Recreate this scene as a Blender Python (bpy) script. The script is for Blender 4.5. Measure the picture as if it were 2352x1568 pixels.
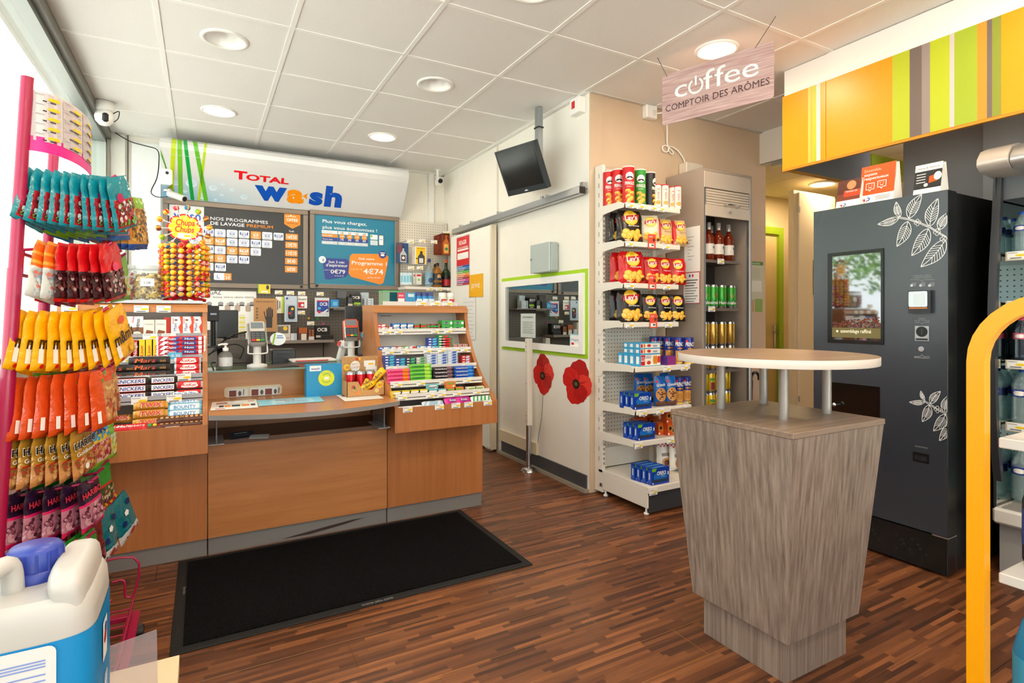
import bpy, math, random
from mathutils import Vector, Matrix
for o in list(bpy.data.objects): bpy.data.objects.remove(o)
SC = bpy.context.scene; COL = SC.collection
RND = random.Random(7)
PI = math.pi
# ---------------------------------------------------------------- camera
EYE = 1.175; FPX = 1280.0; YAW = math.radians(29.05); HOR = 724.0
cd = bpy.data.cameras.new('camera'); cam = bpy.data.objects.new('camera', cd); COL.objects.link(cam)
cd.sensor_width = 36; cd.lens = FPX / 2352 * 36; cd.shift_y = -(784 - HOR) / 2352; cd.clip_start = .02
cam.location = (0, 0, EYE); cam.rotation_euler = (PI / 2, 0, -YAW); SC.camera = cam
# ---------------------------------------------------------------- world, exposure
SC.view_settings.view_transform = 'Standard'; SC.view_settings.look = 'None'; SC.view_settings.gamma = 1
SC.view_settings.use_curve_mapping = False; SC.view_settings.exposure = -0.3
W = bpy.data.worlds.new('sky'); SC.world = W; W.use_nodes = True
bg = W.node_tree.nodes['Background']; bg.inputs[0].default_value = (.95, .96, 1, 1); bg.inputs[1].default_value = 4.6
SC.cycles.max_bounces = 8; SC.cycles.diffuse_bounces = 5; SC.cycles.glossy_bounces = 4
SC.cycles.transparent_max_bounces = 24; SC.cycles.caustics_reflective = False; SC.cycles.caustics_refractive = False
LAMP_W = 9.0; LAMP_COL = (1, .80, .58)
sun = bpy.data.lights.new('sun', 'SUN'); sun.energy = 22; sun.angle = .02; sun.color = (1, .96, .9)
so_ = bpy.data.objects.new('sun', sun); COL.objects.link(so_); so_.rotation_euler = (math.radians(-18), math.radians(30), 0)
def portal(loc, rot, sx, sy):
    l = bpy.data.lights.new('window_portal', 'AREA'); l.shape = 'RECTANGLE'; l.size = sx; l.size_y = sy
    l.cycles.is_portal = True
    o = bpy.data.objects.new('window_portal', l); COL.objects.link(o); o.location = loc; o.rotation_euler = rot
portal((-.74, 1.45, 1.77), (0, -PI / 2, 0), 1.55, 8.0)
portal((1.6, -2.66, 1.3), (PI / 2, 0, 0), 4.4, 2.4)
# ---------------------------------------------------------------- measuring helpers (photo pixel -> point on a known plane)
_c, _s = math.cos(YAW), math.sin(YAW)
def _ray(u, v):
    a = (u - 1176) / FPX
    return Vector((a * _c + _s, -a * _s + _c, (HOR - v) / FPX))
def aty(u, v, y): r = _ray(u, v); return r * (y / r.y) + Vector((0, 0, EYE))
def atx(u, v, x): r = _ray(u, v); return r * (x / r.x) + Vector((0, 0, EYE))
def atz(u, v, z): r = _ray(u, v); return r * ((z - EYE) / r.z) + Vector((0, 0, EYE))
# ---------------------------------------------------------------- materials
def lin(h):
    h = h.lstrip('#'); out = []
    for i in (0, 2, 4):
        c = int(h[i:i + 2], 16) / 255
        out.append(c / 12.92 if c <= .04045 else ((c + .055) / 1.055) ** 2.4)
    return tuple(out) + (1,)
_mats = {}
def newmat(name):
    m = bpy.data.materials.new(name); m.use_nodes = True
    return m, m.node_tree.nodes, m.node_tree.links, m.node_tree.nodes['Principled BSDF']
def C(h, r=.5, metal=0., coat=0., noise=0.):
    """plain painted / printed / plastic surface with a faint procedural mottling"""
    k = (h, r, metal, coat, noise)
    if k in _mats: return _mats[k]
    m, n, l, b = newmat('surface_' + h.strip('#'))
    col = lin(h)
    b.inputs['Base Color'].default_value = col; b.inputs['Roughness'].default_value = r
    b.inputs['Metallic'].default_value = metal; b.inputs['Coat Weight'].default_value = coat
    b.inputs['Coat Roughness'].default_value = .08
    if r == .18:     # crinkled glossy film
        t = n.new('ShaderNodeTexNoise'); t.inputs['Scale'].default_value = 42; t.inputs['Detail'].default_value = 2; t.inputs['Distortion'].default_value = .6
        g = n.new('ShaderNodeTexCoord'); l.new(g.outputs['Object'], t.inputs['Vector']); bp = n.new('ShaderNodeBump'); bp.inputs['Strength'].default_value = .55; bp.inputs['Distance'].default_value = .006; l.new(t.outputs['Fac'], bp.inputs['Height']); l.new(bp.outputs[0], b.inputs['Normal']); b.inputs['Specular IOR Level'].default_value = .8
    if noise:
        t = n.new('ShaderNodeTexNoise'); t.inputs['Scale'].default_value = 9; t.inputs['Detail'].default_value = 6
        g = n.new('ShaderNodeNewGeometry'); l.new(g.outputs['Position'], t.inputs['Vector'])
        mx = n.new('ShaderNodeMix'); mx.data_type = 'RGBA'
        mx.inputs[6].default_value = tuple(c * (1 - noise) for c in col[:3]) + (1,); mx.inputs[7].default_value = tuple(min(1, c * (1 + noise)) for c in col[:3]) + (1,)
        l.new(t.outputs['Fac'], mx.inputs[0]); l.new(mx.outputs[2], b.inputs['Base Color'])
    _mats[k] = m; return m
def EM(h, s):
    k = ('em', h, s)
    if k in _mats: return _mats[k]
    m, n, l, b = newmat('glow_' + h.strip('#'))
    b.inputs['Base Color'].default_value = lin(h); b.inputs['Emission Color'].default_value = lin(h); b.inputs['Emission Strength'].default_value = s
    _mats[k] = m; return m
def wood(name, base, dark, axis='X', scale=18., rough=.4, stretch=14., contrast=1., coat=0.):
    if name in _mats: return _mats[name]
    m, n, l, b = newmat(name)
    g = n.new('ShaderNodeNewGeometry'); mp = n.new('ShaderNodeMapping')
    sc = [stretch] * 3; sc['XYZ'.index(axis)] = 1.; mp.inputs['Scale'].default_value = sc
    l.new(g.outputs['Position'], mp.inputs['Vector'])
    t = n.new('ShaderNodeTexNoise'); t.inputs['Scale'].default_value = scale / 10; t.inputs['Detail'].default_value = 7; t.inputs['Roughness'].default_value = .62
    l.new(mp.outputs[0], t.inputs['Vector'])
    r = n.new('ShaderNodeValToRGB'); e = r.color_ramp.elements
    e[0].position = .5 - .22 / contrast; e[1].position = .5 + .22 / contrast; e[0].color = lin(dark); e[1].color = lin(base)
    l.new(t.outputs['Fac'], r.inputs[0]); l.new(r.outputs[0], b.inputs['Base Color'])
    b.inputs['Roughness'].default_value = rough; b.inputs['Coat Weight'].default_value = coat; b.inputs['Coat Roughness'].default_value = .15
    bp = n.new('ShaderNodeBump'); bp.inputs['Strength'].default_value = .06; l.new(t.outputs['Fac'], bp.inputs['Height']); l.new(bp.outputs[0], b.inputs['Normal'])
    _mats[name] = m; return m
def glass(name, tint='#eef6f2', refl=1., rough=0.02, dens=None):
    """thin clear sheet or bottle: transparent with fresnel gloss"""
    if name in _mats: return _mats[name]
    m, n, l, b = newmat(name); n.remove(b)
    tr = n.new('ShaderNodeBsdfTransparent'); tr.inputs[0].default_value = lin(tint)
    gl = n.new('ShaderNodeBsdfGlossy'); gl.inputs['Roughness'].default_value = rough
    fr = n.new('ShaderNodeFresnel'); fr.inputs[0].default_value = 1.45
    mu = n.new('ShaderNodeMath'); mu.operation = 'MULTIPLY'; l.new(fr.outputs[0], mu.inputs[0])
    ge = n.new('ShaderNodeNewGeometry'); sb = n.new('ShaderNodeMath'); sb.operation = 'MULTIPLY_ADD'; sb.inputs[1].default_value = -refl; sb.inputs[2].default_value = refl; l.new(ge.outputs['Backfacing'], sb.inputs[0]); l.new(sb.outputs[0], mu.inputs[1])
    mx = n.new('ShaderNodeMixShader'); l.new(mu.outputs[0], mx.inputs[0]); l.new(tr.outputs[0], mx.inputs[1]); l.new(gl.outputs[0], mx.inputs[2])
    if dens:   # part tinted body colour
        df = n.new('ShaderNodeBsdfPrincipled'); df.inputs['Base Color'].default_value = lin(dens[0]); df.inputs['Roughness'].default_value = .15
        m2 = n.new('ShaderNodeMixShader'); m2.inputs[0].default_value = dens[1]; l.new(mx.outputs[0], m2.inputs[1]); l.new(df.outputs[0], m2.inputs[2]); mx = m2
    l.new(mx.outputs[0], n['Material Output'].inputs[0])
    _mats[name] = m; return m
def pegboard(name, base, hole, pitch=.025, rad=.0035, ax='XZ'):
    if name in _mats: return _mats[name]
    m, n, l, b = newmat(name)
    g = n.new('ShaderNodeNewGeometry'); sp = n.new('ShaderNodeSeparateXYZ'); l.new(g.outputs['Position'], sp.inputs[0])
    def mth(op, a, bb=None):
        q = n.new('ShaderNodeMath'); q.operation = op
        for i, w in enumerate((a, bb)):
            if w is None: continue
            if isinstance(w, (int, float)): q.inputs[i].default_value = w
            else: l.new(w, q.inputs[i])
        return q.outputs[0]
    ds = []
    for a in ax:
        fr = mth('FRACT', mth('DIVIDE', sp.outputs[a], pitch)); ds.append(mth('ABSOLUTE', mth('SUBTRACT', fr, .5)))
    d = mth('MAXIMUM', ds[0], ds[1]); k = mth('LESS_THAN', d, rad / pitch)
    mx = n.new('ShaderNodeMix'); mx.data_type = 'RGBA'; mx.inputs[6].default_value = lin(base); mx.inputs[7].default_value = lin(hole)
    l.new(k, mx.inputs[0]); l.new(mx.outputs[2], b.inputs['Base Color']); b.inputs['Roughness'].default_value = .45
    _mats[name] = m; return m
def speckle(name, base, other, scale=220., rough=.9, bump=.3, pos=(.45, .6)):
    if name in _mats: return _mats[name]
    m, n, l, b = newmat(name)
    g = n.new('ShaderNodeNewGeometry'); t = n.new('ShaderNodeTexNoise'); t.inputs['Scale'].default_value = scale; t.inputs['Detail'].default_value = 3
    l.new(g.outputs['Position'], t.inputs['Vector'])
    r = n.new('ShaderNodeValToRGB'); e = r.color_ramp.elements; e[0].position, e[1].position = pos; e[0].color = lin(base); e[1].color = lin(other)
    l.new(t.outputs['Fac'], r.inputs[0]); l.new(r.outputs[0], b.inputs['Base Color']); b.inputs['Roughness'].default_value = rough; b.inputs['Specular IOR Level'].default_value = .12 if rough > .92 else .4
    bp = n.new('ShaderNodeBump'); bp.inputs['Strength'].default_value = bump; bp.inputs['Distance'].default_value = .01; l.new(t.outputs['Fac'], bp.inputs['Height']); l.new(bp.outputs[0], b.inputs['Normal'])
    _mats[name] = m; return m
def strip_floor():
    m, n, l, b = newmat('strip_laminate')
    g = n.new('ShaderNodeNewGeometry'); sp = n.new('ShaderNodeSeparateXYZ'); l.new(g.outputs['Position'], sp.inputs[0])
    def mth(op, a, bb=None):
        q = n.new('ShaderNodeMath'); q.operation = op
        for i, w in enumerate((a, bb)):
            if w is None: continue
            if isinstance(w, (int, float)): q.inputs[i].default_value = w
            else: l.new(w, q.inputs[i])
        return q.outputs[0]
    row = mth('FLOOR', mth('DIVIDE', mth('SUBTRACT', sp.outputs['Y'], .013), .0173))
    wn = n.new('ShaderNodeTexWhiteNoise'); wn.noise_dimensions = '1D'; l.new(row, wn.inputs['W'])
    ln = mth('ADD', .17, mth('MULTIPLY', wn.outputs['Value'], .16))
    cell = mth('FLOOR', mth('ADD', mth('DIVIDE', sp.outputs['X'], ln), mth('MULTIPLY', wn.outputs['Value'], 37.)))
    cb = n.new('ShaderNodeCombineXYZ'); l.new(row, cb.inputs[0]); l.new(cell, cb.inputs[1])
    w2 = n.new('ShaderNodeTexWhiteNoise'); w2.noise_dimensions = '2D'; l.new(cb.outputs[0], w2.inputs['Vector'])
    r = n.new('ShaderNodeValToRGB'); e = r.color_ramp.elements
    e[0].color = lin('#472a1c'); e[1].color = lin('#985f39')
    for p, h in ((.2, '#5c3622'), (.5, '#704329'), (.8, '#804f30')):
        q = e.new(p); q.color = lin(h)
    l.new(w2.outputs['Value'], r.inputs[0])
    mp = n.new('ShaderNodeMapping'); mp.inputs['Scale'].default_value = (3, 90, 1); l.new(g.outputs['Position'], mp.inputs['Vector'])
    t = n.new('ShaderNodeTexNoise'); t.inputs['Scale'].default_value = 2.2; t.inputs['Detail'].default_value = 6; l.new(mp.outputs[0], t.inputs['Vector'])
    mx = n.new('ShaderNodeMix'); mx.data_type = 'RGBA'; mx.blend_type = 'MULTIPLY'; mx.inputs[0].default_value = .55
    r2 = n.new('ShaderNodeValToRGB'); r2.color_ramp.elements[0].position = .3; r2.color_ramp.elements[0].color = (.45, .45, .45, 1); r2.color_ramp.elements[1].position = .65; r2.color_ramp.elements[1].color = (1.15, 1.15, 1.15, 1)
    l.new(t.outputs['Fac'], r2.inputs[0]); l.new(r.outputs[0], mx.inputs[6]); l.new(r2.outputs[0], mx.inputs[7]); l.new(mx.outputs[2], b.inputs['Base Color'])
    b.inputs['Roughness'].default_value = .36; b.inputs['Specular IOR Level'].default_value = .45
    return m
# ---------------------------------------------------------------- mesh builder
_glyph = {}
def glyphs(s, bold):
    k = (s, bold)
    if k in _glyph: return _glyph[k]
    cu = bpy.data.curves.new('t', 'FONT'); cu.body = s; cu.size = 1; cu.resolution_u = 3 if len(s) < 14 else 2; cu.offset = 0 if 'M' in s else bold * .45
    ob = bpy.data.objects.new('t', cu); me = bpy.data.meshes.new_from_object(ob)
    v = [(q.co.x, q.co.y) for q in me.vertices]; f = [tuple(p.vertices) for p in me.polygons]
    bpy.data.objects.remove(ob); bpy.data.curves.remove(cu); bpy.data.meshes.remove(me)
    x0 = min((a for a, _ in v), default=0); x1 = max((a for a, _ in v), default=1); v = [((a - x0) / .7, b / .7) for a, b in v]
    _glyph[k] = (v, f, (x1 - x0) / .7); return _glyph[k]
class MB:
    def __init__(s): s.v = []; s.f = []; s.mi = []; s.sm = []; s.mats = []; s.T = None
    def _m(s, m):
        if m not in s.mats: s.mats.append(m)
        return s.mats.index(m)
    def add(s, vs, fs, m, smooth=False):
        o = len(s.v)
        s.v += [tuple(s.T @ Vector(p)) if s.T is not None else tuple(p) for p in vs]
        k = s._m(m) if not isinstance(m, list) else None
        for i, f in enumerate(fs):
            s.f.append(tuple(a + o for a in f)); s.mi.append(k if k is not None else s._m(m[i])); s.sm.append(smooth)
        return s
    def box(s, x0, y0, z0, x1, y1, z1, m, bev=0.):
        if x0 > x1: x0, x1 = x1, x0
        if y0 > y1: y0, y1 = y1, y0
        if z0 > z1: z0, z1 = z1, z0
        if bev <= 0:
            v = [(x, y, z) for z in (z0, z1) for y in (y0, y1) for x in (x0, x1)]
            return s.add(v, [(0, 2, 3, 1), (4, 5, 7, 6), (0, 1, 5, 4), (2, 6, 7, 3), (0, 4, 6, 2), (1, 3, 7, 5)], m)
        b = min(bev, (x1 - x0) / 2.01, (y1 - y0) / 2.01, (z1 - z0) / 2.01); v = []; idx = {}
        X, Y, Z = (x0, x1), (y0, y1), (z0, z1); sg = (1, -1)
        for i in (0, 1):
            for j in (0, 1):
                for k in (0, 1):
                    c = [X[i], Y[j], Z[k]]; d = (sg[i] * b, sg[j] * b, sg[k] * b)
                    for a in range(3):
                        p = [c[q] + (d[q] if q != a else 0) for q in range(3)]; idx[i, j, k, a] = len(v); v.append(p)
        F = []
        for a in range(3):
            o1, o2 = [(1, 2), (0, 2), (0, 1)][a]
            for e in (0, 1):
                q = []
                for (p, r) in ((0, 0), (1, 0), (1, 1), (0, 1)):
                    t = [0, 0, 0]; t[a] = e; t[o1] = p; t[o2] = r; q.append(idx[tuple(t) + (a,)])
                F.append(q)
            for p in (0, 1):
                for r in (0, 1):
                    t0 = [0, 0, 0]; t0[o1] = p; t0[o2] = r; t1 = list(t0); t1[a] = 1
                    F.append([idx[tuple(t0) + (o1,)], idx[tuple(t1) + (o1,)], idx[tuple(t1) + (o2,)], idx[tuple(t0) + (o2,)]])
        for i in (0, 1):
            for j in (0, 1):
                for k in (0, 1): F.append([idx[i, j, k, 0], idx[i, j, k, 1], idx[i, j, k, 2]])
        cen = Vector(((x0 + x1) / 2, (y0 + y1) / 2, (z0 + z1) / 2)); G = []
        for q in F:
            P = [Vector(v[t]) for t in q]; nn = (P[1] - P[0]).cross(P[2] - P[0]); mid = sum(P, Vector()) / len(P)
            G.append(tuple(q) if nn.dot(mid - cen) > 0 else tuple(reversed(q)))
        return s.add(v, G, m)
    def cyl(s, p0, p1, r0, m, r1=None, n=14, caps=True, smooth=True):
        p0, p1 = Vector(p0), Vector(p1); r1 = r0 if r1 is None else r1; d = (p1 - p0).normalized()
        a = d.orthogonal().normalized(); b = d.cross(a); v = []
        for p, r in ((p0, r0), (p1, r1)):
            for i in range(n):
                t = 2 * PI * i / n; v.append(p + (a * math.cos(t) + b * math.sin(t)) * r)
        s.add(v, [(i, (i + 1) % n, n + (i + 1) % n, n + i) for i in range(n)], m, smooth)
        if caps:
            s.add(v[:n], [tuple(reversed(range(n)))], m); s.add(v[n:], [tuple(range(n))], m)
        return s
    def tube(s, pts, r, m, n=8, closed=False):
        pts = [Vector(p) for p in pts]
        if len(pts) > 3 and not closed:      # Catmull-Rom
            q = [pts[0]] + pts + [pts[-1]]; out = []
            for i in range(1, len(q) - 2):
                for k in range(4):
                    t = k / 4; out.append(.5 * (2 * q[i] + (q[i + 1] - q[i - 1]) * t + (2 * q[i - 1] - 5 * q[i] + 4 * q[i + 1] - q[i + 2]) * t * t + (3 * q[i] - q[i - 1] - 3 * q[i + 1] + q[i + 2]) * t ** 3))
            pts = out + [pts[-1]]
        N = len(pts); v = []; up = None
        for i, p in enumerate(pts):
            if closed: d = pts[(i + 1) % N] - pts[i - 1]
            else: d = pts[min(i + 1, N - 1)] - pts[max(i - 1, 0)]
            d.normalize()
            if up is None: up = d.orthogonal().normalized()
            up = (up - d * up.dot(d)); up = up.normalized() if up.length > 1e-6 else d.orthogonal().normalized()
            b = d.cross(up)
            for k in range(n):
                t = 2 * PI * k / n; v.append(p + (up * math.cos(t) + b * math.sin(t)) * r)
        F = []
        for i in range(N if closed else N - 1):
            j = (i + 1) % N
            for k in range(n): F.append((i * n + k, i * n + (k + 1) % n, j * n + (k + 1) % n, j * n + k))
        s.add(v, F, m, True)
        if not closed:
            s.add(v[:n], [tuple(reversed(range(n)))], m); s.add(v[-n:], [tuple(range(n))], m)
        return s
    def lathe(s, prof, m, n=20, o=(0, 0, 0), sx=1., sy=1., smooth=True, caps=True):
        """prof: (radius, z[, material of the band above])"""
        v = []; F = []; ms = []
        for q in prof:
            for i in range(n):
                t = 2 * PI * i / n; v.append((o[0] + q[0] * math.cos(t) * sx, o[1] + q[0] * math.sin(t) * sy, o[2] + q[1]))
        for j in range(len(prof) - 1):
            mm = prof[j][2] if len(prof[j]) > 2 and prof[j][2] is not None else m
            for i in range(n): F.append((j * n + i, j * n + (i + 1) % n, (j + 1) * n + (i + 1) % n, (j + 1) * n + i)); ms.append(mm)
        s.add(v, F, ms, smooth)
        if caps and prof[0][0] > 1e-4: s.add(v[:n], [tuple(reversed(range(n)))], ms[0])
        if caps and prof[-1][0] > 1e-4: s.add(v[-n:], [tuple(range(n))], ms[-1])
        return s
    def prism(s, pts, f, t, m, mside=None):
        """2-D outline (counter clockwise) on frame f(x, y, h), from h=0 (front) back to h=-t"""
        n = len(pts); a = [f(x, y, 0) for x, y in pts]; b = [f(x, y, -t) for x, y in pts]
        s.add(a, [tuple(range(n))], m); s.add(b, [tuple(reversed(range(n)))], mside or m)
        s.add(a + b, [(i, n + i, n + (i + 1) % n, (i + 1) % n) for i in range(n)], mside or m); return s
    def grid(s, fn, nu, nv, m, smooth=True, flip=False):
        v = [fn(i / nu, j / nv) for j in range(nv + 1) for i in range(nu + 1)]; F = []; ms = []
        for j in range(nv):
            for i in range(nu):
                q = j * (nu + 1) + i; fc = (q, q + 1, q + nu + 2, q + nu + 1); F.append(tuple(reversed(fc)) if flip else fc)
                ms.append(m((i + .5) / nu, (j + .5) / nv) if callable(m) else m)
        return s.add(v, F, ms, smooth)
    # ---- flat print on a frame f(x, y, h)
    def pr(s, f, x0, y0, x1, y1, m, h=.0006, n=1):
        if n == 1: return s.add([f(x0, y0, h), f(x1, y0, h), f(x1, y1, h), f(x0, y1, h)], [(0, 1, 2, 3)], m)
        return s.grid(lambda a, b: f(x0 + (x1 - x0) * a, y0 + (y1 - y0) * b, h), n, n, m, False)
    def pp(s, f, pts, m, h=.0006): return s.add([f(x, y, h) for x, y in pts], [tuple(range(len(pts)))], m)
    def pd(s, f, x, y, rx, m, ry=None, h=.0009, n=18, rot=0.):
        ry = ry or rx; P = []
        for i in range(n):
            t = 2 * PI * i / n; a, b = rx * math.cos(t), ry * math.sin(t); P.append((x + a * math.cos(rot) - b * math.sin(rot), y + a * math.sin(rot) + b * math.cos(rot)))
        if n < 16: return s.pp(f, P, m, h)
        Q = [(x + (a - x) * .55, y + (b_ - y) * .55) for a, b_ in P]; V = [f(a, b_, h) for a, b_ in P] + [f(a, b_, h) for a, b_ in Q] + [f(x, y, h)]
        return s.add(V, [(i, (i + 1) % n, n + (i + 1) % n, n + i) for i in range(n)] + [(n + i, n + (i + 1) % n, 2 * n) for i in range(n)], m)
    def pq(s, f, q, m, h, nu=8, nv=3):
        q = [Vector(p) for p in q]
        def fn(a, b):
            p = q[0] * (1 - a) * (1 - b) + q[1] * a * (1 - b) + q[2] * a * b + q[3] * (1 - a) * b; return f(p.x, p.y, h)
        return s.grid(fn, nu, nv, m, False)
    def prr(s, f, x0, y0, x1, y1, r, m, h=.0006):
        P = []
        for cx, cy, a0 in ((x1 - r, y1 - r, 0), (x0 + r, y1 - r, 90), (x0 + r, y0 + r, 180), (x1 - r, y0 + r, 270)):
            for k in range(4): t = math.radians(a0 + k * 30); P.append((cx + r * math.cos(t), cy + r * math.sin(t)))
        return s.pp(f, P, m, h)
    def line(s, f, pts, w, m, h=.0009):
        for (a, b), (c, d) in zip(pts, pts[1:]):
            q = Vector((c - a, d - b)); q = q.normalized() if q.length > 1e-9 else Vector((1, 0)); p = Vector((-q.y, q.x)) * w / 2
            s.pp(f, [(a - p.x, b - p.y), (c - p.x, d - p.y), (c + p.x, d + p.y), (a + p.x, b + p.y)], m, h)
        return s
    def txt(s, f, st, x, y, size, m, al='l', w=None, bold=.0, h=.0012, shear=0., rot=0.):
        v, F, ww = glyphs(st, bold); sx = size if w is None else w / ww
        off = {'l': 0, 'c': -ww * sx / 2, 'r': -ww * sx}[al]; P = []
        for a, b in v:
            p, q = a * sx + b * size * shear + off, b * size
            if rot: p, q = p * math.cos(rot) - q * math.sin(rot), p * math.sin(rot) + q * math.cos(rot)
            P.append(f(x + p, y + q, h))
        return s.add(P, F, m)
    def mesh(s, name):
        me = bpy.data.meshes.new(name); me.from_pydata(s.v, [], s.f)
        for m in s.mats: me.materials.append(m)
        me.polygons.foreach_set('material_index', s.mi); me.polygons.foreach_set('use_smooth', s.sm); me.update(); return me
    def obj(s, name, parent=None, loc=None, rot=None): return mob(name, s.mesh(name), parent, loc, rot)
def mob(name, me, parent=None, loc=None, rot=None):
    o = bpy.data.objects.new(name, me); COL.objects.link(o)
    if parent is not None: o.parent = parent
    if loc is not None: o.location = loc
    if rot is not None: o.rotation_euler = rot if not isinstance(rot, (int, float)) else (0, 0, rot)
    return o
def tag(o, label=None, cat=None, group=None, kind=None):
    for k, v in (('label', label), ('category', cat), ('group', group), ('kind', kind)):
        if v: o[k] = v
    return o
def thing(name, label, cat, loc=(0, 0, 0), rot=None, group=None):
    return tag(mob(name, None, None, loc, rot), label, cat, group)
def struct(o): o['kind'] = 'structure'; return o
def plane(o, u, v):
    o, u, v = Vector(o), Vector(u).normalized(), Vector(v).normalized(); n = u.cross(v)
    return lambda x, y, h: o + u * x + v * y + n * h
def front(x0, y, z0): return plane((x0, y, z0), (1, 0, 0), (0, 0, 1))      # faces -Y
def left(x, y0, z0): return plane((x, y0, z0), (0, -1, 0), (0, 0, 1))      # faces -X
def topf(x0, y0, z): return plane((x0, y0, z), (1, 0, 0), (0, 1, 0))       # faces up
ORD = ['first', 'second', 'third', 'fourth', 'fifth', 'sixth', 'seventh', 'eighth', 'ninth', 'tenth', 'eleventh', 'twelfth', 'thirteenth', 'fourteenth', 'fifteenth', 'sixteenth']
# a kind is a list of (part name, mesh, [sub parts]); one part only -> the thing is that mesh
def inst(name, kit, label, cat, loc, rot=None, group=None, scale=None):
    if len(kit) == 1 and not kit[0][2]: o = mob(name, kit[0][1], None, loc, rot)
    else:
        o = mob(name, None, None, loc, rot)
        for pn, me, sub in kit:
            c = mob(pn, me, o)
            for sn, sm in sub: mob(sn, sm, c)
    if scale: o.scale = scale
    return tag(o, label, cat, group)
WHITE = C('#f2f1ec', .5); BLACK = C('#0d0d0f', .45); STEEL = C('#c9cbcc', .22, 1.); ALU = C('#a9adad', .38, .85)
PAPER = C('#f3f2ee', .7); TAGW = C('#f4f4f0', .5); TAGY = C('#f2cf1d', .5); INK = C('#33343a', .6)
BEECH = wood('beech_veneer', '#c07c46', '#a56331', 'Z', 20, .38, 16, .8, .15); BEECHX = wood('beech_veneer_along', '#c9874f', '#ad6d3a', 'X', 20, .36, 16, .8, .15)
PEGW = pegboard('cream_pegboard', '#dcd6c8', '#6a645a'); PEGG = pegboard('taupe_pegboard', '#6d655b', '#2b2724', .028, .004)
# ================================================================ the setting
XL, YB, ZC = -.67, 5.52, 2.65          # left glazing, back wall, ceiling
XD, YP, XR = 2.24, 2.98, 4.0           # door wall, partition, right wall
YF = -2.6
FLOORM = strip_floor()
b = MB(); b.box(XL - .3, YF - .3, -.12, 6.4, YB + .2, -.014, C('#6b4630', .8)); floor = struct(b.obj('floor'))
PW, PL = .1733, 1.29
pm = MB(); pm.box(.0006, .0006, -.014, PL - .0006, PW - .0006, 0, FLOORM, .0009); pme = pm.mesh('plank')
pm = MB(); YE = C('#a8742e', .5); pm.box(.0002, .0002, -.014, PL - .0002, PW - .0002, -.0006, YE); pm.box(.0005, .0017, -.002, PL - .0012, PW - .0006, 0, FLOORM, .0004); pmw = pm.mesh('plank')
j0 = -8
for j in range(j0, 20):
    y = 2.05 + j * PW
    if y > YB - .02: break
    off = 1.106 + [0, .43, .86, .21, .64][j % 5]
    if j == 0: off = 1.106
    for k in range(-3, 5):
        x = off + k * PL
        if x + PL < XL or x > 5.2: continue
        mob('plank', pmw if -5 < j < 2 and -.6 < x < 2.4 else pme, floor, (x, y, 0))
WALLW = C('#f0ece2', .62, noise=.03); WALLT = C('#d0b89c', .65, noise=.05); WALLG = C('#8f8d8b', .6, noise=.04); CREAM = C('#efe0bd', .6, noise=.02)
# ceiling: a grid of tiles
TILEM = speckle('mineral_tile', '#efedea', '#e4e1dd', 260, .9, .12, (.4, .62)); BARM = C('#f0eeea', .5)
b = MB(); b.box(XL - .3, YF - .3, ZC + .16, 6.4, YB + .2, ZC + .26, C('#bdbab5', .9)); ceiling = struct(b.obj('ceiling'))
LAMPS = {}   # (ix, iy) -> lit
def lampcell(x, y): return (round((x + .495) / .6), round((y - 3.36) / .6))
for x in (.105, 1.305, 2.505, 3.105 + .6):
    for y in (-1.44, -.24, .96, 2.16, 3.36, 4.56):
        LAMPS[lampcell(x, y)] = True
for x, y in ((.105, 3.36), (1.305, 3.36), (1.305, 2.16)): LAMPS[lampcell(x, y)] = False
LR = .104
tilemesh = {}
def tile_mesh(w, d, hole):
    k = (round(w, 3), round(d, 3), hole)
    if k in tilemesh: return tilemesh[k]
    q = MB(); g = .006
    if not hole: q.box(g, g, 0, w - g, d - g, .016, TILEM)
    else:
        n = 32; cx, cy = w / 2, d / 2; O = []; I = []
        for i in range(n):
            t = 2 * PI * i / n; c, s_ = math.cos(t), math.sin(t); m_ = max(abs(c), abs(s_)); O.append((cx + c / m_ * (w / 2 - g), cy + s_ / m_ * (d / 2 - g), 0)); I.append((cx + c * LR, cy + s_ * LR, 0))
        q.add(O + I, [(i, n + i, n + (i + 1) % n, (i + 1) % n) for i in range(n)], TILEM)
        up = [(x, y, .016) for x, y, _ in I]
        q.add(I + up, [(i, n + i, n + (i + 1) % n, (i + 1) % n) for i in range(n)], TILEM)
        q.add([(x, y, .016) for x, y, _ in O] + up, [(i, (i + 1) % n, n + (i + 1) % n, n + i) for i in range(n)], TILEM)
    tilemesh[k] = q.mesh('ceiling_tile'); return tilemesh[k]
GX0, GY0 = -.795, 3.06
def blocked(x0, y0): return x0 > XD - .1 and y0 > YP - .1
xs = [-.67] + [GX0 + .6 * i for i in range(1, 9)]; ys = [GY0 + .6 * j for j in range(-9, 5)] + [YB]
for i, x0 in enumerate(xs[:-1]):
    for j, y0 in enumerate(ys[:-1]):
        x1, y1 = xs[i + 1], ys[j + 1]
        if blocked(x0, y0): continue
        if x0 > XD - .1 and y1 > YP: y1 = YP
        if x0 > XR: continue
        x1 = min(x1, XR)
        cell = (round((x0 + .3 + .495) / .6) if i else -1, round((y0 + .3 - 3.36) / .6))
        mob('ceiling_tile', tile_mesh(x1 - x0, y1 - y0, cell in LAMPS and x1 - x0 > .5 and y1 - y0 > .5), ceiling, (x0, y0, ZC + .004))
for i, x0 in enumerate(xs[1:], 1):
    if x0 > XR: break
    b = MB(); b.box(x0 - .012, YF, ZC, x0 + .012, YB if x0 < XD else YP, ZC + .006, BARM); b.obj('grid_bar', ceiling)
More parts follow.
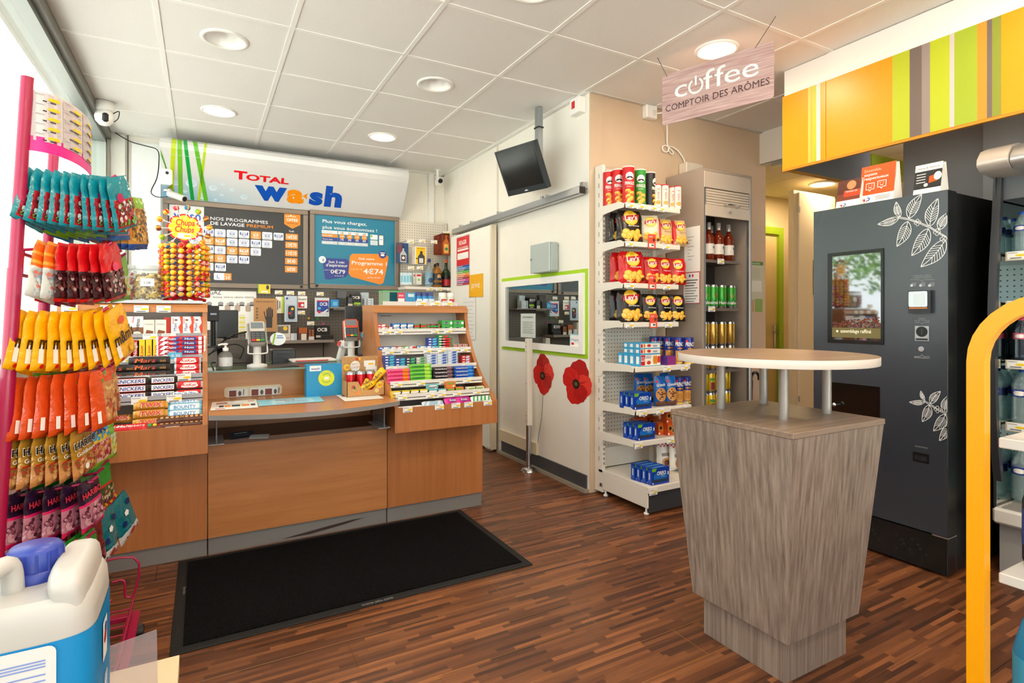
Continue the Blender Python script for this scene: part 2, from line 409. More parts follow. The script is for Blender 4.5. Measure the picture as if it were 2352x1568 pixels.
for y0 in ys[1:-1]:
    b = MB(); b.box(XL, y0 - .012, ZC + .0005, XD if y0 > YP else XR, y0 + .012, ZC + .006, BARM); b.obj('grid_bar', ceiling)
b = MB(); b.box(XD - .035, YP, ZC - .004, XD, YB, ZC + .006, BARM); b.obj('edge_angle', ceiling)
b = MB(); b.box(XL, YB - .03, ZC - .004, XD, YB, ZC + .006, BARM); b.obj('edge_angle', ceiling)
b = MB(); b.box(XD, YP - .03, ZC - .004, XR, YP, ZC + .006, C('#cfc8bf', .5)); b.obj('edge_angle', ceiling)
# downlights
GLOW = EM('#ffe3c0', 14.); REFL = C('#f3f1ee', .22, 0., .4)
def ring_kit(lit):
    q = MB(); q.lathe([(LR - .012, .012), (LR - .012, -.004), (LR + .004, -.007), (LR + .014, -.002), (LR + .014, .004)], C('#f1efeb', .35), 36, caps=False)
    kit = [('trim_ring', q.mesh('trim_ring'), [])]
    if lit:
        q = MB(); q.lathe([(LR - .012, .006), (0.0005, .006)], GLOW, 32, smooth=False); kit.append(('diffuser', q.mesh('diffuser'), []))
    else:
        q = MB(); q.lathe([(LR - .013, .004), (LR - .02, .03), (LR - .035, .07), (.045, .1), (.02, .105), (0.0005, .105)], REFL, 32, caps=False); kit.append(('reflector', q.mesh('reflector'), []))
    return kit
KLIT, KOFF = ring_kit(True), ring_kit(False)
LPOS = {(.105, 3.36): 'unlit recessed downlight nearest the window, above the counter', (1.305, 3.36): 'unlit recessed downlight above the gum display',
        (1.305, 2.16): 'unlit downlight cut by the top edge of the picture', (.105, 4.56): 'lit round downlight in front of the sign, nearer the window',
        (1.305, 4.56): 'lit round downlight in front of the right end of the sign', (2.505, 2.16): 'lit round downlight just behind the hanging wooden-look sign'}
for (ix, iy), lit in LAMPS.items():
    x, y = ix * .6 - .495, iy * .6 + 3.36
    if blocked(x - .3, y - .3) or x > XR - .2 or abs(x - 3.705) < .2: continue
    lab = LPOS.get((round(x, 3), round(y, 2)))
    o = inst('downlight', KLIT if lit else KOFF, lab or 'lit downlight outside the picture, %s the window, %s row' % ('far from' if x > 1.5 else 'mid distance from' if x > .5 else 'near', {4.56: 'back', 3.36: 'counter', 2.16: 'mat', .96: 'viewer', -.24: 'rear', -1.44: 'rearmost'}[round(y, 2)]), 'ceiling light', (x, y, ZC + .002), None, 'recessed ceiling downlights')
    if lit:
        l = bpy.data.lights.new('downlight_bulb', 'AREA'); l.shape = 'DISK'; l.size = .17; l.energy = LAMP_W; l.color = LAMP_COL
        lo = bpy.data.objects.new('downlight_bulb', l); COL.objects.link(lo); lo.parent = o; lo.location = (0, 0, -.004)
# ---- walls
def wall(name, *boxes):
    b = MB()
    for q in boxes: b.box(*q)
    return struct(b.obj(name))
wb = wall('wall_back', (XL - .1, YB, 0, XD + .1, YB + .1, ZC + .16, WALLW))
b = MB(); b.box(-.30, YB - .045, .0, -.28, YB, ZC - .01, C('#cfd2d0', .5)); b.box(-.645, YB - .03, 0, -.55, YB, ZC, C('#d9d8cf', .5)); b.box(-.505, YB - .022, 0, -.305, YB, 2.6, C('#eef0ee', .45)); b.obj('panel_cover', wb)
b = MB(); b.box(-.535, YB - .02, .5, -.529, YB - .012, ZC, BLACK); b.box(2.06, YB - .03, 1.4, 2.12, YB, ZC, WHITE, .003); b.obj('cable_cover', wb)
# door wall, with the mirrored window
wd = wall('wall_door_side', (XD, YP, 0, XD + .1, YB, ZC + .16, WALLW))
b = MB(); b.box(XD - .004, 4.27, 0, XD + .01, 4.30, 2.65, C('#d8d3c6', .5)); b.box(XD - .004, 5.12, 1.0, XD + .01, 5.135, 2.65, C('#e8e6df', .5)); b.obj('panel_joint', wd)
b = MB(); b.box(XD - .012, YP + .02, 0, XD, 4.2, .11, C('#45464a', .6, noise=.1)); b.box(XD - .035, YP, 0, XD, 4.24, .022, C('#9a9284', .4)); bs = struct(b.obj('baseboard_door_side'))
b = MB(); b.box(XD - .018, 3.62, .11, XD, 4.24, .2, C('#dccfb4', .6)); b.obj('repair_board', bs)
wp = wall('wall_partition', (XD + .1, YP, 0, 4.03, YP + .1, ZC + .16, WALLT), (XD + .002, YP - .006, 0, XD + .11, YP - .0005, ZC, WALLT))
WR = wall('wall_right', (XR + .02, YF, 0, XR + .12, 1.95, ZC + .16, C('#a9a8a8', .6, noise=.03)))
b = MB(); b.box(XR - .04, 1.30, 0, XR + .02, 1.5, 2.6, C('#b9b9b9', .4)); b.box(XR - .02, 1.22, 0, XR + .02, 1.30, 2.6, C('#7f7f80', .4)); b.obj('steel_column', WR)
# corridor beyond the partition
wall('wall_corridor_back', (4.0, 3.72, 0, 6.4, 3.82, 2.5, CREAM))
wall('wall_corridor_end', (6.3, 1.9, 0, 6.4, 3.8, 2.5, CREAM)); wall('wall_corridor_near', (4.5, 1.85, 0, 6.4, 1.95, 2.5, CREAM))
wall('wall_corridor_inner', (4.03, YP + .1, 0, 4.05, 3.72, 2.5, CREAM))
b = MB(); b.box(3.97, 1.9, 2.4, 6.4, 3.8, 2.46, C('#d9cdb2', .7)); lowc = struct(b.obj('ceiling_corridor'))
for k in range(4):
    b = MB(); b.box(3.98 + k * .6, 1.95, 2.392, 3.98 + k * .6 + .594, 3.7, 2.4, C('#e2d6bb', .8)); b.obj('ceiling_panel', lowc)
b = MB(); b.box(3.955, 1.9, 2.40, 4.03, YP, ZC + .1, C('#eee9df', .6)); b.box(3.965, 1.9, 2.36, 4.0, YP - .1, 2.40, ALU); struct(b.obj('trim_lintel'))
b = MB(); b.box(4.4, 2.35, 2.28, 6.3, 2.47, 2.392, C('#a3b935', .5)); struct(b.obj('trim_green_beam'))
inst('downlight', KLIT, 'lit downlight in the low corridor ceiling under the orange fascia', 'ceiling light', (5.0, 3.10, 2.383), None, 'recessed ceiling downlights')
l = bpy.data.lights.new('downlight_bulb', 'AREA'); l.shape = 'DISK'; l.size = .17; l.energy = LAMP_W * 2.2; l.color = (1, .74, .42)
lo = bpy.data.objects.new('downlight_bulb', l); COL.objects.link(lo); lo.location = (5.0, 3.10, 2.372)
# green framed door in the corridor
LIME = C('#a9cf2e', .45)
d = struct(mob('door_1', None)); d.location = (4.69, 3.70, 0)
b = MB(); b.box(0, -.02, .0, .46, .0, 2.0, C('#f0dca8', .5)); b.obj('door_leaf', d)
b = MB(); b.box(.46, -.05, 0, .53, .02, 2.07, LIME); b.box(-.07, -.05, 0, 0, .02, 2.07, LIME); b.box(0, -.05, 2.0, .46, .02, 2.07, LIME); b.obj('door_frame', d)
b = MB(); b.box(.405, -.03, .84, .445, -.018, 1.08, STEEL, .004); b.tube([(.425, -.03, 1.0), (.425, -.065, 1.0), (.33, -.07, 1.0)], .009, STEEL); b.obj('door_handle', d)
# tall pale duct cabinet with the electric warning plate
t = thing('service_cabinet', 'tall cream service cabinet beside the green door frame', 'cabinet', (4.63, 3.14, 0))
b = MB(); b.box(0, 0, 0, .62, .05, 2.3, C('#efe2c4', .5)); b.obj('carcass', t)
b = MB(); b.box(.05, -.02, .02, .60, 0, 2.28, C('#f3e8cf', .5), .004); b.obj('door', t)
for z in (.4, 2.1): b = MB(); b.cyl((.05, -.02, z), (.05, -.02, z + .05), .008, STEEL, n=8); b.obj('hinge', t)
f = plane((4.90, 3.118, 1.36), (1, 0, 0), (0, 0, 1)); b = MB(); b.pr(f, -.02, 0, .2, .32, C('#8d8272', .6)); b.pp(f, [(.0, .05), (.16, .05), (.08, .26)], C('#e8a013', .5), .0012); b.pp(f, [(.03, .07), (.13, .07), (.08, .2)], BLACK, .0016); b.pp(f, [(.045, .08), (.115, .08), (.08, .175)], C('#e8a013', .5), .002)
b.line(f, [(.08, .16), (.07, .12), (.09, .12), (.08, .085)], .008, BLACK, .0026)
tag(b.obj('warning_plate'), 'small electric-hazard triangle plate on the cream cabinet', 'sign')
# front (behind the viewer) and left glazing
FR = C('#8d918f', .4, .6); GLS = glass('window_glass', '#f4f8f6')
wall('wall_front', (XL - .1, YF - .1, 0, -.4, YF, ZC + .16, WALLW), (3.7, YF - .1, 0, XR + .1, YF, ZC + .16, WALLW), (-.4, YF - .1, 2.45, 3.7, YF, ZC + .16, WALLW), (-.4, YF - .1, 0, 3.7, YF, .12, WALLW))
def window(name, mk, lo, hi, n):
    w = struct(mob(name, None)); 
    for i in range(n):
        b = MB(); mk(b, lo + (hi - lo) * i / n, lo + (hi - lo) * (i + 1) / n, GLS, 'p'); b.obj('pane', w)
    for i in range(n + 1):
        b = MB(); p = lo + (hi - lo) * i / n; mk(b, p - .025, p + .025, FR, 'm'); b.obj('mullion', w)
    return w
w2 = window('window_2', lambda b, a, c, m, k: b.box(a, YF - .06 if k == 'p' else YF - .09, .12, c, YF - .05 if k == 'p' else YF - .01, 2.45, m), -.4, 3.7, 3)
wall('wall_left', (XL - .12, YF, -.02, XL, YB, .95, WALLW), (XL - .12, YF, 2.60, XL, YB, ZC + .16, C('#85857f', .6)), (XL - .12, 5.46, .95, XL, YB, 2.6, C('#d8d8cf', .5)))
w1 = struct(mob('window_1', None))
edges = [YF, -.6, 1.2, 4.86, 5.46]
for a, c in zip(edges, edges[1:]):
    b = MB(); b.box(XL - .07, a, .96, XL - .06, c, 2.57, GLS); b.obj('pane', w1)
for p in edges[1:]:
    b = MB(); b.box(XL - .12, p - .03, .95, XL - (.05 if 4 < p < 5 else .0), p + (.02 if p > 5 else .03), 2.6, C('#b9c2bb', .45)); b.obj('mullion', w1)
b = MB(); b.box(XL - .1, YF, 2.55, XL + .0, YB - .05, 2.60, FR); b.box(XL - .02, YF, 2.585, XL + .03, YB - .05, 2.65, C('#77756e', .5)); b.obj('top_rail', w1)
b = MB(); b.box(XL - .1, YF, .945, XL + .03, YB - .06, .975, C('#dcdcd6', .4)); b.box(XL - .075, YF, .975, XL - .05, YB - .06, .995, BLACK); b.obj('sill', w1)
# ---- outside the glass
b = MB(); b.box(-60, -60, -.3, -.8, 60, -.14, C('#e2e0da', .8, noise=.04)); tag(struct(b.obj('forecourt_ground')))
b = MB(); b.box(-60, -60, -.3, 60, -2.8, -.15, C('#e2e0da', .8, noise=.04)); struct(b.obj('forecourt_ground'))
cn = thing('forecourt_canopy', 'pale forecourt canopy seen through the left window', 'canopy')
b = MB(); b.box(-5.5, 3.2, 3.9, -1.3, 16, 4.2, C('#eef2ee', .5)); b.obj('roof_slab', cn)
for y in (5, 9.5, 14):
    b = MB(); b.box(-5.2, y - .15, -.14, -4.9, y + .15, 3.9, C('#e6e8e4', .5)); b.obj('column', cn)
hb = thing('far_building', 'distant pink brick building with white windows beyond the glass', 'building')
b = MB(); b.box(-20, 20, -.2, -5, 26, 5.2, C('#d9aea0', .8, noise=.1)); b.obj('wall', hb)
for k in range(5):
    b = MB(); b.box(-18.5 + k * 2.9, 19.94, 1.0, -17.1 + k * 2.9, 20.02, 2.4, C('#eef1ee', .4)); w = b.obj('window', hb)
    b = MB(); b.box(-18.4 + k * 2.9, 19.9, 1.1, -17.2 + k * 2.9, 19.95, 2.3, C('#8fa3a6', .1)); b.obj('pane', w)
b = MB(); b.box(-20.3, 19.7, 5.2, -4.7, 26.3, 5.6, C('#a0654f', .7)); b.obj('roof', hb)
LEAF = [C('#5f8a3a', .7), C('#79a048', .7), C('#4c7433', .7)]
def tree(x, y, h, lab, seed):
    r = random.Random(seed); t = thing('street_tree', lab, 'tree', (x, y, -.15), None, 'trees outside the window')
    b = MB(); b.cyl((0, 0, 0), (.1, 0, h * .5), .16, C('#6b5a48', .9), r1=.09, n=8); [b.cyl((.1, 0, h * .45), (r.uniform(-1, 1), r.uniform(-1, 1), h * r.uniform(.6, .85)), .06, C('#6b5a48', .9), r1=.02, n=6) for _ in range(6)]; b.obj('trunk', t)
    b = MB()
    for _ in range(3200):
        a = r.uniform(0, 2 * PI); e = math.acos(r.uniform(-1, 1)); q = r.random() ** .4; R_ = h * .33
        c = Vector((R_ * q * math.sin(e) * math.cos(a), R_ * q * math.sin(e) * math.sin(a), h * .66 + R_ * q * math.cos(e))); d = Vector((r.gauss(0, 1), r.gauss(0, 1), r.gauss(0, 1))).normalized(); p = d.orthogonal().normalized(); s_ = r.uniform(.04, .11)
        k = d.cross(p); b.add([c - p * s_, c + k * s_ * .5, c + p * s_, c - k * s_ * .5], [(0, 1, 2, 3)], LEAF[r.randrange(3)])
    tag(b.obj('foliage', t), kind='stuff')
tree(-8.5, 7.2, 5.5, 'leafy green tree outside, nearest the shop window', 3); tree(-11.5, 10.8, 6.5, 'taller leafy tree outside, farther from the window', 4); tree(-12, -2.5, 7.5, 'tall leafy tree outside, behind the viewer', 5)
# ================================================================ counter
GREYP = C('#807d7b', .45); EDGE = C('#8d8a88', .4); TRAY = C('#d9d5cd', .4); RAILM = C('#e7e4dc', .35); GREYR = C('#a7a6ab', .35)
PROF = [(3.62, .54), (2.925, .54), (2.925, .672), (3.04, .742), (3.12, .80), (3.187, .867), (3.245, .94), (3.29, 1.012), (3.325, 1.08), (3.346, 1.146), (3.35, 1.195), (3.365, 1.222), (3.40, 1.235), (3.62, 1.235)]
def tagmesh():
    b = MB(); f = front(0, 0, 0); b.box(-.027, 0, 0, .027, .0012, .03, TAGW); b.pp(f, [(-.004, .012), (.002, .018), (.024, .019), (.025, .011), (.01, .009)], TAGY, .0008)
    b.pr(f, -.024, .023, .004, .0255, C('#9a9a9a', .6), .0008); b.pr(f, -.018, .003, .016, .006, INK, .0008); return b.mesh('price_tag')
PT = tagmesh()
def price(parent, x, y, z, tilt=0., rz=0., s=1.):
    o = mob('price_tag', PT, parent, (x, y, z), (tilt, 0, rz)); o.scale = (s, s, s); return o
def display_unit(name, label, x0, x1, rails, railm, top=True):
    t = thing(name, label, 'display')
    for a, c in ((x0, x0 + .022), (x1 - .022, x1)):
        fr = lambda p, q, h, a=a, c=c: Vector((a - h * 0 if h == 0 else c, p, q))
        b = MB(); n = len(PROF); A = [(a, y, z) for y, z in PROF]; D = [(c, y, z) for y, z in PROF]
        b.add(A, [tuple(range(n))], BEECH); b.add(D, [tuple(reversed(range(n)))], BEECH)
        b.add(A + D, [(i, n + i, n + (i + 1) % n, (i + 1) % n) for i in range(n)], BEECH); b.obj('side_panel', t)
    b = MB(); b.box(x0 + .022, 2.925, .54, x1 - .022, 2.943, .672, BEECH); b.obj('front_lip', t)
    b = MB(); b.box(x0 + .022, 2.94, .54, x1 - .022, 3.6, .556, BEECHX); b.obj('bottom_board', t)
    b = MB(); P = [(3.341, 1.19), (3.35, 1.215), (3.37, 1.232), (3.40, 1.237), (3.62, 1.237), (3.62, 1.20), (3.39, 1.196)]; n = len(P)
    A = [(x0 - .0015, y, z + .0015) for y, z in P]; D = [(x1 + .0015, y, z + .0015) for y, z in P]; b.add(A, [tuple(reversed(range(n)))], BEECHX); b.add(D, [tuple(range(n))], BEECHX); b.add(A + D, [(i, (i + 1) % n, n + (i + 1) % n, n + i) for i in range(n)], BEECHX); b.obj('top_board', t)
    b = MB(); b.add([(x0 + .02, 3.5, 1.2), (x1 - .02, 3.5, 1.2), (x1 - .02, 3.30, .56), (x0 + .02, 3.30, .56)], [(0, 3, 2, 1)], TRAY); b.add([(x0 + .02, 3.51, 1.2), (x1 - .02, 3.51, 1.2), (x1 - .02, 3.31, .56), (x0 + .02, 3.31, .56)], [(0, 1, 2, 3)], TRAY); b.obj('back_sheet', t)
    for k in range(9):
        b = MB(); i_, j_ = k % 3, k // 3; zz = 1.17 - j_ * .115; b.box(x0 + .08 + .012 * i_, 3.5 - (1.2 - zz) * .3125 - .003, zz - .02 * (i_ % 2), x0 + .125 + .012 * i_, 3.5 - (1.2 - zz) * .3125 + .002, zz + .003 - .02 * (i_ % 2), BLACK)
        if k < 5: b.obj('hook_slot', t)
    for (y, z) in rails:
        yb = 3.5 - (1.2 - z) * .3125
        b = MB(); b.box(x0 + .022, y, z - .018, x1 - .022, y + .003, z + .018, railm); b.box(x0 + .022, y, z - .006, x1 - .022, yb, z - .002, TRAY); b.obj('shelf_tray', t)
    return t
RAIL = [(3.325, 1.075), (3.25, .957), (3.165, .862), (3.085, .782), (2.985, .722)]
CRAIL = [(3.325, 1.066), (3.25, .958), (3.165, .872), (3.06, .785)]
gum = display_unit('gum_display', 'sloped beech display stand full of gum and mints at the counter end', .905, 1.525, RAIL, RAILM)
candy = display_unit('candy_bar_display', 'sloped beech display stand of chocolate bars beside the window', -.60, .022, CRAIL, GREYR)
def xu(u, y): return aty(u, HOR, y).x
K = 1 / 4.612
for (y, z), us in zip(RAIL, [(315, 437, 825, 965), (345, 505, 745, 895, 1030, 1135), (380, 620, 1100), (430, 675, 915, 1165), (480, 775, 895, 1060, 1270)]):
    for u in us: price(gum, xu(820 + u * K, y), y - .003, z - .017)
for u in (535, 870, 1045, 1180, 1382): price(gum, xu(820 + u * K, 2.925), 2.921, .648)
for (y, z), us in zip(CRAIL, [(345, 388), (290, 388), (256, 326, 422), (320, 400)]):
    for u in us: price(candy, xu(u, y), y - .003, z - .017, s=1.15)
for u in (160, 249, 325, 376): price(candy, xu(u, 3.345), 3.338, 1.19, s=1.15)
for u in (305, 395): price(candy, xu(u, 2.925), 2.96, .664, -.9)
# bases
def base(name, label, x0, x1, mat):
    t = thing(name, label, 'counter'); b = MB(); b.box(x0 + .002, 3.10, .085, x1 - .002, 3.62, .54, mat); b.obj('cabinet', t)
    b = MB(); b.box(x0 + .003, 3.113, 0, x1 - .003, 3.6, .085, GREYP); b.obj('plinth', t); return t
base('counter_base', 'beech counter base under the chocolate bar display', -.60, .022, BEECH); base('counter_base', 'beech counter base under the gum display', .915, 1.515, BEECH)
cc = thing('service_counter', 'beech middle counter section with a curved customer ledge', 'counter')
b = MB(); b.box(.024, 3.10, .085, .913, 3.118, .54, BEECHX); b.obj('front_panel', cc)
b = MB(); b.box(.024, 3.085, .54, .913, 3.45, .562, wood('dark_ledge', '#7d5334', '#5e3c25', 'X', 20, .4)); b.obj('lower_shelf', cc)
b = MB(); b.box(.025, 3.113, 0, .912, 3.45, .085, GREYP); b.pp(front(0, 3.113, 0), [(.36, .012), (.5, .012), (.68, .032), (.79, .05), (.72, .05), (.55, .034), (.42, .02)], C('#3d2a26', .5), .0008); b.obj('plinth', cc)
b = MB(); b.box(.024, 3.43, .562, .913, 3.45, .88, BEECHX); b.obj('back_panel', cc)
pts = [(.024, 3.43)] + [(.024 + .889 * i / 16, 2.868 - .125 * math.sin(PI * i / 16) ** .9) for i in range(17)] + [(.913, 3.43)]
b = MB(); b.prism(pts, topf(0, 0, .722), .022, BEECHX, EDGE); b.obj('ledge', cc)
for x in (.055, .86):
    b = MB(); b.box(x, 2.98, .562, x + .006, 3.2, .70, glass('bracket_plastic', '#dfe3e6', .8, .1, ('#aeb2b6', .45))); b.box(x - .03, 2.98, .562, x + .036, 3.2, .566, C('#aeb2b6', .3)); b.obj('bracket', cc)
b = MB(); b.box(.024, 3.26, .88, .9, 3.80, .889, glass('counter_glass', '#cfe6db', 1., .02)); b.box(.024, 3.258, .88, .9, 3.26, .889, C('#2f5f50', .1)); b.obj('glass_top', cc)
b = MB(); b.box(.93, 3.66, .80, 1.5, 4.35, .872, C('#b9a890', .5)); b.box(.93, 4.33, 0, 1.5, 4.35, .80, BEECH); tag(b.obj('side_desk'), 'beech side desk behind the gum display', 'desk')
b = MB(); b.box(.024, 3.45, .80, .9, 3.98, .872, C('#b9a890', .5)); b.box(.024, 3.98, 0, .9, 4.0, .872, BEECH); b.obj('work_surface', cc)
f = plane((.025, 3.452, .83), (1, 0, 0), (0, 1, 0)); 
# shelf plates on top of the displays
b = MB(); b.box(-.47, 3.36, 1.237, .0, 3.62, 1.252, C('#c6c8ca', .4, .3)); tag(b.obj('shelf_plate'), 'grey metal shelf plate on top of the chocolate bar display', 'shelf')
sp = thing('shelf_plate', 'white metal shelf plate on top of the gum display', 'shelf'); b = MB(); b.box(.975, 3.40, 1.237, 1.47, 3.66, 1.241, C('#e4e2dd', .4)); b.box(.975, 3.397, 1.237, 1.47, 3.40, 1.262, C('#dddad4', .4)); b.obj('plate', sp)
for u in (675, 825, 955): price(sp, xu(820 + u * K, 3.397), 3.393, 1.232, s=1.25)
# ================================================================ packs
_kit = {}
def packbox(key, w, h, d, col, pf=None, side=None, topc=None, bev=.0):
    if key in _kit: return _kit[key]
    b = MB(); b.box(-w / 2, 0, 0, w / 2, d, h, col)
    if side:
        b.pr(left(-w / 2, d, 0), 0, 0, d, h, side, .0004); b.pr(plane((w / 2, 0, 0), (0, 1, 0), (0, 0, 1)), 0, 0, d, h, side, .0004)
    if topc: b.pr(topf(-w / 2, 0, h), 0, 0, w, d, topc, .0004)
    if pf: pf(b, front(0, 0, 0))
    _kit[key] = [(key, b.mesh(key), [])]; return _kit[key]
def bar(key, L, w, t, col, pf=None, endc=None):
    """wrapper lying along x, face to -y, crimped ends"""
    if key in _kit: return _kit[key]
    b = MB(); nu, nr = 14, 12
    def prof(u):
        e = min(u, 1 - u)
        return .12 if e < .06 else min(1., .12 + (e - .06) * 16) ** .6
    def fn(u, v):
        p = prof(u); a = 2 * PI * v - PI / 2; cx, sn = math.cos(a), math.sin(a)
        q = lambda z: math.copysign(abs(z) ** .7, z)
        wz = w * (.96 if p < .3 else 1.)
        return (-L / 2 + L * u, -q(cx) * t / 2 * p, w / 2 + q(sn) * wz / 2 * (.88 + .12 * p))
    colf = (lambda u, v: (endc or col) if min(u, 1 - u) < .07 else col)
    b.grid(fn, nu, nr, colf, True, True)
    f = lambda x, y, h: Vector((x, -(t / 2 + h), y))
    if pf: pf(b, f)
    _kit[key] = [(key, b.mesh(key), [])]; return _kit[key]
def wrapt(s, m, size, w=None, bold=.02, rot=0., x=0., y=None, under=None, sh=.15):
    def pf(b, f): b.txt(f, s, x, y if y is not None else 0, size, m, 'c', w, bold, .0015, sh, rot)
    return pf
def row(kind, name, cat, kit, desc, where, xs, y, z, dz=0., n=1, tilt=0., group=None, dy=0., rz=0.):
    """things in a row (left to right) and stacked n high"""
    ns = n if isinstance(n, (list, tuple)) else [n] * len(xs)
    for i, x in enumerate(xs):
        for k in range(ns[i]):
            pos = (', ' + ORD[i] + ' from left') if len(xs) > 1 else ''
            lv = '' if ns[i] == 1 else (', ' + (['bottom of', 'top of'][k] if ns[i] == 2 else ('bottom of' if k == 0 else 'top of' if k == ns[i] - 1 else ORD[k] + ' in')) + ' stack')
            inst(name, kit, desc + pos + lv + ', ' + where, cat, (x, y + dy * k, z + dz * k), (tilt, 0, rz), group)
red, dred, wht, blk = C('#d3141d', .35), C('#a3121b', .35), C('#f4f3ef', .4), C('#17130f', .35)
blu, dblu, lblu = C('#1f4fa8', .35), C('#15246b', .35), C('#58b7de', .35)
yel, gold, org = C('#f6c40f', .35), C('#c98b32', .3, .35), C('#ee7a1d', .35)
grn, dgrn, lgrn = C('#2c9a3f', .35), C('#17602b', .35), C('#8ccf3a', .35)
brn, dbrn, pnk, slv = C('#5a2c1b', .4), C('#2a1712', .35), C('#e6308f', .35), C('#cfd6dc', .25, .4)
def lerp(a, b_, n): return [a + (b_ - a) * i / max(1, n - 1) for i in range(n)]
def cx(us, y): return [xu(u, y) for u in us]
# ---- chocolate bar display
G = 'chocolate bars on the beech display'
y0, z0 = CRAIL[0]; Z = z0 - .001; where = 'top chocolate shelf'
def bueno(b, f): b.pr(f, -.0265, .0, .0265, .05, C('#8a5a3a', .5), .0008); b.txt(f, 'bueno', .006, .03, .017, INK, 'l', .062, .02, .0016, 0, PI / 2 - .12); b.txt(f, 'Kinder', -.014, .075, .008, red, 'l', .03, .02, .0016, 0, PI / 2 - .12); b.pd(f, 0, .018, .018, C('#f0e4cf', .5), .012, h=.0012)
row('b', 'snack_pack', 'snack', packbox('snack_pack', .053, .105, .05, wht, bueno, wht), 'white and brown chocolate pack with sideways script', where, cx((283, 313), y0), y0 + .03, Z, group=G)
def cere(b, f): b.pr(f, -.024, 0, .024, .04, C('#9a6238', .5)); b.pr(f, -.024, .08, .024, .098, blu); b.txt(f, 'Kinder', 0, .062, .01, red, 'c', .036, .02)
row('b', 'snack_pack', 'snack', packbox('cereal_bar_pack', .048, .098, .04, wht, cere), 'white snack pack with a blue band and chocolate picture', where, cx((176, 206, 231, 254), y0), y0 + .035, Z, group=G)
def ctry(b, f): b.pp(f, [(-.018, .005), (.015, .002), (.019, .03), (-.01, .037)], C('#8a4a27', .5)); b.txt(f, 'Country', 0, .062, .008, C('#5b6a8c', .5), 'c', .036)
row('b', 'snack_pack', 'snack', packbox('milk_bar_pack', .047, .088, .04, C('#f3e9d8', .45), ctry), 'cream snack pack with a chocolate square', where, cx((341, 368), y0), y0 + .03, Z, group=G)
row('b', 'snack_pack', 'snack', packbox('red_pack', .03, .1, .04, C('#d9361f', .4)), 'thin orange-red pack', 'between cream and white boxes, top chocolate shelf', cx((383,), y0), y0 + .06, Z, group=G)
def maxi(b, f): b.pp(f, [(.004, 0), (.026, 0), (.026, .104), (.012, .104), (.018, .07), (.006, .05), (.014, .02)], C('#e0461c', .4)); b.txt(f, 'Maxi', -.002, .03, .014, blu, 'l', .04, .03, .0015, 0, PI / 2); b.txt(f, 'Kinder', -.014, .068, .007, red, 'l', .028, .02, .0015, 0, PI / 2); b.pd(f, -.004, .086, .007, brn, .004)
row('b', 'snack_pack', 'snack', packbox('milk_chocolate_box', .052, .104, .035, wht, maxi), 'white box with red edge and blue sideways lettering', where, cx((406, 431, 454), y0), y0 + .025, Z, group=G)
y0, z0 = CRAIL[1]; Z = z0 - .001; where = 'second chocolate shelf'
def vert(s, m1, m2, w=.07):
    def pf(b, f): b.pr(f, -.012, .004, .012, .014, m2); b.txt(f, s, .006, .018, .013, m1, 'l', w, .02, .0015, 0, PI / 2)
    return pf
row('b', 'nougat_bar', 'snack', packbox('nougat_bar', .032, .095, .03, C('#b8231c', .35), vert('Nougat', wht, wht)), 'red upright nougat bar', where, cx((278, 294, 309), y0), y0 + .03, Z, group=G)
row('b', 'wafer_bar', 'snack', packbox('wafer_bar', .034, .098, .03, C('#f2d21b', .35), vert('Lion', red, red, .05)), 'yellow upright bar with red lettering', where, cx((324, 341, 357), y0), y0 + .03, Z, group=G)
def daim(b, f): b.pp(f, [(-.05, .002), (-.03, .002), (-.01, .022), (-.03, .022)], C('#f4f3ef', .4), .001); b.pp(f, [(.0, .002), (.02, .002), (.04, .022), (.02, .022)], C('#1f4fa8', .35), .001); b.txt(f, 'Daim', .002, .007, .011, wht, 'c', .04, .03, .0015, .1)
row('b', 'toffee_bar', 'snack', bar('toffee_bar', .125, .025, .02, C('#c8203a', .35), daim, wht), 'flat red toffee bar with white and blue stripes', where, cx((392,), y0), y0 + .03, Z, .022, 5, group=G)
def frut(b, f): b.pr(f, -.04, .004, .02, .02, C('#1b3f8f', .35), .001); b.txt(f, 'Nuts', -.01, .007, .01, wht, 'c', .04, .03); b.pr(f, .03, .003, .045, .021, wht, .001)
row('b', 'nut_bar', 'snack', bar('nut_bar', .125, .025, .02, C('#c5202b', .35), frut, wht), 'flat red and blue chocolate bar', where, cx((440,), y0), y0 + .03, Z, .022, 5, group=G)
y0, z0 = CRAIL[2]; Z = z0 - .001; where = 'third chocolate shelf'
def mars(b, f): b.txt(f, 'Mars', -.02, .009, .021, C('#c8261d', .35), 'c', .085, .03, .0014, .25); b.txt(f, 'Mars', -.018, .01, .019, C('#e9b13d', .35), 'c', .08, .0, .001, .25); b.txt(f, 'DUO', .055, .011, .009, gold, 'c', .025, .03)
row('b', 'chocolate_bar', 'snack', bar('black_caramel_bar', .17, .038, .026, blk, mars, C('#241d18', .35)), 'black bar with red-gold script', where, cx((264, 342), y0), y0 + .035, Z, .033, [2, 3], -.12, group=G, dy=.006)
def kk(b, f): b.pp(f, [(-.035, .008), (-.02, .004), (.025, .004), (.038, .01), (.03, .027), (-.02, .028)], wht, .001); b.txt(f, 'KitKat', 0, .01, .014, red, 'c', .056, .03, .0016, .2)
row('b', 'chocolate_bar', 'snack', bar('red_wafer_bar', .115, .034, .022, red, kk, slv), 'red wafer bar with a white oval logo', where, cx((431,), y0), y0 + .035, Z, .031, 3, -.12, group=G, dy=.006)
y0, z0 = CRAIL[3]; Z = z0 - .001; where = 'fourth chocolate shelf'
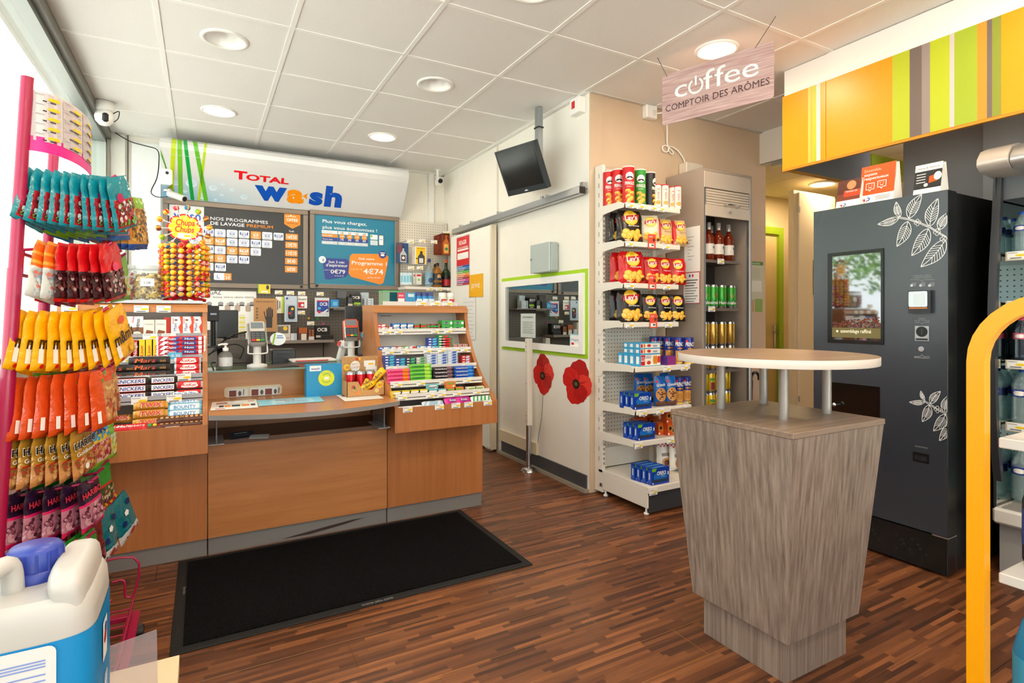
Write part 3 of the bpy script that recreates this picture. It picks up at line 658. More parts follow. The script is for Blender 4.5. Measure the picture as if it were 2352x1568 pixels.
def snk(b, f):
    b.pr(f, -.05, .007, .07, .031, wht, .0008); b.txt(f, 'SNICKERS', .012, .011, .016, C('#1d2f96', .35), 'c', .104, .035, .0015, .2); b.txt(f, '2', -.062, .01, .019, wht, 'c', .016, .05, .0015, .2); b.pd(f, -.073, .02, .005, C('#c79a5b', .4)); b.pr(f, -.05, .0055, .07, .0075, red, .0012); b.pr(f, -.05, .0305, .07, .0325, red, .0012)
row('b', 'chocolate_bar', 'snack', bar('brown_peanut_bar', .165, .039, .026, dbrn, snk), 'brown peanut bar with long blue lettering', where, cx((290,), y0), y0 + .035, Z, .033, 3, -.12, group=G, dy=.006)
def snk1(b, f): b.pr(f, -.045, .007, .045, .031, wht, .0008); b.txt(f, 'SNICKERS', 0, .011, .015, C('#1d2f96', .35), 'c', .08, .035, .0015, .2); b.pr(f, -.045, .0055, .045, .0075, red, .0012)
row('b', 'chocolate_bar', 'snack', bar('short_peanut_bar', .118, .037, .026, dbrn, snk1), 'shorter brown peanut bar with blue lettering', where, cx((373,), y0), y0 + .035, Z, .033, 3, -.12, group=G, dy=.006)
row('b', 'chocolate_bar', 'snack', _kit['red_wafer_bar'], 'wide red wafer bar with an oval logo', where, cx((434,), y0), y0 + .035, Z, .04, 2, -.12, group=G, dy=.008)
y0, Z = 2.985, .66; where = 'bottom chocolate shelf'
def twix(b, f): b.txt(f, 'TWIX', 0, .009, .02, red, 'c', .085, .045, .0018, .15); b.txt(f, 'TWIX', 0, .008, .021, wht, 'c', .09, .07, .0012, .15)
row('b', 'chocolate_bar', 'snack', bar('gold_biscuit_bar', .135, .04, .028, gold, twix, C('#d9a452', .3, .4)), 'shiny gold bar with red-white letters', where, cx((344,), y0), y0 + .02, Z + .01, .036, 3, -.45, group=G, dy=.02)
row('b', 'chocolate_bar', 'snack', _kit['gold_biscuit_bar'], 'gold bar lying loose', where, cx((268, 250), y0 + .08), y0 + .10, Z + .025, group=G, tilt=-.6)
def bnt(b, f): b.txt(f, 'BOUNTY', 0, .009, .016, C('#2a86c4', .35), 'c', .09, .04, .0016); b.pr(f, -.06, .003, .06, .007, lblu, .001)
row('b', 'chocolate_bar', 'snack', bar('coconut_bar', .14, .036, .026, C('#e9eef0', .3, .2), bnt, C('#7cc7e8', .3)), 'white and blue coconut bar', where, cx((424,), y0), y0 + .02, Z + .01, .027, 5, -.45, group=G, dy=.02)
b = MB(); b.box(-.57, 3.0, .63, -.005, 3.28, .64, TRAY); b.box(-.57, 2.985, .63, -.005, 2.99, .655, TRAY); b.obj('bottom_tray', candy)
def sach(key, w, h, t, col, pf=None): return bar(key, w, h, t, col, pf)
row('b', 'candy_pouch', 'snack', sach('red_malt_pouch', .15, .05, .04, C('#d41a1f', .3), wrapt('Maltesers', wht, .016, .1, .03, 0, 0, .018)), 'glossy red candy pouch lying', 'chocolate display front bin', cx((268, 300), 2.96), 2.965, .655, tilt=-1.0, group=G)
row('b', 'candy_pouch', 'snack', sach('mini_bag', .12, .04, .03, C('#6e3b26', .3), lambda b, f: [b.pd(f, -.04 + .02 * i, .02, .008, (yel, red, grn, yel, dred)[i], h=.0015) for i in range(5)]), 'small brown mixed-candy pouch lying', 'chocolate display front bin', cx((343,), 2.97), 2.97, .658, tilt=-1.0, group=G)
row('b', 'candy_pouch', 'snack', sach('brown_bag', .12, .04, .03, brn, lambda b, f: [b.pd(f, -.04 + .02 * i, .02, .007, C('#c59a63', .4), h=.0015) for i in range(5)]), 'brown hazelnut pouch lying', 'chocolate display front bin', cx((395, 440), 2.97), 2.97, .66, .024, [2, 2], -1.0, group=G, dy=.01)
b = MB(); f = front(0, 0, 0); b.box(-.03, 0, 0, .03, .001, .055, lblu); b.pr(f, -.026, .003, .026, .022, wht); b.pr(f, -.004, .006, .024, .016, yel, .0012); b.txt(f, '-0.30', 0, .034, .012, wht, 'c', .045, .03); tag(b.obj('promo_card', None, (xu(402, 3.24), 3.238, .935)), 'pale blue discount card clipped to the chocolate display', 'price card')
# ---- gum display
G = 'gum and mint packs on the beech display'
def gp(key, w, h, d, col, lab=wht, txt=None, tc=None):
    def pf(b, f):
        b.pp(f, [(-w * .42, h * .55), (w * .3, h * .6), (w * .42, h * .85), (-w * .3, h * .85)], lab)
        b.pd(f, w * .25, h * .25, min(w, h) * .16, wht, h=.001)
        if txt: b.txt(f, txt, 0, h * .3, h * .3, tc or wht, 'c', w * .75, .03)
    return packbox(key, w, h, d, col, pf)
def gstick(key, col, col2, w=.052): 
    return packbox(key, w, .0155, .045, col, lambda b, f: (b.pp(f, [(-w * .1, .002), (w * .3, .002), (w * .42, .0135), (w * .05, .0135)], col2), b.pr(f, -w * .4, .005, -w * .15, .011, wht)))
gu = lambda u: 820 + u * K
y0, z0 = RAIL[0]; Z = z0 - .001; where = 'top gum shelf'
R_ = dict(group=G)
row('g', 'gum_pack', 'gum', gstick('red_gum', C('#d02b2f', .35), wht, .055), 'red gum pack', where, cx((gu(270), gu(345)), y0), y0 + .012, Z, .0158, [3, 2], **R_)
row('g', 'gum_box', 'gum', gp('blue_gum_box', .05, .052, .045, C('#2d7fd0', .35), wht, 'Xtra', wht), 'blue gum box with white flash', where, cx((gu(425), gu(500), gu(573)), y0), y0 + .012, Z, **R_)
row('g', 'gum_box', 'gum', gp('green_gum_box', .05, .046, .045, C('#4e9a3b', .35), red), 'green gum box with red and white label', where, cx((gu(642), gu(710)), y0), y0 + .012, Z, **R_)
row('g', 'gum_pack', 'gum', gp('melon_gum_pack', .03, .044, .045, C('#c03a35', .35), grn), 'red and green fruit gum pack', where, cx((gu(770), gu(805), gu(840), gu(865)), y0), y0 + .012, Z, **R_)
row('g', 'gum_box', 'gum', packbox('mint_gum_box', .075, .034, .06, C('#3fae49', .35), lambda b, f: (b.pd(f, -.008, .017, .012, dblu, .008), b.pd(f, .026, .017, .009, wht), b.txt(f, 'Airwaves', -.008, .014, .006, wht, 'c', .03, .02))), 'bright green mint gum box', where, cx((gu(965), gu(1085)), y0), y0 + .012, Z, .0345, 2, **R_)
y0, z0 = RAIL[1]; Z = z0 - .001; where = 'second gum shelf'
for i, (u, c, d) in enumerate(((290, '#2f59b5', 'blue and white'), (370, '#3a66c0', 'blue and white'), (440, '#d8484a', 'pink-red'), (515, '#6fae3c', 'green'), (597, '#e7e3e0', 'white'), (680, '#3f9fd8', 'light blue'), (755, '#4b74c9', 'blue'))):
    nb = {0: 'left of all', 1: 'second from the left', 2: 'next to the green one', 3: 'beside the pink-red one', 4: 'left of the light blue one', 5: 'right of the white one', 6: 'before the dark blue stack'}[i]
    row('g', 'gum_pack', 'gum', gstick('gum_' + c[1:], C(c, .35), wht if i != 4 else red, .06), d + ' gum pack, ' + nb, where, cx((gu(u),), y0), y0 + .012, Z, .0158, 2, **R_)
row('g', 'gum_pack', 'gum', gstick('navy_gum', C('#1e3f9c', .35), lblu, .066), 'dark blue gum pack', where, cx((gu(845), gu(812)), y0), y0 + .014, Z, .0158, [2, 5], **R_)
row('g', 'gum_pack', 'gum', gstick('emerald_gum', C('#1f8f45', .35), red, .075), 'emerald green gum pack', where, cx((gu(960), gu(925)), y0), y0 + .012, Z, .0158, [5, 6], **R_)
row('g', 'gum_pack', 'gum', packbox('striped_gum', .035, .017, .045, C('#e8ddd5', .4), lambda b, f: [b.pr(f, -.017 + .012 * i, 0, -.011 + .012 * i, .017, C('#a1322b', .4)) for i in range(3)]), 'brown and white striped gum pack', where, cx((gu(1050), gu(1100), gu(1150)), y0), y0 + .012, Z, .0175, 2, **R_)
y0, z0 = RAIL[2]; Z = z0 - .001; where = 'third gum shelf'
row('g', 'gum_pack', 'gum', gstick('ocean_gum', C('#1a3f96', .35), C('#3fb5c8', .35), .066), 'blue gum pack with turquoise wave', where, cx((gu(355), gu(470)), y0), y0 + .012, Z, .0158, [5, 4], **R_)
row('g', 'gum_pack', 'gum', gstick('black_gum', C('#23262b', .35), C('#3fb58a', .35), .064), 'black gum pack with green wave', where, cx((gu(580),), y0), y0 + .012, Z, .0158, 4, **R_)
row('g', 'gum_pack', 'gum', gstick('silver_gum', C('#b9b7b2', .3, .3), grn, .064), 'silver gum pack', where, cx((gu(685),), y0), y0 + .012, Z, .0158, 4, **R_)
row('g', 'gum_pack', 'gum', gstick('ice_gum', C('#c9d7ea', .3), C('#3b62b8', .35), .068), 'icy white and blue gum pack', where, cx((gu(800), gu(915), gu(1020)), y0), y0 + .012, Z, .0158, [5, 5, 6], **R_)
row('g', 'gum_pack', 'gum', gstick('cherry_gum', C('#c9242b', .35), C('#c9d7ea', .35), .06), 'red and white cherry gum pack', where, cx((gu(1165),), y0), y0 + .012, Z, .0158, 4, **R_)
y0, z0 = RAIL[3]; Z = z0 - .001; where = 'fourth gum shelf'
def roll(key, col, c2, s='mentos', tc=None):
    if key in _kit: return _kit[key]
    b = MB(); L = .13; b.cyl((-L / 2, .012, .012), (L / 2, .012, .012), .0115, col, n=12); b.cyl((L * .18, .012, .012), (L * .42, .012, .012), .0118, c2, n=12)
    f = lambda x, y, h: Vector((x, .012 - math.sqrt(max(0, .0115 ** 2 - min(.0114, abs(y - .012)) ** 2)) - h, y)); b.txt(f, s, -.015, .0075, .009, tc or wht, 'c', .075, .04, .0012)
    _kit[key] = [(key, b.mesh(key), [])]; return _kit[key]
row('g', 'mint_roll', 'mints', roll('pink_mint_roll', C('#e8508f', .35), org, tc=C('#c01d2c', .4)), 'pink and orange fruit mint roll', where, cx((gu(455),), y0), y0 + .01, Z, .021, 4, **R_, dy=.004)
row('g', 'mint_roll', 'mints', roll('green_mint_roll', C('#6cc73a', .35), C('#a9dc4a', .35), tc=dblu), 'lime green mint roll with navy lettering', where, cx((gu(690),), y0), y0 + .01, Z, .0215, 5, **R_, dy=.004)
row('g', 'mint_roll', 'mints', roll('dark_mint_roll', C('#2b2733', .35), C('#7a5a66', .35)), 'dark mint roll with white lettering', where, cx((gu(930),), y0), y0 + .01, Z, .021, 4, **R_, dy=.004)
row('g', 'mint_roll', 'mints', roll('blue_mint_roll', C('#1d57b8', .35), C('#2f86d8', .35)), 'bright blue mint roll', where, cx((gu(1150),), y0), y0 + .01, Z, .021, 4, **R_, dy=.004)
y0, z0 = RAIL[4]; Z = z0 - .001; where = 'fifth gum shelf'
row('g', 'pastille_box', 'mints', gp('yellow_pastille_box', .06, .034, .03, C('#e6cf2b', .4), wht, 'Ricola', C('#b5222a', .4)), 'yellow herb pastille box', where, cx((gu(430), gu(522), gu(620), gu(715)), y0), y0 + .012, Z, **R_)
row('g', 'pastille_box', 'mints', gp('aqua_pastille_box', .062, .03, .03, C('#6fc4cf', .4), wht, 'Ricola', C('#b5222a', .4)), 'pale turquoise pastille box', where, cx((gu(812), gu(912)), y0), y0 + .012, Z, .031, [2, 1], **R_)
row('g', 'pastille_box', 'mints', gp('orange_pastille_box', .058, .034, .03, C('#e98436', .4), C('#7fae3c', .4)), 'orange pastille box', where, cx((gu(1005), gu(1090)), y0), y0 + .012, Z, .035, [2, 1], **R_)
row('g', 'pastille_box', 'mints', gp('cream_pastille_box', .058, .03, .03, C('#e9e6d0', .4), C('#7fae3c', .4)), 'cream and green pastille box', where, cx((gu(1225), gu(1310)), y0), y0 + .012, Z, **R_)
b = MB(); b.box(.93, 2.945, .62, 1.5, 3.1, .63, TRAY); b.obj('bin_floor', gum)
where = 'gum display front bin'
row('g', 'brush_box', 'hygiene item', packbox('brush_box', .085, .045, .025, wht, lambda b, f: (b.pd(f, 0, .022, .03, C('#1c3a94', .4), .013), b.txt(f, 'Oral-B', 0, .018, .01, wht, 'c', .045, .03, .0016))), 'white dental pack with a navy oval', where, cx((gu(535), gu(668)), 2.955), 2.955, .64, tilt=-.8, group=G)
row('g', 'tissue_pack', 'hygiene item', sach('tissue_pack', .09, .045, .02, C('#dfe8ee', .4), lambda b, f: [b.pp(f, [(-.04 + .028 * i, .008), (-.03 + .028 * i, .008), (-.015 + .028 * i, .036), (-.025 + .028 * i, .036)], C('#9cc3dd', .4), .001) for i in range(3)]), 'white and pale blue tissue sachet', where, cx((gu(780), gu(850)), 2.965), 2.965, .655, tilt=-.8, group=G)
row('g', 'sweet_sachet', 'candy', sach('pink_sachet', .1, .05, .025, C('#d42a93', .3), lambda b, f: (b.pd(f, 0, .024, .025, C('#7f2d86', .4), .014, h=.0012), b.txt(f, 'Fritt', 0, .018, .013, wht, 'c', .04, .03, .0018))), 'bright pink sweet sachet', where, cx((gu(1020), gu(1140)), 2.965), 2.965, .66, tilt=-.7, group=G, rz=.15)
row('g', 'sweet_sachet', 'candy', sach('mint_sachet', .09, .045, .025, C('#e8f2ea', .3), lambda b, f: [b.pp(f, [(-.04 + .024 * i, .006), (-.03 + .024 * i, .006), (-.02 + .024 * i, .038), (-.03 + .024 * i, .038)], C('#2fa56b', .4), .001) for i in range(4)]), 'white and green striped mint sachet', where, cx((gu(1290), gu(1370)), 2.965), 2.965, .66, tilt=-.7, group=G)
# ---- on the white shelf plate above the gum
t = thing('gum_refill_tub', 'clear pale-green tub of gum packets above the gum display', 'box', (xu(897, 3.46), 3.44, 1.241))
b = MB(); b.box(-.055, 0, 0, .055, .09, .085, glass('pale_green_plastic', '#cfeacf', .6, .2, ('#b9e0b6', .4))); b.obj('tub', t); b = MB(); b.box(-.058, -.003, .085, .058, .093, .09, C('#59c96a', .4)); b.obj('lid', t)
b = MB(); f = front(-.08, 3.44, 1.243); b.T = Matrix.Translation((xu(925, 3.44), 0, 0)); b.box(-.085, 3.44, 1.243, .085, 3.5, 1.32, C('#2f93c7', .4)); b.pr(front(-.085, 3.44, 1.243), 0, 0, .17, .01, red); b.pr(front(-.085, 3.44, 1.243), .05, .012, .1, .076, C('#d8324a', .4), .001); b.pr(front(-.085, 3.44, 1.243), .055, .015, .095, .04, wht, .0016); b.pr(front(-.085, 3.44, 1.243), .12, .05, .16, .07, C('#cfe3ee', .4), .001); b.txt(front(-.085, 3.44, 1.243), 'BAIN', .075, .052, .012, wht, 'c', .03, .02)
tag(b.obj('tissue_multipack'), 'blue and red packet with white panels beside the green tub', 'packet')
def bottlegum(key, c1, c2, cap):
    if key in _kit: return _kit[key]
    b = MB(); b.lathe([(.026, 0), (.029, .004), (.029, .05), (.024, .062)], c1, 16); b.pr(front(-.018, -.0285, .012), 0, 0, .036, .03, c2)
    q = MB(); q.lathe([(.025, .06), (.025, .082), (.02, .085), (0.0005, .085)], cap, 16)
    _kit[key] = [('tub_body', b.mesh('tub_body'), []), ('cap', q.mesh('cap'), [])]; return _kit[key]
for i, u in enumerate((960, 974, 987)): inst('gum_tub', bottlegum('blue_gum_tub', C('#1b86c6', .3), C('#d7ecf5', .4), C('#3d4c8a', .4)), 'blue gum tub, %s from the left above the gum display' % ORD[i], 'gum', (xu(u, 3.47), 3.47, 1.241), None, 'gum tubs on the white shelf plate')
for i, u in enumerate((1016, 1034)): inst('gum_tub', bottlegum('red_gum_tub', C('#d7dfd0', .3), C('#cf2f3a', .4), C('#ece9e6', .4)), 'red and white gum tub, %s above the gum display' % ('left' if i == 0 else 'right'), 'gum', (xu(u, 3.47), 3.47, 1.241), None, 'gum tubs on the white shelf plate')
# ================================================================ sweets rack by the window
PINK = C('#a80e45', .3, 0., .3); HOT = C('#ee1f8f', .35)
TL = .049
def rx(x, z): return x + (z - 1.0) * TL
PY_ = (2.0, 2.11, 2.22, 2.33)
rack = thing('sweets_rack', 'leaning crimson metal peg rack hung with sweet bags by the window', 'rack')
for y, x in ((1.945, -.452), (2.40, -.475)):
    b = MB(); b.cyl((rx(x, .06), y, .06), (rx(x, 1.30), y, 1.30), .0165, PINK, n=16); b.cyl((rx(x, 1.30), y, 1.30), (rx(x, 1.815), y, 1.815), .0145, PINK, n=16); b.obj('pole', rack)
    b = MB(); b.cyl((rx(x, 1.815), y, 1.815), (rx(x, 1.82), y, 1.822), .0148, C('#e9e7ea', .3), n=16); b.obj('pole_cap', rack)
ROWS = [1.574, 1.376, 1.185, 1.008, .848, .695, .537, .385]
for z in ROWS:
    xb = rx(-.455, z)
    b = MB(); b.tube([(xb, 1.945, z - .03), (xb, 2.40, z - .03)], .0055, PINK); b.tube([(xb, 1.945, z - .09), (xb, 2.40, z - .09)], .0055, PINK); b.obj('crossbar', rack)
    for y in PY_:
        b = MB(); b.tube([(xb, y, z - .09), (xb + .004, y, z - .028), (xb + .02, y, z - .018), (xb + .175, y, z - .004), (xb + .192, y, z + .003), (xb + .205, y, z + .013)], .0042, PINK); b.obj('prong', rack)
# curved price header between the poles
def hd(u, v):
    a = PI * u; y = 2.172 - .228 * math.cos(a); x = rx(-.45, 1.7) + .105 * math.sin(a) ** .8; return (x, y, 1.62 + .0 * u + .165 * v)
b = MB(); b.grid(hd, 24, 4, lambda u, v: HOT if v < .15 else (C('#d6cfd1', .4) if u < .72 else (dblu if v > .25 else HOT)), True)
b.grid(lambda u, v: Vector(hd(u, v)) - Vector((.0015, 0, 0)), 24, 4, wht, True, True)
b.T = None
def hf(x, y, h):     # x along 0..1, y 0..1
    p = Vector(hd(x, y)); q = Vector(hd(min(1, x + .01), y)) - Vector(hd(max(0, x - .01), y)); n_ = Vector((q.y, -q.x, 0)).normalized(); return p + n_ * (h + .0006)
for i in range(4):
    for j in range(5):
        if i == 3 and j != 4: continue
        x0, y0 = .03 + i * .18, .18 + j * .162
        b.pr(hf, x0, y0, x0 + .165, y0 + .15, C('#c9bfc2', .5), .0006, 2); b.pp(hf, [(x0 + .07, y0 + .06), (x0 + .1, y0 + .1), (x0 + .15, y0 + .105), (x0 + .16, y0 + .055), (x0 + .1, y0 + .045)], TAGY, .0014); b.pr(hf, x0 + .05, y0 + .015, x0 + .13, y0 + .035, INK, .0014); b.pr(hf, x0 + .01, y0 + .12, x0 + .06, y0 + .13, C('#a9a3a6', .5), .0014)
b.txt(hf, 'FUN', .80, .03, .13, wht, 'l', .12, .03, .0018); b.pd(hf, .8, .75, .03, wht, .09); b.pd(hf, .86, .8, .03, C('#7fc241', .4), .09); b.pr(hf, .76, .42, .82, .62, wht, .0012); b.pr(hf, .85, .42, .9, .62, wht, .0012)
b.obj('price_header', rack)
# base tray
b = MB(); b.box(-.64, 1.83, .045, -.60, 2.53, .06, PINK); b.box(-.245, 1.83, .045, -.205, 2.53, .06, PINK); b.box(-.60, 1.83, .045, -.245, 1.87, .06, PINK); b.box(-.60, 2.49, .045, -.245, 2.53, .06, PINK); b.obj('base_frame', rack)
b = MB()
for k in range(11): b.tube([(-.6, 1.86 + k * .064, .085), (-.225, 1.86 + k * .064, .085)], .003, PINK, 6)
for x in (-.5, -.36, -.235): b.tube([(x, 1.85, .082), (x, 2.51, .082)], .003, PINK, 6)
b.tube([(-.225, 1.85, .12), (-.225, 2.51, .12)], .004, PINK, 6); tag(b.obj('wire_tray', rack), kind='stuff')
b = MB(); b.tube([(-.45, 2.49, .27), (-.225, 2.51, .27), (-.222, 2.51, .14), (-.25, 2.51, .13), (-.255, 2.51, .19), (-.29, 2.51, .19)], .0042, PINK); b.tube([(-.40, 2.5, .26), (-.30, 2.5, .13), (-.29, 2.5, .13)], .0042, PINK); b.tube([(-.46, 2.47, .06), (-.46, 2.47, .28)], .004, PINK); b.obj('side_rail', rack)
for x, y in ((-.2, 2.44), (-.62, 2.44), (-.2, 1.9), (-.62, 1.9)):
    b = MB(); b.cyl((x - .01, y, .022), (x + .012, y, .022), .021, BLACK, n=12); b.box(x - .006, y - .01, .03, x + .008, y + .01, .046, C('#444', .4) if False else C('#444444', .4)); b.obj('caster', rack)
# ---- sweet bags
def bag(key, w, h, t, colf, pf=None, nx=12, ny=19, crimp=.1):
    if key in _kit: return _kit[key]
    r = random.Random(sum(map(ord, key))); b = MB()
    def th(u, v):
        u, v = min(1., max(0., u)), min(1., max(0., v))
        e = max(0, 1 - abs(2 * u - 1) ** 2.4); k = 1 if v < 1 - crimp else max(0, (1 - v) / crimp) * .7
        return t / 2 * (1 if w > .118 or h > .171 else .68) * e ** .55 * (min(1, v / .12) ** .6) * (1.08 - .75 * v ** 1.6) * k
    jit = {(i, j): (r.uniform(-1, 1) * .0022, r.uniform(-1, 1) * .0028) for i in range(nx + 1) for j in range(ny + 1)}
    def side(sg):
        def fn(u, v):
            i, j = round(u * nx), round(v * ny); dx, dy = jit[i, j]; ww = w * (1 - .06 * math.sin(PI * v) - (.22 * max(0, (v - .8) / .2)))
            return (-ww / 2 + ww * u + dx * .4, sg * (th(u, v) + abs(dy) * (0 < i < nx)), -h + h * v)
        return fn
    b.grid(side(-1), nx, ny, lambda u, v: colf(u, v, FIX), True); b.grid(side(1), nx, ny, lambda u, v: colf(u, v, FIX), True, True)
    f = lambda x, y, hh: Vector((x, -(th(x / w + .5, y / h) + hh + .003), y - h))
    fb = lambda x, y, hh: Vector((x, -(th(x / w + .5, y / h) + hh), y - h)); k = 0
    for _ in range(170):       # sweets showing through the clear window
        u, v = r.uniform(.04, .96), r.uniform(.05, .95); c0 = colf(u, v, FIX)
        if all(colf(u, v, r) == c0 for _ in range(7)): continue
        c1 = colf(u, v, r)
        if all(colf(min(.99, max(.01, u + a)), min(.99, max(.01, v + c_)), FIX) == c0 for a, c_ in ((.05, 0), (-.05, 0), (0, .04), (0, -.04))): b.pd(fb, (u - .5) * w * .93, v * h, r.uniform(.005, .0085), c1, r.uniform(.004, .0065), .0024 + .000006 * k, 10, r.uniform(0, 3)); k += 1
    if pf: pf(b, f)
    _kit[key] = [(key, b.mesh(key), [])]; return _kit[key]
class _Fix:
    def randrange(s, n): return 0
    def random(s): return 0.
FIX = _Fix()
GL = .18
teal, lime2 = C('#0f8b9c', GL), C('#79b928', GL); clr = C('#cfd5d2', GL)
def mix(*cs): return lambda r: cs[r.randrange(len(cs))]
rg = mix(C('#b3121c', GL), C('#3aa335', GL), C('#7f0e18', GL), C('#55b83a', GL), C('#5a1116', GL))
dk = mix(C('#3a1216', GL), C('#5c2026', GL), C('#7b3a3a', GL)); fr_ = mix(C('#d9a8a0', GL), C('#b5473a', GL), C('#c98d4a', GL), C('#9a2a2a', GL)); pk = mix(C('#b9788c', GL), C('#8c4a62', GL), C('#5a2a3c', GL), C('#d09aa8', GL))
BG = {}
BG['teal'] = ('glossy teal candy bag with red and green sweets', bag('teal_candy_bag', .115, .155, .03, lambda u, v, r: teal if v > .58 or u < .05 or v < .05 else (rg(r) if r.random() < .8 else clr), lambda b, f: b.pd(f, -.02, .095, .014, C('#c2185b', .3), h=.0015)))
BG['lime'] = ('lime green candy bag', bag('lime_candy_bag', .115, .16, .03, lambda u, v, r: lime2 if v > .55 or v < .1 else mix(C('#c9d77a', GL), C('#e0a43a', GL), clr)(r)))
BG['blue'] = ('blue candy bag with clear window', bag('blue_candy_bag', .115, .16, .03, lambda u, v, r: C('#1d6fc4', GL) if v > .5 or v < .1 else mix(C('#d5483c', GL), C('#e9e6df', GL), C('#3f8ed4', GL))(r)))
BG['amber'] = ('amber and brown candy bag with a green leaf top', bag('amber_candy_bag', .115, .18, .03, lambda u, v, r: C('#86b52b', GL) if v > .8 else mix(C('#c98d2c', GL), C('#8a5a26', GL), C('#d7a85a', GL), C('#4a2f1a', GL))(r) if v > .1 else C('#1f4fa8', GL)))
BG['red'] = ('red candy bag with dark cherries in a clear window', bag('red_candy_bag', .11, .165, .03, lambda u, v, r: C('#d0121b', GL) if v > .55 or v < .06 else dk(r) if r.random() < .75 else C('#b59a98', GL), lambda b, f: b.pd(f, .0, .098, .014, C('#e23f6a', .3), h=.0015)))
BG['orangewhite'] = ('orange and white striped candy bag', bag('striped_candy_bag', .115, .16, .032, lambda u, v, r: (C('#f26d1c', GL) if int(v * 16) % 3 else C('#f5a83a', GL)) if v > .5 else mix(clr, C('#d9dfe2', GL), C('#9bb4c9', GL), C('#d97a6a', GL))(r)))
BG['olive'] = ('olive green and yellow candy bag', bag('olive_candy_bag', .105, .16, .03, lambda u, v, r: C('#7b8a22', GL) if v > .5 else mix(C('#8a7a3a', GL), C('#a5432a', GL), C('#4a5a2a', GL))(r)))
def mm(b, f): b.txt(f, "m&m's", -.047, .06, .036, C('#3a1d10', .3), 'l', .098, .05, .0022, .1); b.pd(f, .01, .125, .017, C('#e2571e', .3), .011); b.pr(f, -.045, .02, -.03, .07, wht, .001); b.prr(f, .005, .018, .028, .042, .004, C('#c99a14', .3), .0016); b.prr(f, .008, .021, .025, .039, .003, C('#f7b50e', GL), .002); b.pd(f, -.03, .012, .006, red)
BG['yellow'] = ('bright yellow candy pouch with brown lettering', bag('yellow_candy_pouch', .115, .165, .028, lambda u, v, r: C('#f7b50e', GL), mm))
BG['orange'] = ('orange candy bag with green leaves and white seam strip', bag('orange_candy_bag', .105, .17, .034, lambda u, v, r: (C('#dc4f1a', GL) if (u < .42 or v > .85 or v < .08) else mix(C('#c98a52', GL), C('#e0b06a', GL), C('#b04a2a', GL))(r)) if v < .78 or u < .3 else (C('#e2571e', GL) if r.random() < .55 else C('#5a9a3a', GL)), lambda b, f: b.pr(f, -.042, .02, -.03, .055, wht, .002)))
def hari(b, f): b.txt(f, 'HARIBO', -.048, .088, .021, wht, 'l', .096, .12, .0022); b.txt(f, 'HARIBO', -.047, .089, .019, BLACK, 'l', .094, .05, .003); b.txt(f, 'Goldbears', -.044, .068, .011, wht, 'l', .08, .02, .0024); b.pr(f, -.048, .056, .048, .06, red, .002); b.pd(f, -.012, .03, .009, wht, h=.0025)
BG['gold'] = ('gold gummy-bear bag with red stripe', bag('gold_candy_bag', .11, .14, .032, lambda u, v, r: C('#b98a2a', GL, .2) if v > .42 else mix(C('#c98d52', GL), C('#a8452f', GL), C('#d9b074', GL), C('#8a5a2a', GL))(r), hari))
BG['pik'] = ('pale blue and lime sour-candy bag', bag('sour_candy_bag', .11, .14, .03, lambda u, v, r: C('#8ad02a', GL) if v < .1 or v > .92 else (C('#e8c93a', GL) if r.random() < .25 else C('#3fa5d8', GL)) if v > .55 else fr_(r), lambda b, f: b.txt(f, 'PIK', -.045, .1, .026, C('#1c3f9c', .3), 'l', .07, .05, .0022)))
BG['purple'] = ('dark purple candy bag with pink stripe', bag('purple_candy_bag', .1, .145, .032, lambda u, v, r: C('#2a1530', GL) if v > .58 else C('#d81f62', GL) if v > .52 or v < .08 else pk(r), lambda b, f: b.txt(f, 'HARIBO', -.04, .1, .016, C('#d8344a', .3), 'l', .075, .06, .0022)))
BG['green'] = ('leaf green candy bag with red stripe', bag('green_candy_bag', .105, .145, .03, lambda u, v, r: C('#1f8a2c', GL) if v > .45 else C('#c9202a', GL) if v > .4 else mix(C('#3a5a2a', GL), C('#6a2a22', GL), C('#b5a78a', GL))(r)))
BG['maroon'] = ('maroon candy bag', bag('maroon_candy_bag', .1, .145, .03, lambda u, v, r: C('#6a101c', GL) if v > .4 else mix(C('#7a2a3a', GL), C('#3a1a20', GL), C('#9a4a5a', GL))(r)))
BG['strong'] = ('orange candy bag with red-yellow top', bag('sunny_candy_bag', .11, .17, .03, lambda u, v, r: (C('#d81f2a', GL) if r.random() < .5 else C('#f2b51a', GL)) if v > .72 else C('#e0561c', GL), lambda b, f: [b.pd(f, -.02 + .02 * i, .05 + .02 * i, .008, (yel, grn, red)[i], h=.002) for i in range(3)]))
BG['tealstar'] = ('teal candy bag with navy stars', bag('star_candy_bag', .11, .17, .03, lambda u, v, r: C('#0f6f7c', GL) if v > .2 else mix(C('#cfcfcf', GL), C('#b03a3a', GL))(r), lambda b, f: [b.pd(f, -.02 + .025 * i, .07 + .03 * i, .012, (dblu, wht, dblu)[i], h=.002, n=5) for i in range(3)]))
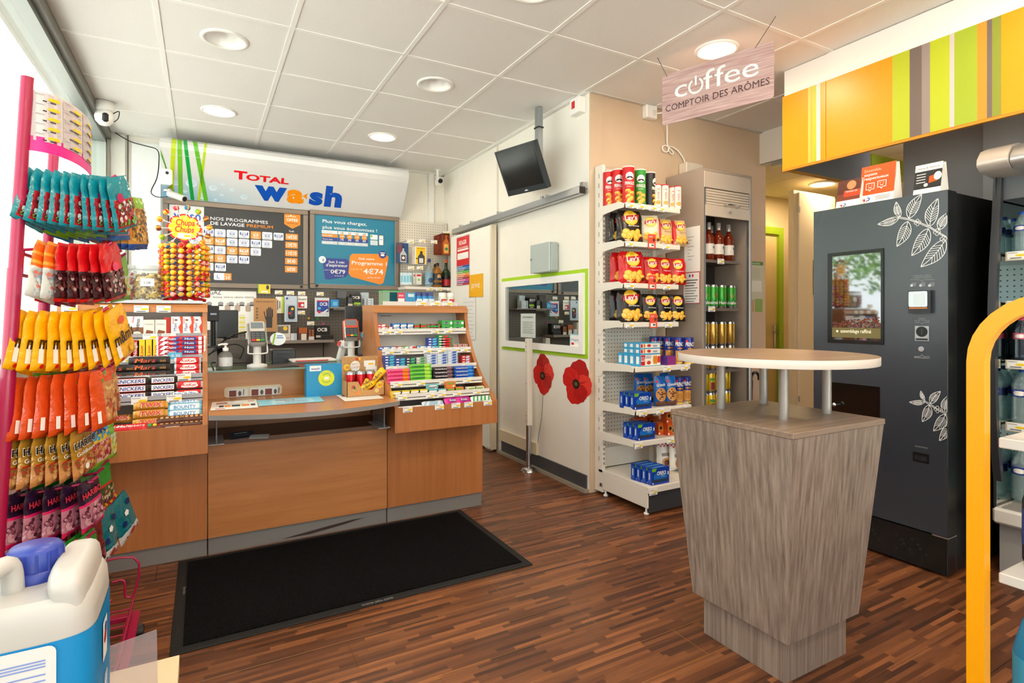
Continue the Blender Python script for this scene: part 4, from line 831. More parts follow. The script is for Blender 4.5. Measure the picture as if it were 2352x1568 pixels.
LAY = {(0, 0): [('teal', 10)], (0, 1): [('lime', 5), ('teal', 2)], (0, 2): [('blue', 5)], (0, 3): [('red', 3), ('amber', 3)],
       (1, 0): [('orangewhite', 2), ('red', 5)], (1, 1): [('red', 3), ('olive', 2)], (1, 2): [('olive', 4)], (1, 3): [('red', 2), ('lime', 2)],
       (2, 0): [('yellow', 9)], (2, 1): [('blue', 6)], (2, 2): [('red', 3), ('blue', 2)], (2, 3): [('blue', 3)],
       (3, 0): [('orange', 7)], (3, 1): [('lime', 3), ('orange', 3)], (3, 2): [('orange', 4)],
       (4, 0): [('gold', 6)], (4, 1): [('pik', 4)], (4, 2): [('lime', 3)],
       (5, 0): [('purple', 5)], (5, 1): [('green', 4)], (5, 2): [('green', 3)],
       (6, 0): [('maroon', 4), ('green', 2)], (6, 1): [('maroon', 4)], (6, 2): [('tealstar', 2)], (6, 3): [('strong', 2), ('tealstar', 1)],
       (7, 0): [('maroon', 3)], (7, 1): [('green', 3)]}
SPAN = {(0, 0): (.0, .175), (1, 0): (.03, .165), (2, 0): (.0, .185), (3, 0): (.0, .165), (4, 0): (.0, .125), (5, 0): (.0, .15), (6, 0): (.02, .15), (6, 3): (.13, .19), (6, 2): (.12, .17), (0, 3): (.1, .19), (4, 1): (.08, .15), (5, 1): (.03, .12)}
PN = ['nearest', 'second', 'third', 'farthest']; RN = ['top', 'second', 'third', 'fourth', 'fifth', 'sixth', 'seventh', 'lowest']
FAN = {(0, 0): (-.28, .32), (2, 0): (-.3, .42), (3, 0): (-.18, .1), (4, 0): (-.1, .15), (1, 0): (-.2, .25), (6, 3): (.25, .45)}
for (rw, pg), lst in LAY.items():
    z = ROWS[rw]; xb = rx(-.455, z) + .03; a, c = SPAN.get((rw, pg), (.02, .15)); tot = sum(n for _, n in lst); k = 0; f0, f1 = FAN.get((rw, pg), (-.12, .15))
    for kd, n in lst:
        for i in range(n):
            x = xb + a + (c - a) * (k / max(1, tot - 1)); lean = f0 + (f1 - f0) * k / max(1, tot - 1) + RND.uniform(-.03, .03)
            zz = z - .018 + (x - xb) * .09
            desc = BG[kd][0]; lab = '%s, %s on %s prong, %s row' % (desc, ORD[k], PN[pg], RN[rw])
            inst('candy_bag', BG[kd][1], lab, 'candy bag', (x, PY_[pg], zz + .012), (0, -lean, PI / 2 - .42 + RND.uniform(-.06, .06)), 'candy bags on the crimson rack')
            k += 1
# ================================================================ jars and lollipop carousel on the chocolate display
CLEAR = glass('clear_plastic', '#f4f6f5', .7, .08, ('#e8ecec', .12))
def jar(name, label, x, y, z, r, h, cols, tagged):
    t = thing(name, label, 'jar', (x, y, z)); b = MB(); b.lathe([(r * .9, 0), (r, .01), (r, h * .83), (r * .82, h * .88), (r * .82, h * .9)], CLEAR, 22); b.obj('jar_body', t)
    b = MB(); b.lathe([(r * .9, h * .88), (r * .93, h * .89), (r * .93, h), (0.0005, h)], glass('lid_plastic', '#eef2f2', .8, .1, ('#e6eaec', .45)), 22); b.obj('lid', t)
    rr = random.Random(int(x * 1000)); b = MB()
    for _ in range(420):
        a = rr.uniform(0, 2 * PI); q = r * .9 * math.sqrt(rr.random()); zz = rr.uniform(.012, h * .74); 
        if q < r * .55 and zz < h * .6: continue
        b.T = Matrix.Translation((q * math.cos(a) * .95, q * math.sin(a) * .95, zz)) @ Matrix.Rotation(rr.uniform(0, 6), 4, Vector((rr.gauss(0, 1), rr.gauss(0, 1), rr.gauss(0, 1))).normalized()); m = cols[rr.randrange(len(cols))]; b.box(-.013, -.005, -.004, .013, .005, .004, m)
    b.T = None; tag(b.obj('candies', t), kind='stuff')
    if tagged:
        b = MB(); f = front(-.028, -r - .001, h * .42); b.box(-.03, -r - .002, h * .4, .03, -r - .0005, h * .62, wht); b.txt(front(-.03, -r - .002, h * .4), '0,20€', .03, .012, .012, INK, 'c', .03); b.obj('label', t)
SPZ = 1.252
jar('sweet_jar', 'clear jar of red wrapped caramels on the chocolate display', xu(279, 3.46), 3.46, SPZ, .066, .18, [C('#c9242f', .3), C('#e2c9c4', .3), C('#b01a28', .3), C('#eef0ee', .3)], False)
jar('sweet_jar', 'clear jar of yellow wrapped toffees with a white label', xu(341, 3.46), 3.46, SPZ, .066, .18, [C('#b98a1f', .3), C('#e6d08a', .3), C('#6b4a1a', .3), C('#d9b93a', .3)], True)
jar('sweet_jar', 'small blue and white gum jar left of the caramel jar', xu(239, 3.5), 3.5, SPZ, .032, .085, [C('#2f7fc0', .3), C('#b5243a', .3), C('#e9ecee', .3)], False)
b = MB(); b.box(-.05, 0, 0, .05, .003, .04, wht); b.pp(front(0, 0, 0), [(-.01, .014), (.0, .026), (.04, .028), (.042, .014), (.02, .01)], TAGY, .0008); tag(b.obj('price_card', None, (xu(203, 3.4), 3.37, 1.252)), 'white and yellow price card left of the jars', 'price card')
LX, LY = xu(424, 3.5), 3.5
ls = thing('lollipop_carousel', 'red lollipop carousel with a flower-shaped yellow sign', 'display', (LX, LY, SPZ))
rp = C('#d4111c', .3)
b = MB(); b.cyl((0, 0, .0), (0, 0, .34), .016, rp); b.lathe([(.03, .012), (.02, .05), (.016, .06)], rp, 14); b.obj('column', ls)
for k in range(5):
    a = 2 * PI * k / 5 + .3; b = MB(); b.tube([(0, 0, .03), (.06 * math.cos(a), .06 * math.sin(a), .016), (.105 * math.cos(a), .105 * math.sin(a), .004)], .009, rp, 8); b.obj('foot', ls)
for k in range(10):
    b = MB(); b.lathe([(.055, .028 + .0285 * k), (.06, .03 + .0285 * k), (.06, .036 + .0285 * k), (.055, .038 + .0285 * k)], rp, 20); b.obj('ring', ls)
def flower(R1, R2, n=8): return [((R1 + R2 * abs(math.cos(n / 2 * 2 * PI * i / 64)) ** .5) * math.cos(2 * PI * i / 64) * 1.1, (R1 + R2 * abs(math.cos(n / 2 * 2 * PI * i / 64)) ** .5) * math.sin(2 * PI * i / 64)) for i in range(64)]
SY = -.055; sc_ = .39
b = MB(); f = front(0, SY, sc_); b.prism(flower(.062, .012), f, .006, rp); b.pp(f, flower(.055, .011), C('#f7d21a', .35), .001); b.txt(f, 'Chupa', .004, .012, .032, rp, 'c', .088, .03, .002, .12); b.txt(f, 'Chups', 0, -.024, .032, rp, 'c', .088, .03, .002, .12); sgn = b.obj('sign', ls)
b = MB(); b.box(-.03, SY - .004, sc_ - .058, .032, SY - .003, sc_ - .03, wht); b.pr(front(0, SY - .004, sc_ - .058), .0, .008, .028, .02, yel); b.obj('price_sticker', sgn)
LC = [('orange', '#f08a1c', '#f6c93a'), ('yellow-red', '#f2b01a', '#d6222c'), ('pink-red', '#d8283f', '#f2b0a0'), ('blue', '#1f6fb5', '#f0a52a'), ('green', '#7fb52e', '#f2b01a'), ('brown', '#8a3f2a', '#e9a83a')]
LM = []
for nm, c1, c2 in LC:
    m1, m2 = C(c1, .25), C(c2, .25); b = MB(); q = .0155
    b.grid(lambda u, v: (q * math.sin(PI * v) * math.cos(2 * PI * u), -q * math.cos(PI * v), q * math.sin(PI * v) * math.sin(2 * PI * u)), 10, 7, lambda u, v: m2 if (v < .22 or int(u * 10) % 5 == 0) else m1, True, True)
    b.cyl((0, q * .9, 0), (0, q + .014, 0), .009, clr, r1=.003, n=8, caps=False); b.cyl((0, q, 0), (0, q + .045, 0), .0022, wht, n=6); LM.append((nm, b.mesh('lollipop')))
NR = ['bottom', 'second', 'third', 'fourth', 'fifth', 'sixth', 'seventh', 'eighth', 'ninth', 'top']
for rw in range(10):
    for k in range(11):
        a = -PI / 2 - .12 + (k - 5) * .345; R2 = .108; ci = RND.choices(range(6), (8, 6, 4, 3, 2, 2))[0]; nm, me = LM[ci]
        o = mob('lollipop', me, None, (LX + R2 * math.cos(a), LY + R2 * math.sin(a), SPZ + .033 + .0285 * rw), (0, 0, a + PI / 2))
        tag(o, '%s wrapped lollipop in the carousel, %s row, %s from left' % (nm, NR[rw], ORD[k]), 'lollipop', 'lollipops on the red carousel')
for k in range(14):
    a = 2 * PI * k / 14 + .1
    if 4.45 < a < 5.0: continue
    ci = k * 5 % 6; nm, me = LM[ci]
    x, z = .118 * math.cos(a), .108 * math.sin(a) + sc_
    m = Matrix(((math.sin(a), -math.cos(a), 0), (0, 0, -1), (math.cos(a) * 1., math.sin(a) * 1., 0)))
    o = mob('lollipop', me, None, (LX + x, LY + SY, SPZ + z)); d_ = Vector((-x, 0, -(z - sc_))).normalized(); o.rotation_euler = d_.to_track_quat('Y', 'Z').to_euler()
    tag(o, '%s lollipop crowning the flower sign, %s clockwise from its right side' % (nm, ORD[(14 - k) % 14]), 'lollipop', 'lollipops around the flower sign')
# ================================================================ foreground shelf and canister
b = MB(); CRM = C('#cdb995', .5); t = thing('low_shelf_unit', 'cream low shelf unit in the bottom left corner', 'shelf'); b.box(-.6, .55, .47, -.04, 1.29, .5, CRM); b.obj('top', t); b = MB(); b.box(-.06, .56, 0, -.042, 1.28, .47, C('#d9c3a0', .5)); b.box(-.598, .56, 0, -.58, 1.28, .47, C('#d9c3a0', .5)); b.obj('side_panel', t)
t = thing('fluid_canister', 'white canister with blue screw cap and blue label in the foreground', 'canister', (-.243, .94, .5))
HD = C('#bcbab6', .35)
def canp(u, v):
    """rounded box loft, v from bottom to top"""
    zs = [(0, .86), (.02, 1.), (.05, 1.), (.2, 1.), (.29, 1.0), (.312, .985), (.324, .94), (.33, .85)]
    k = v * (len(zs) - 1); i = min(int(k), len(zs) - 2); q = k - i; z = zs[i][0] * (1 - q) + zs[i + 1][0] * q; s_ = zs[i][1] * (1 - q) + zs[i + 1][1] * q
    a = 2 * PI * u; cs, sn = math.cos(a), math.sin(a); e = .32
    return (math.copysign(abs(cs) ** e, cs) * .125 * s_, math.copysign(abs(sn) ** e, sn) * .09 * s_, z)
b = MB(); b.grid(canp, 48, 14, HD, True)
tp = [canp(i / 48, 1) for i in range(48)]; b.add(tp, [tuple(range(48))], HD); b.add([canp(i / 48, 0) for i in range(48)], [tuple(reversed(range(48)))], HD); b.obj('body', t)
# moulded hump at the right end and handle
b = MB()
def hump(u, v):
    a = 2 * PI * u; cs, sn = math.cos(a), math.sin(a); e = .5; r_ = 1 - .45 * max(0, v - .45) ** 1.5 / .55 ** 1.5
    return (.098 + math.copysign(abs(cs) ** e, cs) * .021 * r_ - .008 * v, .0 + math.copysign(abs(sn) ** e, sn) * .08 * r_, .305 + .05 * (1 - (1 - v) ** 2))
b.grid(hump, 24, 8, HD, True); b.add([hump(i / 24, 1) for i in range(24)], [tuple(range(24))], HD); b.obj('shoulder', t)
b = MB(); b.tube([(-.01, -.082, .31), (.0, -.076, .34), (.012, -.062, .357), (.026, -.042, .366), (.034, -.03, .36), (.036, -.026, .32)], .0115, HD, 12); b.obj('handle', t)
b = MB(); B2 = C('#2b3f9c', .35); b.lathe([(.034, .33), (.034, .341), (.03, .343)], B2, 28, (.05, .012, 0)); b.lathe([(.029, .341), (.029, .366), (.026, .371), (0.0005, .3705)], B2, 28, (.05, .012, 0))
for i in range(14): a = 2 * PI * i / 14; b.box(.05 + .029 * math.cos(a) - .0015, .012 + .029 * math.sin(a) - .0015, .343, .05 + .029 * math.cos(a) + .0015, .012 + .029 * math.sin(a) + .0015, .366, B2)
b.obj('screw_cap', t)
b = MB(); LB = C('#0d86c6', .35)
def lab(u, v, o=.001):
    a0, a1 = -PI * .82, PI * .12; a = a0 + (a1 - a0) * u; cs, sn = math.cos(a), math.sin(a); e = .32
    x, y = math.copysign(abs(cs) ** e, cs) * .125, math.copysign(abs(sn) ** e, sn) * .09; n_ = Vector((x, y, 0)).normalized(); return Vector((x, y, .012 + .272 * v)) + n_ * o
b.grid(lab, 40, 6, LB, True)
f = plane((-.11, -.0905, .02), (1, 0, 0), (0, 0, 1)); f2 = lambda x, y, h: f(x, y, h + .0012)
b.prr(f2, .0, .0, .2, .262, .008, C('#d9dadb', .45), .0004); WB = C('#7f97d4', .5)
for i in range(12):
    y = .245 - i * .0165
    for j in range(3): b.pr(f2, .008, y - j * .0036, .19 - (.05 if (i * 3 + j) % 5 == 4 else 0), y - j * .0036 + .0017, WB, .0009)
f3 = plane((.1262, -.055, .02), (0, 1, 0), (0, 0, 1)); b.txt(f3, 'AdBlue', .062, .05, .034, C('#e9f2f8', .4), 'l', .12, .02, .0016, 0, PI / 2); b.prr(f3, .028, .192, .062, .245, .004, wht, .0012); b.pp(f3, [(.034, .22), (.045, .23), (.056, .226), (.05, .216), (.04, .212)], red, .0018); b.pd(f3, .048, .233, .006, blu, h=.002)
b.obj('label', t)
b = MB(); b.T = Matrix.Translation((-.12, 1.13, .501)) @ Matrix.Rotation(.3, 4, 'Z') @ Matrix.Rotation(-.06, 4, 'X'); b.box(-.055, 0, 0, .055, .0012, .125, glass('acetate', '#f2f0f2', 1., .06, ('#cfc7cf', .22))); tag(b.obj('price_holder'), 'empty clear acetate price holder beside the canister', 'holder')
b = MB(); b.lathe([(.0, 0), (.028, .001), (.03, .02), (.022, .05), (.01, .062), (0.0005, .064)], C('#d6d2d6', .3), 18); tag(b.obj('spout_cap', None, (-.13, 1.09, .5)), 'round white plastic cap behind the acetate price holder', 'cap')
# ================================================================ back wall
def onp(O, U, V):
    O, U, V = Vector(O), Vector(U).normalized(), Vector(V).normalized(); N = U.cross(V)
    def g(u, v):
        r = _ray(u, v); e = Vector((0, 0, EYE)); t = (O - e).dot(N) / r.dot(N); p = e + r * t - O; return p.dot(U), p.dot(V)
    return g
q5 = lambda x, y: (350 + x / 3.92, 300 + y / 3.92)          # crop pixels of the sign wall
# ---- curved illuminated-look header
sg = thing('header_sign', 'wide white curved header sign over the counter back wall', 'sign')
SX0, SX1 = -.295, 1.735
SP = [(5.42, 2.145), (5.19, 2.453), (5.165, 2.497), (5.158, 2.535), (5.168, 2.565), (5.195, 2.583), (5.24, 2.588), (5.5, 2.588), (5.5, 2.145)]
b = MB(); n = len(SP); SM = C('#cfd1d3', .22, 0., .3)
A = [(SX0, y, z) for y, z in SP]; D = [(SX1, y, z) for y, z in SP]
b.add(A + D, [(i, (i + 1) % n, n + (i + 1) % n, n + i)[::-1] for i in range(n)], SM); b.add(A, [tuple(range(n))], SM); b.add(D, [tuple(reversed(range(n)))], SM); b.obj('panel', sg)
SO = Vector((SX0, 5.42, 2.145)); SV = Vector((0, 5.19 - 5.42, 2.453 - 2.145)); SL = SV.length
sf = plane(SO, (1, 0, 0), SV); sq_ = onp(SO, (1, 0, 0), SV); sq = lambda x, y: sq_(*q5(x, y))
b = MB()
for i in range(22):
    for j in range(10):
        k = max(0, 1 - i / 22) * (1 - j / 10) ** 1.1
        if k > .02: b.pr(sf, .0 + i * .037, .004 + j * .024, (i + 1) * .037, .004 + (j + 1) * .024, C('#%02x%02x%02x' % (int(207 - 80 * k), int(209 - 30 * k), int(211 + 2 * k)), .25), .0004)
for x, y, r_, in ((350, 475, .04), (545, 515, .03), (450, 590, .035), (635, 480, .016), (715, 530, .018), (295, 545, .016), (625, 577, .014), (825, 598, .026), (210, 470, .025), (570, 622, .012)):
    X_, Y_ = sq(x, y); b.pd(sf, X_, max(.02, Y_), r_, C('#d9e6ee', .2), r_ * .8, .0008); b.pd(sf, X_ + r_ * .08, max(.02, Y_) + r_ * .1, r_ * .8, C('#bcd4e2', .2), r_ * .6, .0011)
b.obj('water_print', sg)
b = MB(); NL = 6
for c, p in (('#b7cc1d', ((172, 75), (215, 78), (186, 598), (152, 590))), ('#6cb52b', ((222, 80), (265, 84), (276, 612), (235, 608))), ('#129a3f', ((275, 85), (310, 88), (379, 625), (345, 620))), ('#aac81f', ((470, 112), (493, 113), (430, 630), (405, 626))), ('#5cae2c', ((362, 97), (402, 100), (503, 634), (465, 630))), ('#4ea52f', ((72, 160), (80, 230), (217, 605), (185, 600)))):
    P = []
    for x, y in p:
        P.append(sq(x, y))
    sl = [(P[i][0] - P[3 - i][0]) / (P[i][1] - P[3 - i][1]) for i in (0, 1)]
    for i in (0, 1):
        if p[0][1] < 150: P[i] = (P[i][0] + sl[i] * (SL - P[i][1]), SL)
    P = [(max(.003, X_), max(.002, Y_)) for X_, Y_ in P]; b.pp(sf, P[::-1], C(c, .25), .0016)
    if p[0][1] < 150:       # stalk carries on round the curved top edge
        xa, xb_ = P[0][0], P[1][0]
        for (ya, za), (yb, zb) in zip(SP[1:5], SP[2:6]):
            dl = math.hypot(yb - ya, zb - za); xc, xd = xa + sl[0] * dl, xb_ + sl[1] * dl; b.add([(SX0 + xa, ya - .0016, za + .001), (SX0 + xb_, ya - .0016, za + .001), (SX0 + xd, yb - .0016, zb + .001), (SX0 + xc, yb - .0016, zb + .001)], [(0, 1, 2, 3)], C(c, .25)); xa, xb_ = xc, xd
b.obj('bamboo_print', sg)
b = MB(); RL, BL_, OL = C('#d9141f', .3), C('#0a4fb5', .3), C('#ee8f12', .3)
x0, y0 = sq(765, 432); x1, _ = sq(1218, 470); xt, yt = sq(735, 356)
hT = yt - sq(740, 432)[1]
b.txt(sf, 'T', xt, y0, abs(hT) * .95, RL, 'l', (x1 - xt) * .24, .08, .002); b.txt(sf, 'OTAL', xt + (x1 - xt) * .22, y0, abs(hT) * .68, RL, 'l', (x1 - xt) * .80, .08, .002)
w0 = sq(925, 615); w1 = sq(1215, 615); a0, a1 = sq(1207, 640)[0], sq(1360, 640)[0]; s0, s1 = sq(1408, 650)[0], sq(1530, 650)[0]; h0, h1 = sq(1545, 660)[0], sq(1700, 670)[0]
yb = sq(1640, 678)[1]; xh = .125
b.txt(sf, 'w', w0[0] - .0, yb + .005, xh * 1.42, BL_, 'l', w1[0] - w0[0], .11, .002, -.08); b.txt(sf, 'a', a0, yb + .004, xh * 1.32, OL, 'l', a1 - a0, .11, .002); b.txt(sf, 's', s0, yb + .003, xh * 1.32, BL_, 'l', s1 - s0, .11, .002); b.txt(sf, 'h', h0, yb, xh * 1.5, BL_, 'l', h1 - h0, .11, .002)
b.pp(sf, [(a1 - .012, yb + .07), (a1 + .03, yb + .105), (a1 + .022, yb + .075), (a1 + .03, yb + .04)], OL, .002); b.pd(sf, a0 + .055, yb + .045, .006, wht, h=.003)
b.obj('lettering', sg)
# ---- two programme boards
FRM = C('#83766a', .4, .2)
def board(name, label, x0, x1, z0, z1, poster):
    t = thing(name, label, 'poster board'); b = MB(); w = .042
    for q in ((x0, z0, x1, z0 + w), (x0, z1 - w, x1, z1), (x0, z0 + w, x0 + w, z1 - w), (x1 - w, z0 + w, x1, z1 - w)):
        b = MB(); b.box(q[0], 5.405, q[1], q[2], 5.44, q[3], FRM, .004); b.obj('frame_rail', t)
    b = MB(); b.box(x0 + w, 5.418, z0 + w, x1 - w, 5.44, z1 - w, poster); b.obj('poster', t); 
    b = MB(); b.cyl((x1 - .06 if x0 < .5 else x0 + .06, 5.405, z0 + .025), (x1 - .06 if x0 < .5 else x0 + .06, 5.392, z0 + .025), .012, BLACK, n=12); b.obj('lock', t); return t
BY = 5.418
bf = front(0, BY, 0); bq = lambda x, y: (lambda p: (p.x, p.z))(aty(*q5(x, y), BY))
bd = board('programme_board', 'dark grey car wash price board with orange price tiles', -.29, .852, 1.412, 2.14, C('#2e3033', .35))
LT, TO, TB, IC = C('#eff1f3', .35), C('#f08a17', .35), C('#dfe6ee', .35), C('#2c4d94', .4)
b = MB()
xa, za = bq(152, 880); xb_, zb = bq(465, 665); b.pr(bf, max(-.247, xa), za, xb_, min(2.097, zb), C('#cfd3d6', .35)); x_, z_ = bq(190, 795); b.txt(bf, 'wash', x_, z_, .075, BL_, 'l', bq(435, 795)[0] - x_, .03); b.obj('logo_print', bd); b = MB()
x_, z_ = bq(522, 800); x2, z2 = bq(1040, 825); b.txt(bf, 'NOS PROGRAMMES', x_, z_ - .002, .027, LT, 'l', x2 - x_, .025)
x_, z_ = bq(522, 838); x2, _ = bq(828, 850); b.txt(bf, 'DE LAVAGE', x_, z_ - .006, .027, LT, 'l', x2 - x_, .025); x_, z_ = bq(850, 866); x2, _ = bq(1085, 866); b.txt(bf, 'PREMIUM', x_, bq(522, 838)[1] - .006, .027, TO, 'l', x2 - x_, .025)
x_, z_ = bq(1187, 742); x2, z2 = bq(1332, 850); z3 = bq(1260, 882)[1]; b.pp(bf, [(x_, z_), (x_, z2), ((x_ + x2) / 2, z3), (x2, z2), (x2, z_)], TO, .0008); b.txt(bf, 'OFFRE', (x_ + x2) / 2, z2 + .028, .024, LT, 'c', .095, .03, .0016); b.txt(bf, 'PREMIUM', (x_ + x2) / 2, z2 + .002, .015, C('#5a3320', .4), 'c', .095, .02, .0016)
for i in range(5): b.pd(bf, x_ + .02 + i * .018, z2 + .072 + (.006 if i == 2 else 0), .006 if i != 2 else .009, LT, h=.0016, n=5, rot=PI / 2)
x_, z_ = bq(1228, 912); b.txt(bf, 'Tarifs', x_, z_, .016, LT, 'l', .045, .01)
b.obj('title_lettering', bd)
TW, TH = .083, .066
def wash_icon(b, x, z, m, k):
    b.line(bf, [(x - .018, z - .004), (x - .012, z + .01), (x + .012, z + .01), (x + .018, z - .004), (x + .018, z - .014), (x - .018, z - .014), (x - .018, z - .004)], .0035, m, .0016); b.pr(bf, x - .016, z - .005, x + .016, z - .001, m, .0018); b.pd(bf, x - .011, z - .01, .003, m, h=.002); b.pd(bf, x + .011, z - .01, .003, m, h=.002)
    if k % 3 == 0: [b.line(bf, [(x + s_ * .022, z + .002), (x + s_ * .034, z + .016)], .003, m, .0016) for s_ in (-1, 1)]
    if k % 3 == 1: [b.pr(bf, x + s_ * .028 - .005, z - .012, x + s_ * .028 + .005, z + .014, m, .0016) for s_ in (-1, 1)]
    if k % 3 == 2: [b.pd(bf, x + .026 * math.cos(a), z + .002 + .02 * math.sin(a), .0028, m, h=.0016, n=6) for a in (0.3, .9, 1.57, 2.2, 2.8)]
k = 0
for row_ in ([(400, 905, 1), (503, 915, 0), (610, 922, 0), (718, 928, 0), (825, 934, 0), (931, 941, 1), (1034, 947, 0), (1136, 953, 0)], [(395, 985, 0), (503, 990, 1), (610, 997, 1), (718, 1004, 0), (825, 1010, 0), (931, 1016, 0), (1032, 1021, 0)], [(390, 1060, 0), (503, 1068, 0), (610, 1075, 0), (718, 1081, 1), (825, 1086, 1), (931, 1091, 0)], [(395, 1138, 0), (503, 1145, 1), (610, 1150, 1), (718, 1157, 0), (825, 1162, 0)], [(395, 1215, 1), (500, 1223, 0), (613, 1229, 0)]):
    for x, y, o in row_:
        x_, z_ = bq(x, y); b = MB(); b.prr(bf, x_ - TW / 2, z_ - TH / 2, x_ + TW / 2, z_ + TH / 2, .008, TO if o else LT, .0008); wash_icon(b, x_, z_ + .005, LT if o else IC, k); b.pr(bf, x_ - .03, z_ - .022, x_ + .03, z_ - .0195, LT if o else IC, .0016); b.pr(bf, x_ - .02, z_ - .028, x_ + .02, z_ - .0255, LT if o else IC, .0016); k += 1
        b.obj('programme_tile', bd)
for x, y, s_ in ((1255, 957, '16€50'), (1253, 1030, '13€70'), (1252, 1103, '11€10'), (1251, 1175, '8€40'), (1250, 1247, '6€00')):
    x_, z_ = bq(x, y); b = MB(); b.prr(bf, x_ - .053, z_ - .029, x_ + .053, z_ + .029, .006, TO, .0008); b.txt(bf, s_, x_, z_ - .016, .032, LT, 'c', .085 if len(s_) > 4 else .07, .03, .0016); b.obj('price_tile', bd)
x_, z_ = bq(595, 1312); b = MB(); b.prr(bf, x_ - .035, z_ - .03, x_ + .1, z_ + .03, .008, LT, .0008); b.pr(bf, x_ + .045, z_ - .03, x_ + .1, z_ + .03, TO, .0012); b.txt(bf, '2€', x_ + .072, z_ - .022, .026, LT, 'c', .04, .03, .0018); b.txt(bf, '3 mn', x_ + .072, z_ + .012, .011, LT, 'c', .035, .01, .0018); b.line(bf, [(x_ - .01, z_ + .015), (x_ - .01, z_ - .015), (x_ + .01, z_ - .015)], .005, IC, .0016); b.obj('price_tile', bd)
x_, z_ = bq(480, 1312); b = MB(); b.prr(bf, x_ - .035, z_ - .03, x_ + .03, z_ + .03, .008, TO, .0008); b.obj('price_tile', bd)
bt = board('recharge_board', 'teal car wash top-up offer board with orange callout', .868, 1.715, 1.425, 2.155, C('#137a9b', .35))
b = MB(); NAV = C('#253a8e', .35)
x_, z_ = bq(1532, 822); b.txt(bf, 'Plus vous chargez,', x_, z_ - .004, .03, LT, 'l', bq(1930, 850)[0] - x_, .01); b.txt(bf, 'plus vous économisez !', x_, bq(1530, 872)[1] - .008, .03, LT, 'l', bq(2022, 900)[0] - x_, .01)
x_, z_ = bq(1525, 893); x2, z2 = bq(1942, 1040); xr = [bq(x, 950)[0] for x in (1672, 1742, 1808, 1875, 1940)]; hh = (z_ - z2) / 4
hh = abs(z_ - bq(1525, 1022)[1]) / 4
for j, (m, ls_, tc) in enumerate(((LT, ('15€', '25€', '35€', '65€'), INK), (TO, ('+2€', '+4€', '+7€', '+17€'), LT), (NAV, ('17€', '29€', '42€', '82€'), LT), (C('#c3ccd3', .4), ('20 u', '35 u', '50 u', '97 u'), LT))):
    zt = z_ - j * hh; b.pr(bf, x_, zt - hh * .88, xr[0] - .006, zt, m, .0008); b.pr(bf, xr[0], zt - hh * .88, xr[4], zt, m if j != 1 else C('#137a9b', .35), .0008)
    b.txt(bf, ('Montant payé', 'BONUS OFFERTS', 'Montant chargé', 'Unités carte Fleet')[j], x_ + .008, zt - hh * .65, .013, tc if j else C('#7b8792', .4), 'l', .09, .015, .0016)
    for i in range(4):
        xc = (xr[i] + xr[i + 1]) / 2
        if j == 1: b.pd(bf, xc, zt - hh * .45, .026, TO, .024, .0014)
        b.txt(bf, ls_[i], xc, zt - hh * .66, .016, tc, 'c', .032, .02, .0022)
b.obj('tariff_table', bt)
b = MB(); x_, z_ = bq(1962, 932); b.prr(bf, x_, z_ - .05, x_ + .072, z_ - .003, .006, LT, .0008); b.pr(bf, x_ + .004, z_ - .03, x_ + .02, z_ - .008, C('#7ab836', .4), .0012); b.prr(bf, x_, z_ - .105, x_ + .072, z_ - .058, .006, C('#c9dbe2', .35), .0008); b.prr(bf, x_ + .082, z_ - .105, x_ + .132, z_ - .0, .008, INK, .0008); b.prr(bf, x_ + .086, z_ - .1, x_ + .128, z_ - .005, .006, LT, .0012); b.txt(bf, 'wash', x_ + .107, z_ - .05, .014, BL_, 'c', .03, .02, .0018); b.obj('card_and_phone_print', bt)
b = MB(); P = [bq(*p) for p in ((1530, 1165), (1560, 1145), (1750, 1155), (1773, 1180), (1765, 1290), (1740, 1318), (1590, 1340), (1555, 1335))]; b.pp(bf, P[::-1], NAV, .0008)
P = [bq(*p) for p in ((1800, 1108), (2100, 1110), (2125, 1135), (2120, 1190), (2080, 1370), (2050, 1385), (1790, 1315), (1765, 1280), (1778, 1130))]; b.pp(bf, P[::-1], TO, .0014); x_, z_ = bq(1530, 1160); b.pd(bf, x_, z_, .033, LT, h=.0018); b.prr(bf, x_ - .002, z_ - .018, x_ + .016, z_ + .01, .003, C('#9aa6ad', .4), .0024); x_, z_ = bq(2072, 1115); b.pd(bf, x_, z_, .038, NAV, h=.0022); b.prr(bf, x_ - .018, z_ - .016, x_ + .018, z_ + .006, .005, LT, .0028); b.pr(bf, x_ - .024, z_ + .012, x_ + .024, z_ + .02, LT, .0028); b.obj('callout', bt)
b = MB()
def at5(s_, x, y, xe, h_, m, bo=.0):
    x_, z_ = bq(x, y); b.txt(bf, s_, x_, z_, h_, m, 'l', bq(xe, y)[0] - x_, bo, .003)
at5('Soit 3 min', 1586, 1190, 1728, .022, LT, .02); at5("d'aspirateur", 1563, 1220, 1757, .026, LT, .02); at5('0€79', 1605, 1284, 1735, .036, LT, .035); at5('au lieu de 1€', 1640, 1310, 1722, .011, LT, .0); at5('à partir de', 1545, 1256, 1600, .009, LT); b.obj('lettering', bt); b = MB(); at5('Soit votre', 1858, 1160, 1998, .022, LT, .02); at5('Programme 1', 1795, 1203, 2110, .035, LT, .025); at5('à partir de', 1786, 1252, 1890, .02, C('#f7c98a', .4)); at5('4€74', 1898, 1288, 2078, .05, LT, .04); at5('au lieu de 6€', 1935, 1327, 2050, .014, LT)
b.obj('lettering', bt); b = MB(); x_, z_ = bq(1508, 1380); b.pr(bf, x_, z_, x_ + .42, z_ + .003, C('#6fb0c4', .4), .001); b.obj('footnote', bt)
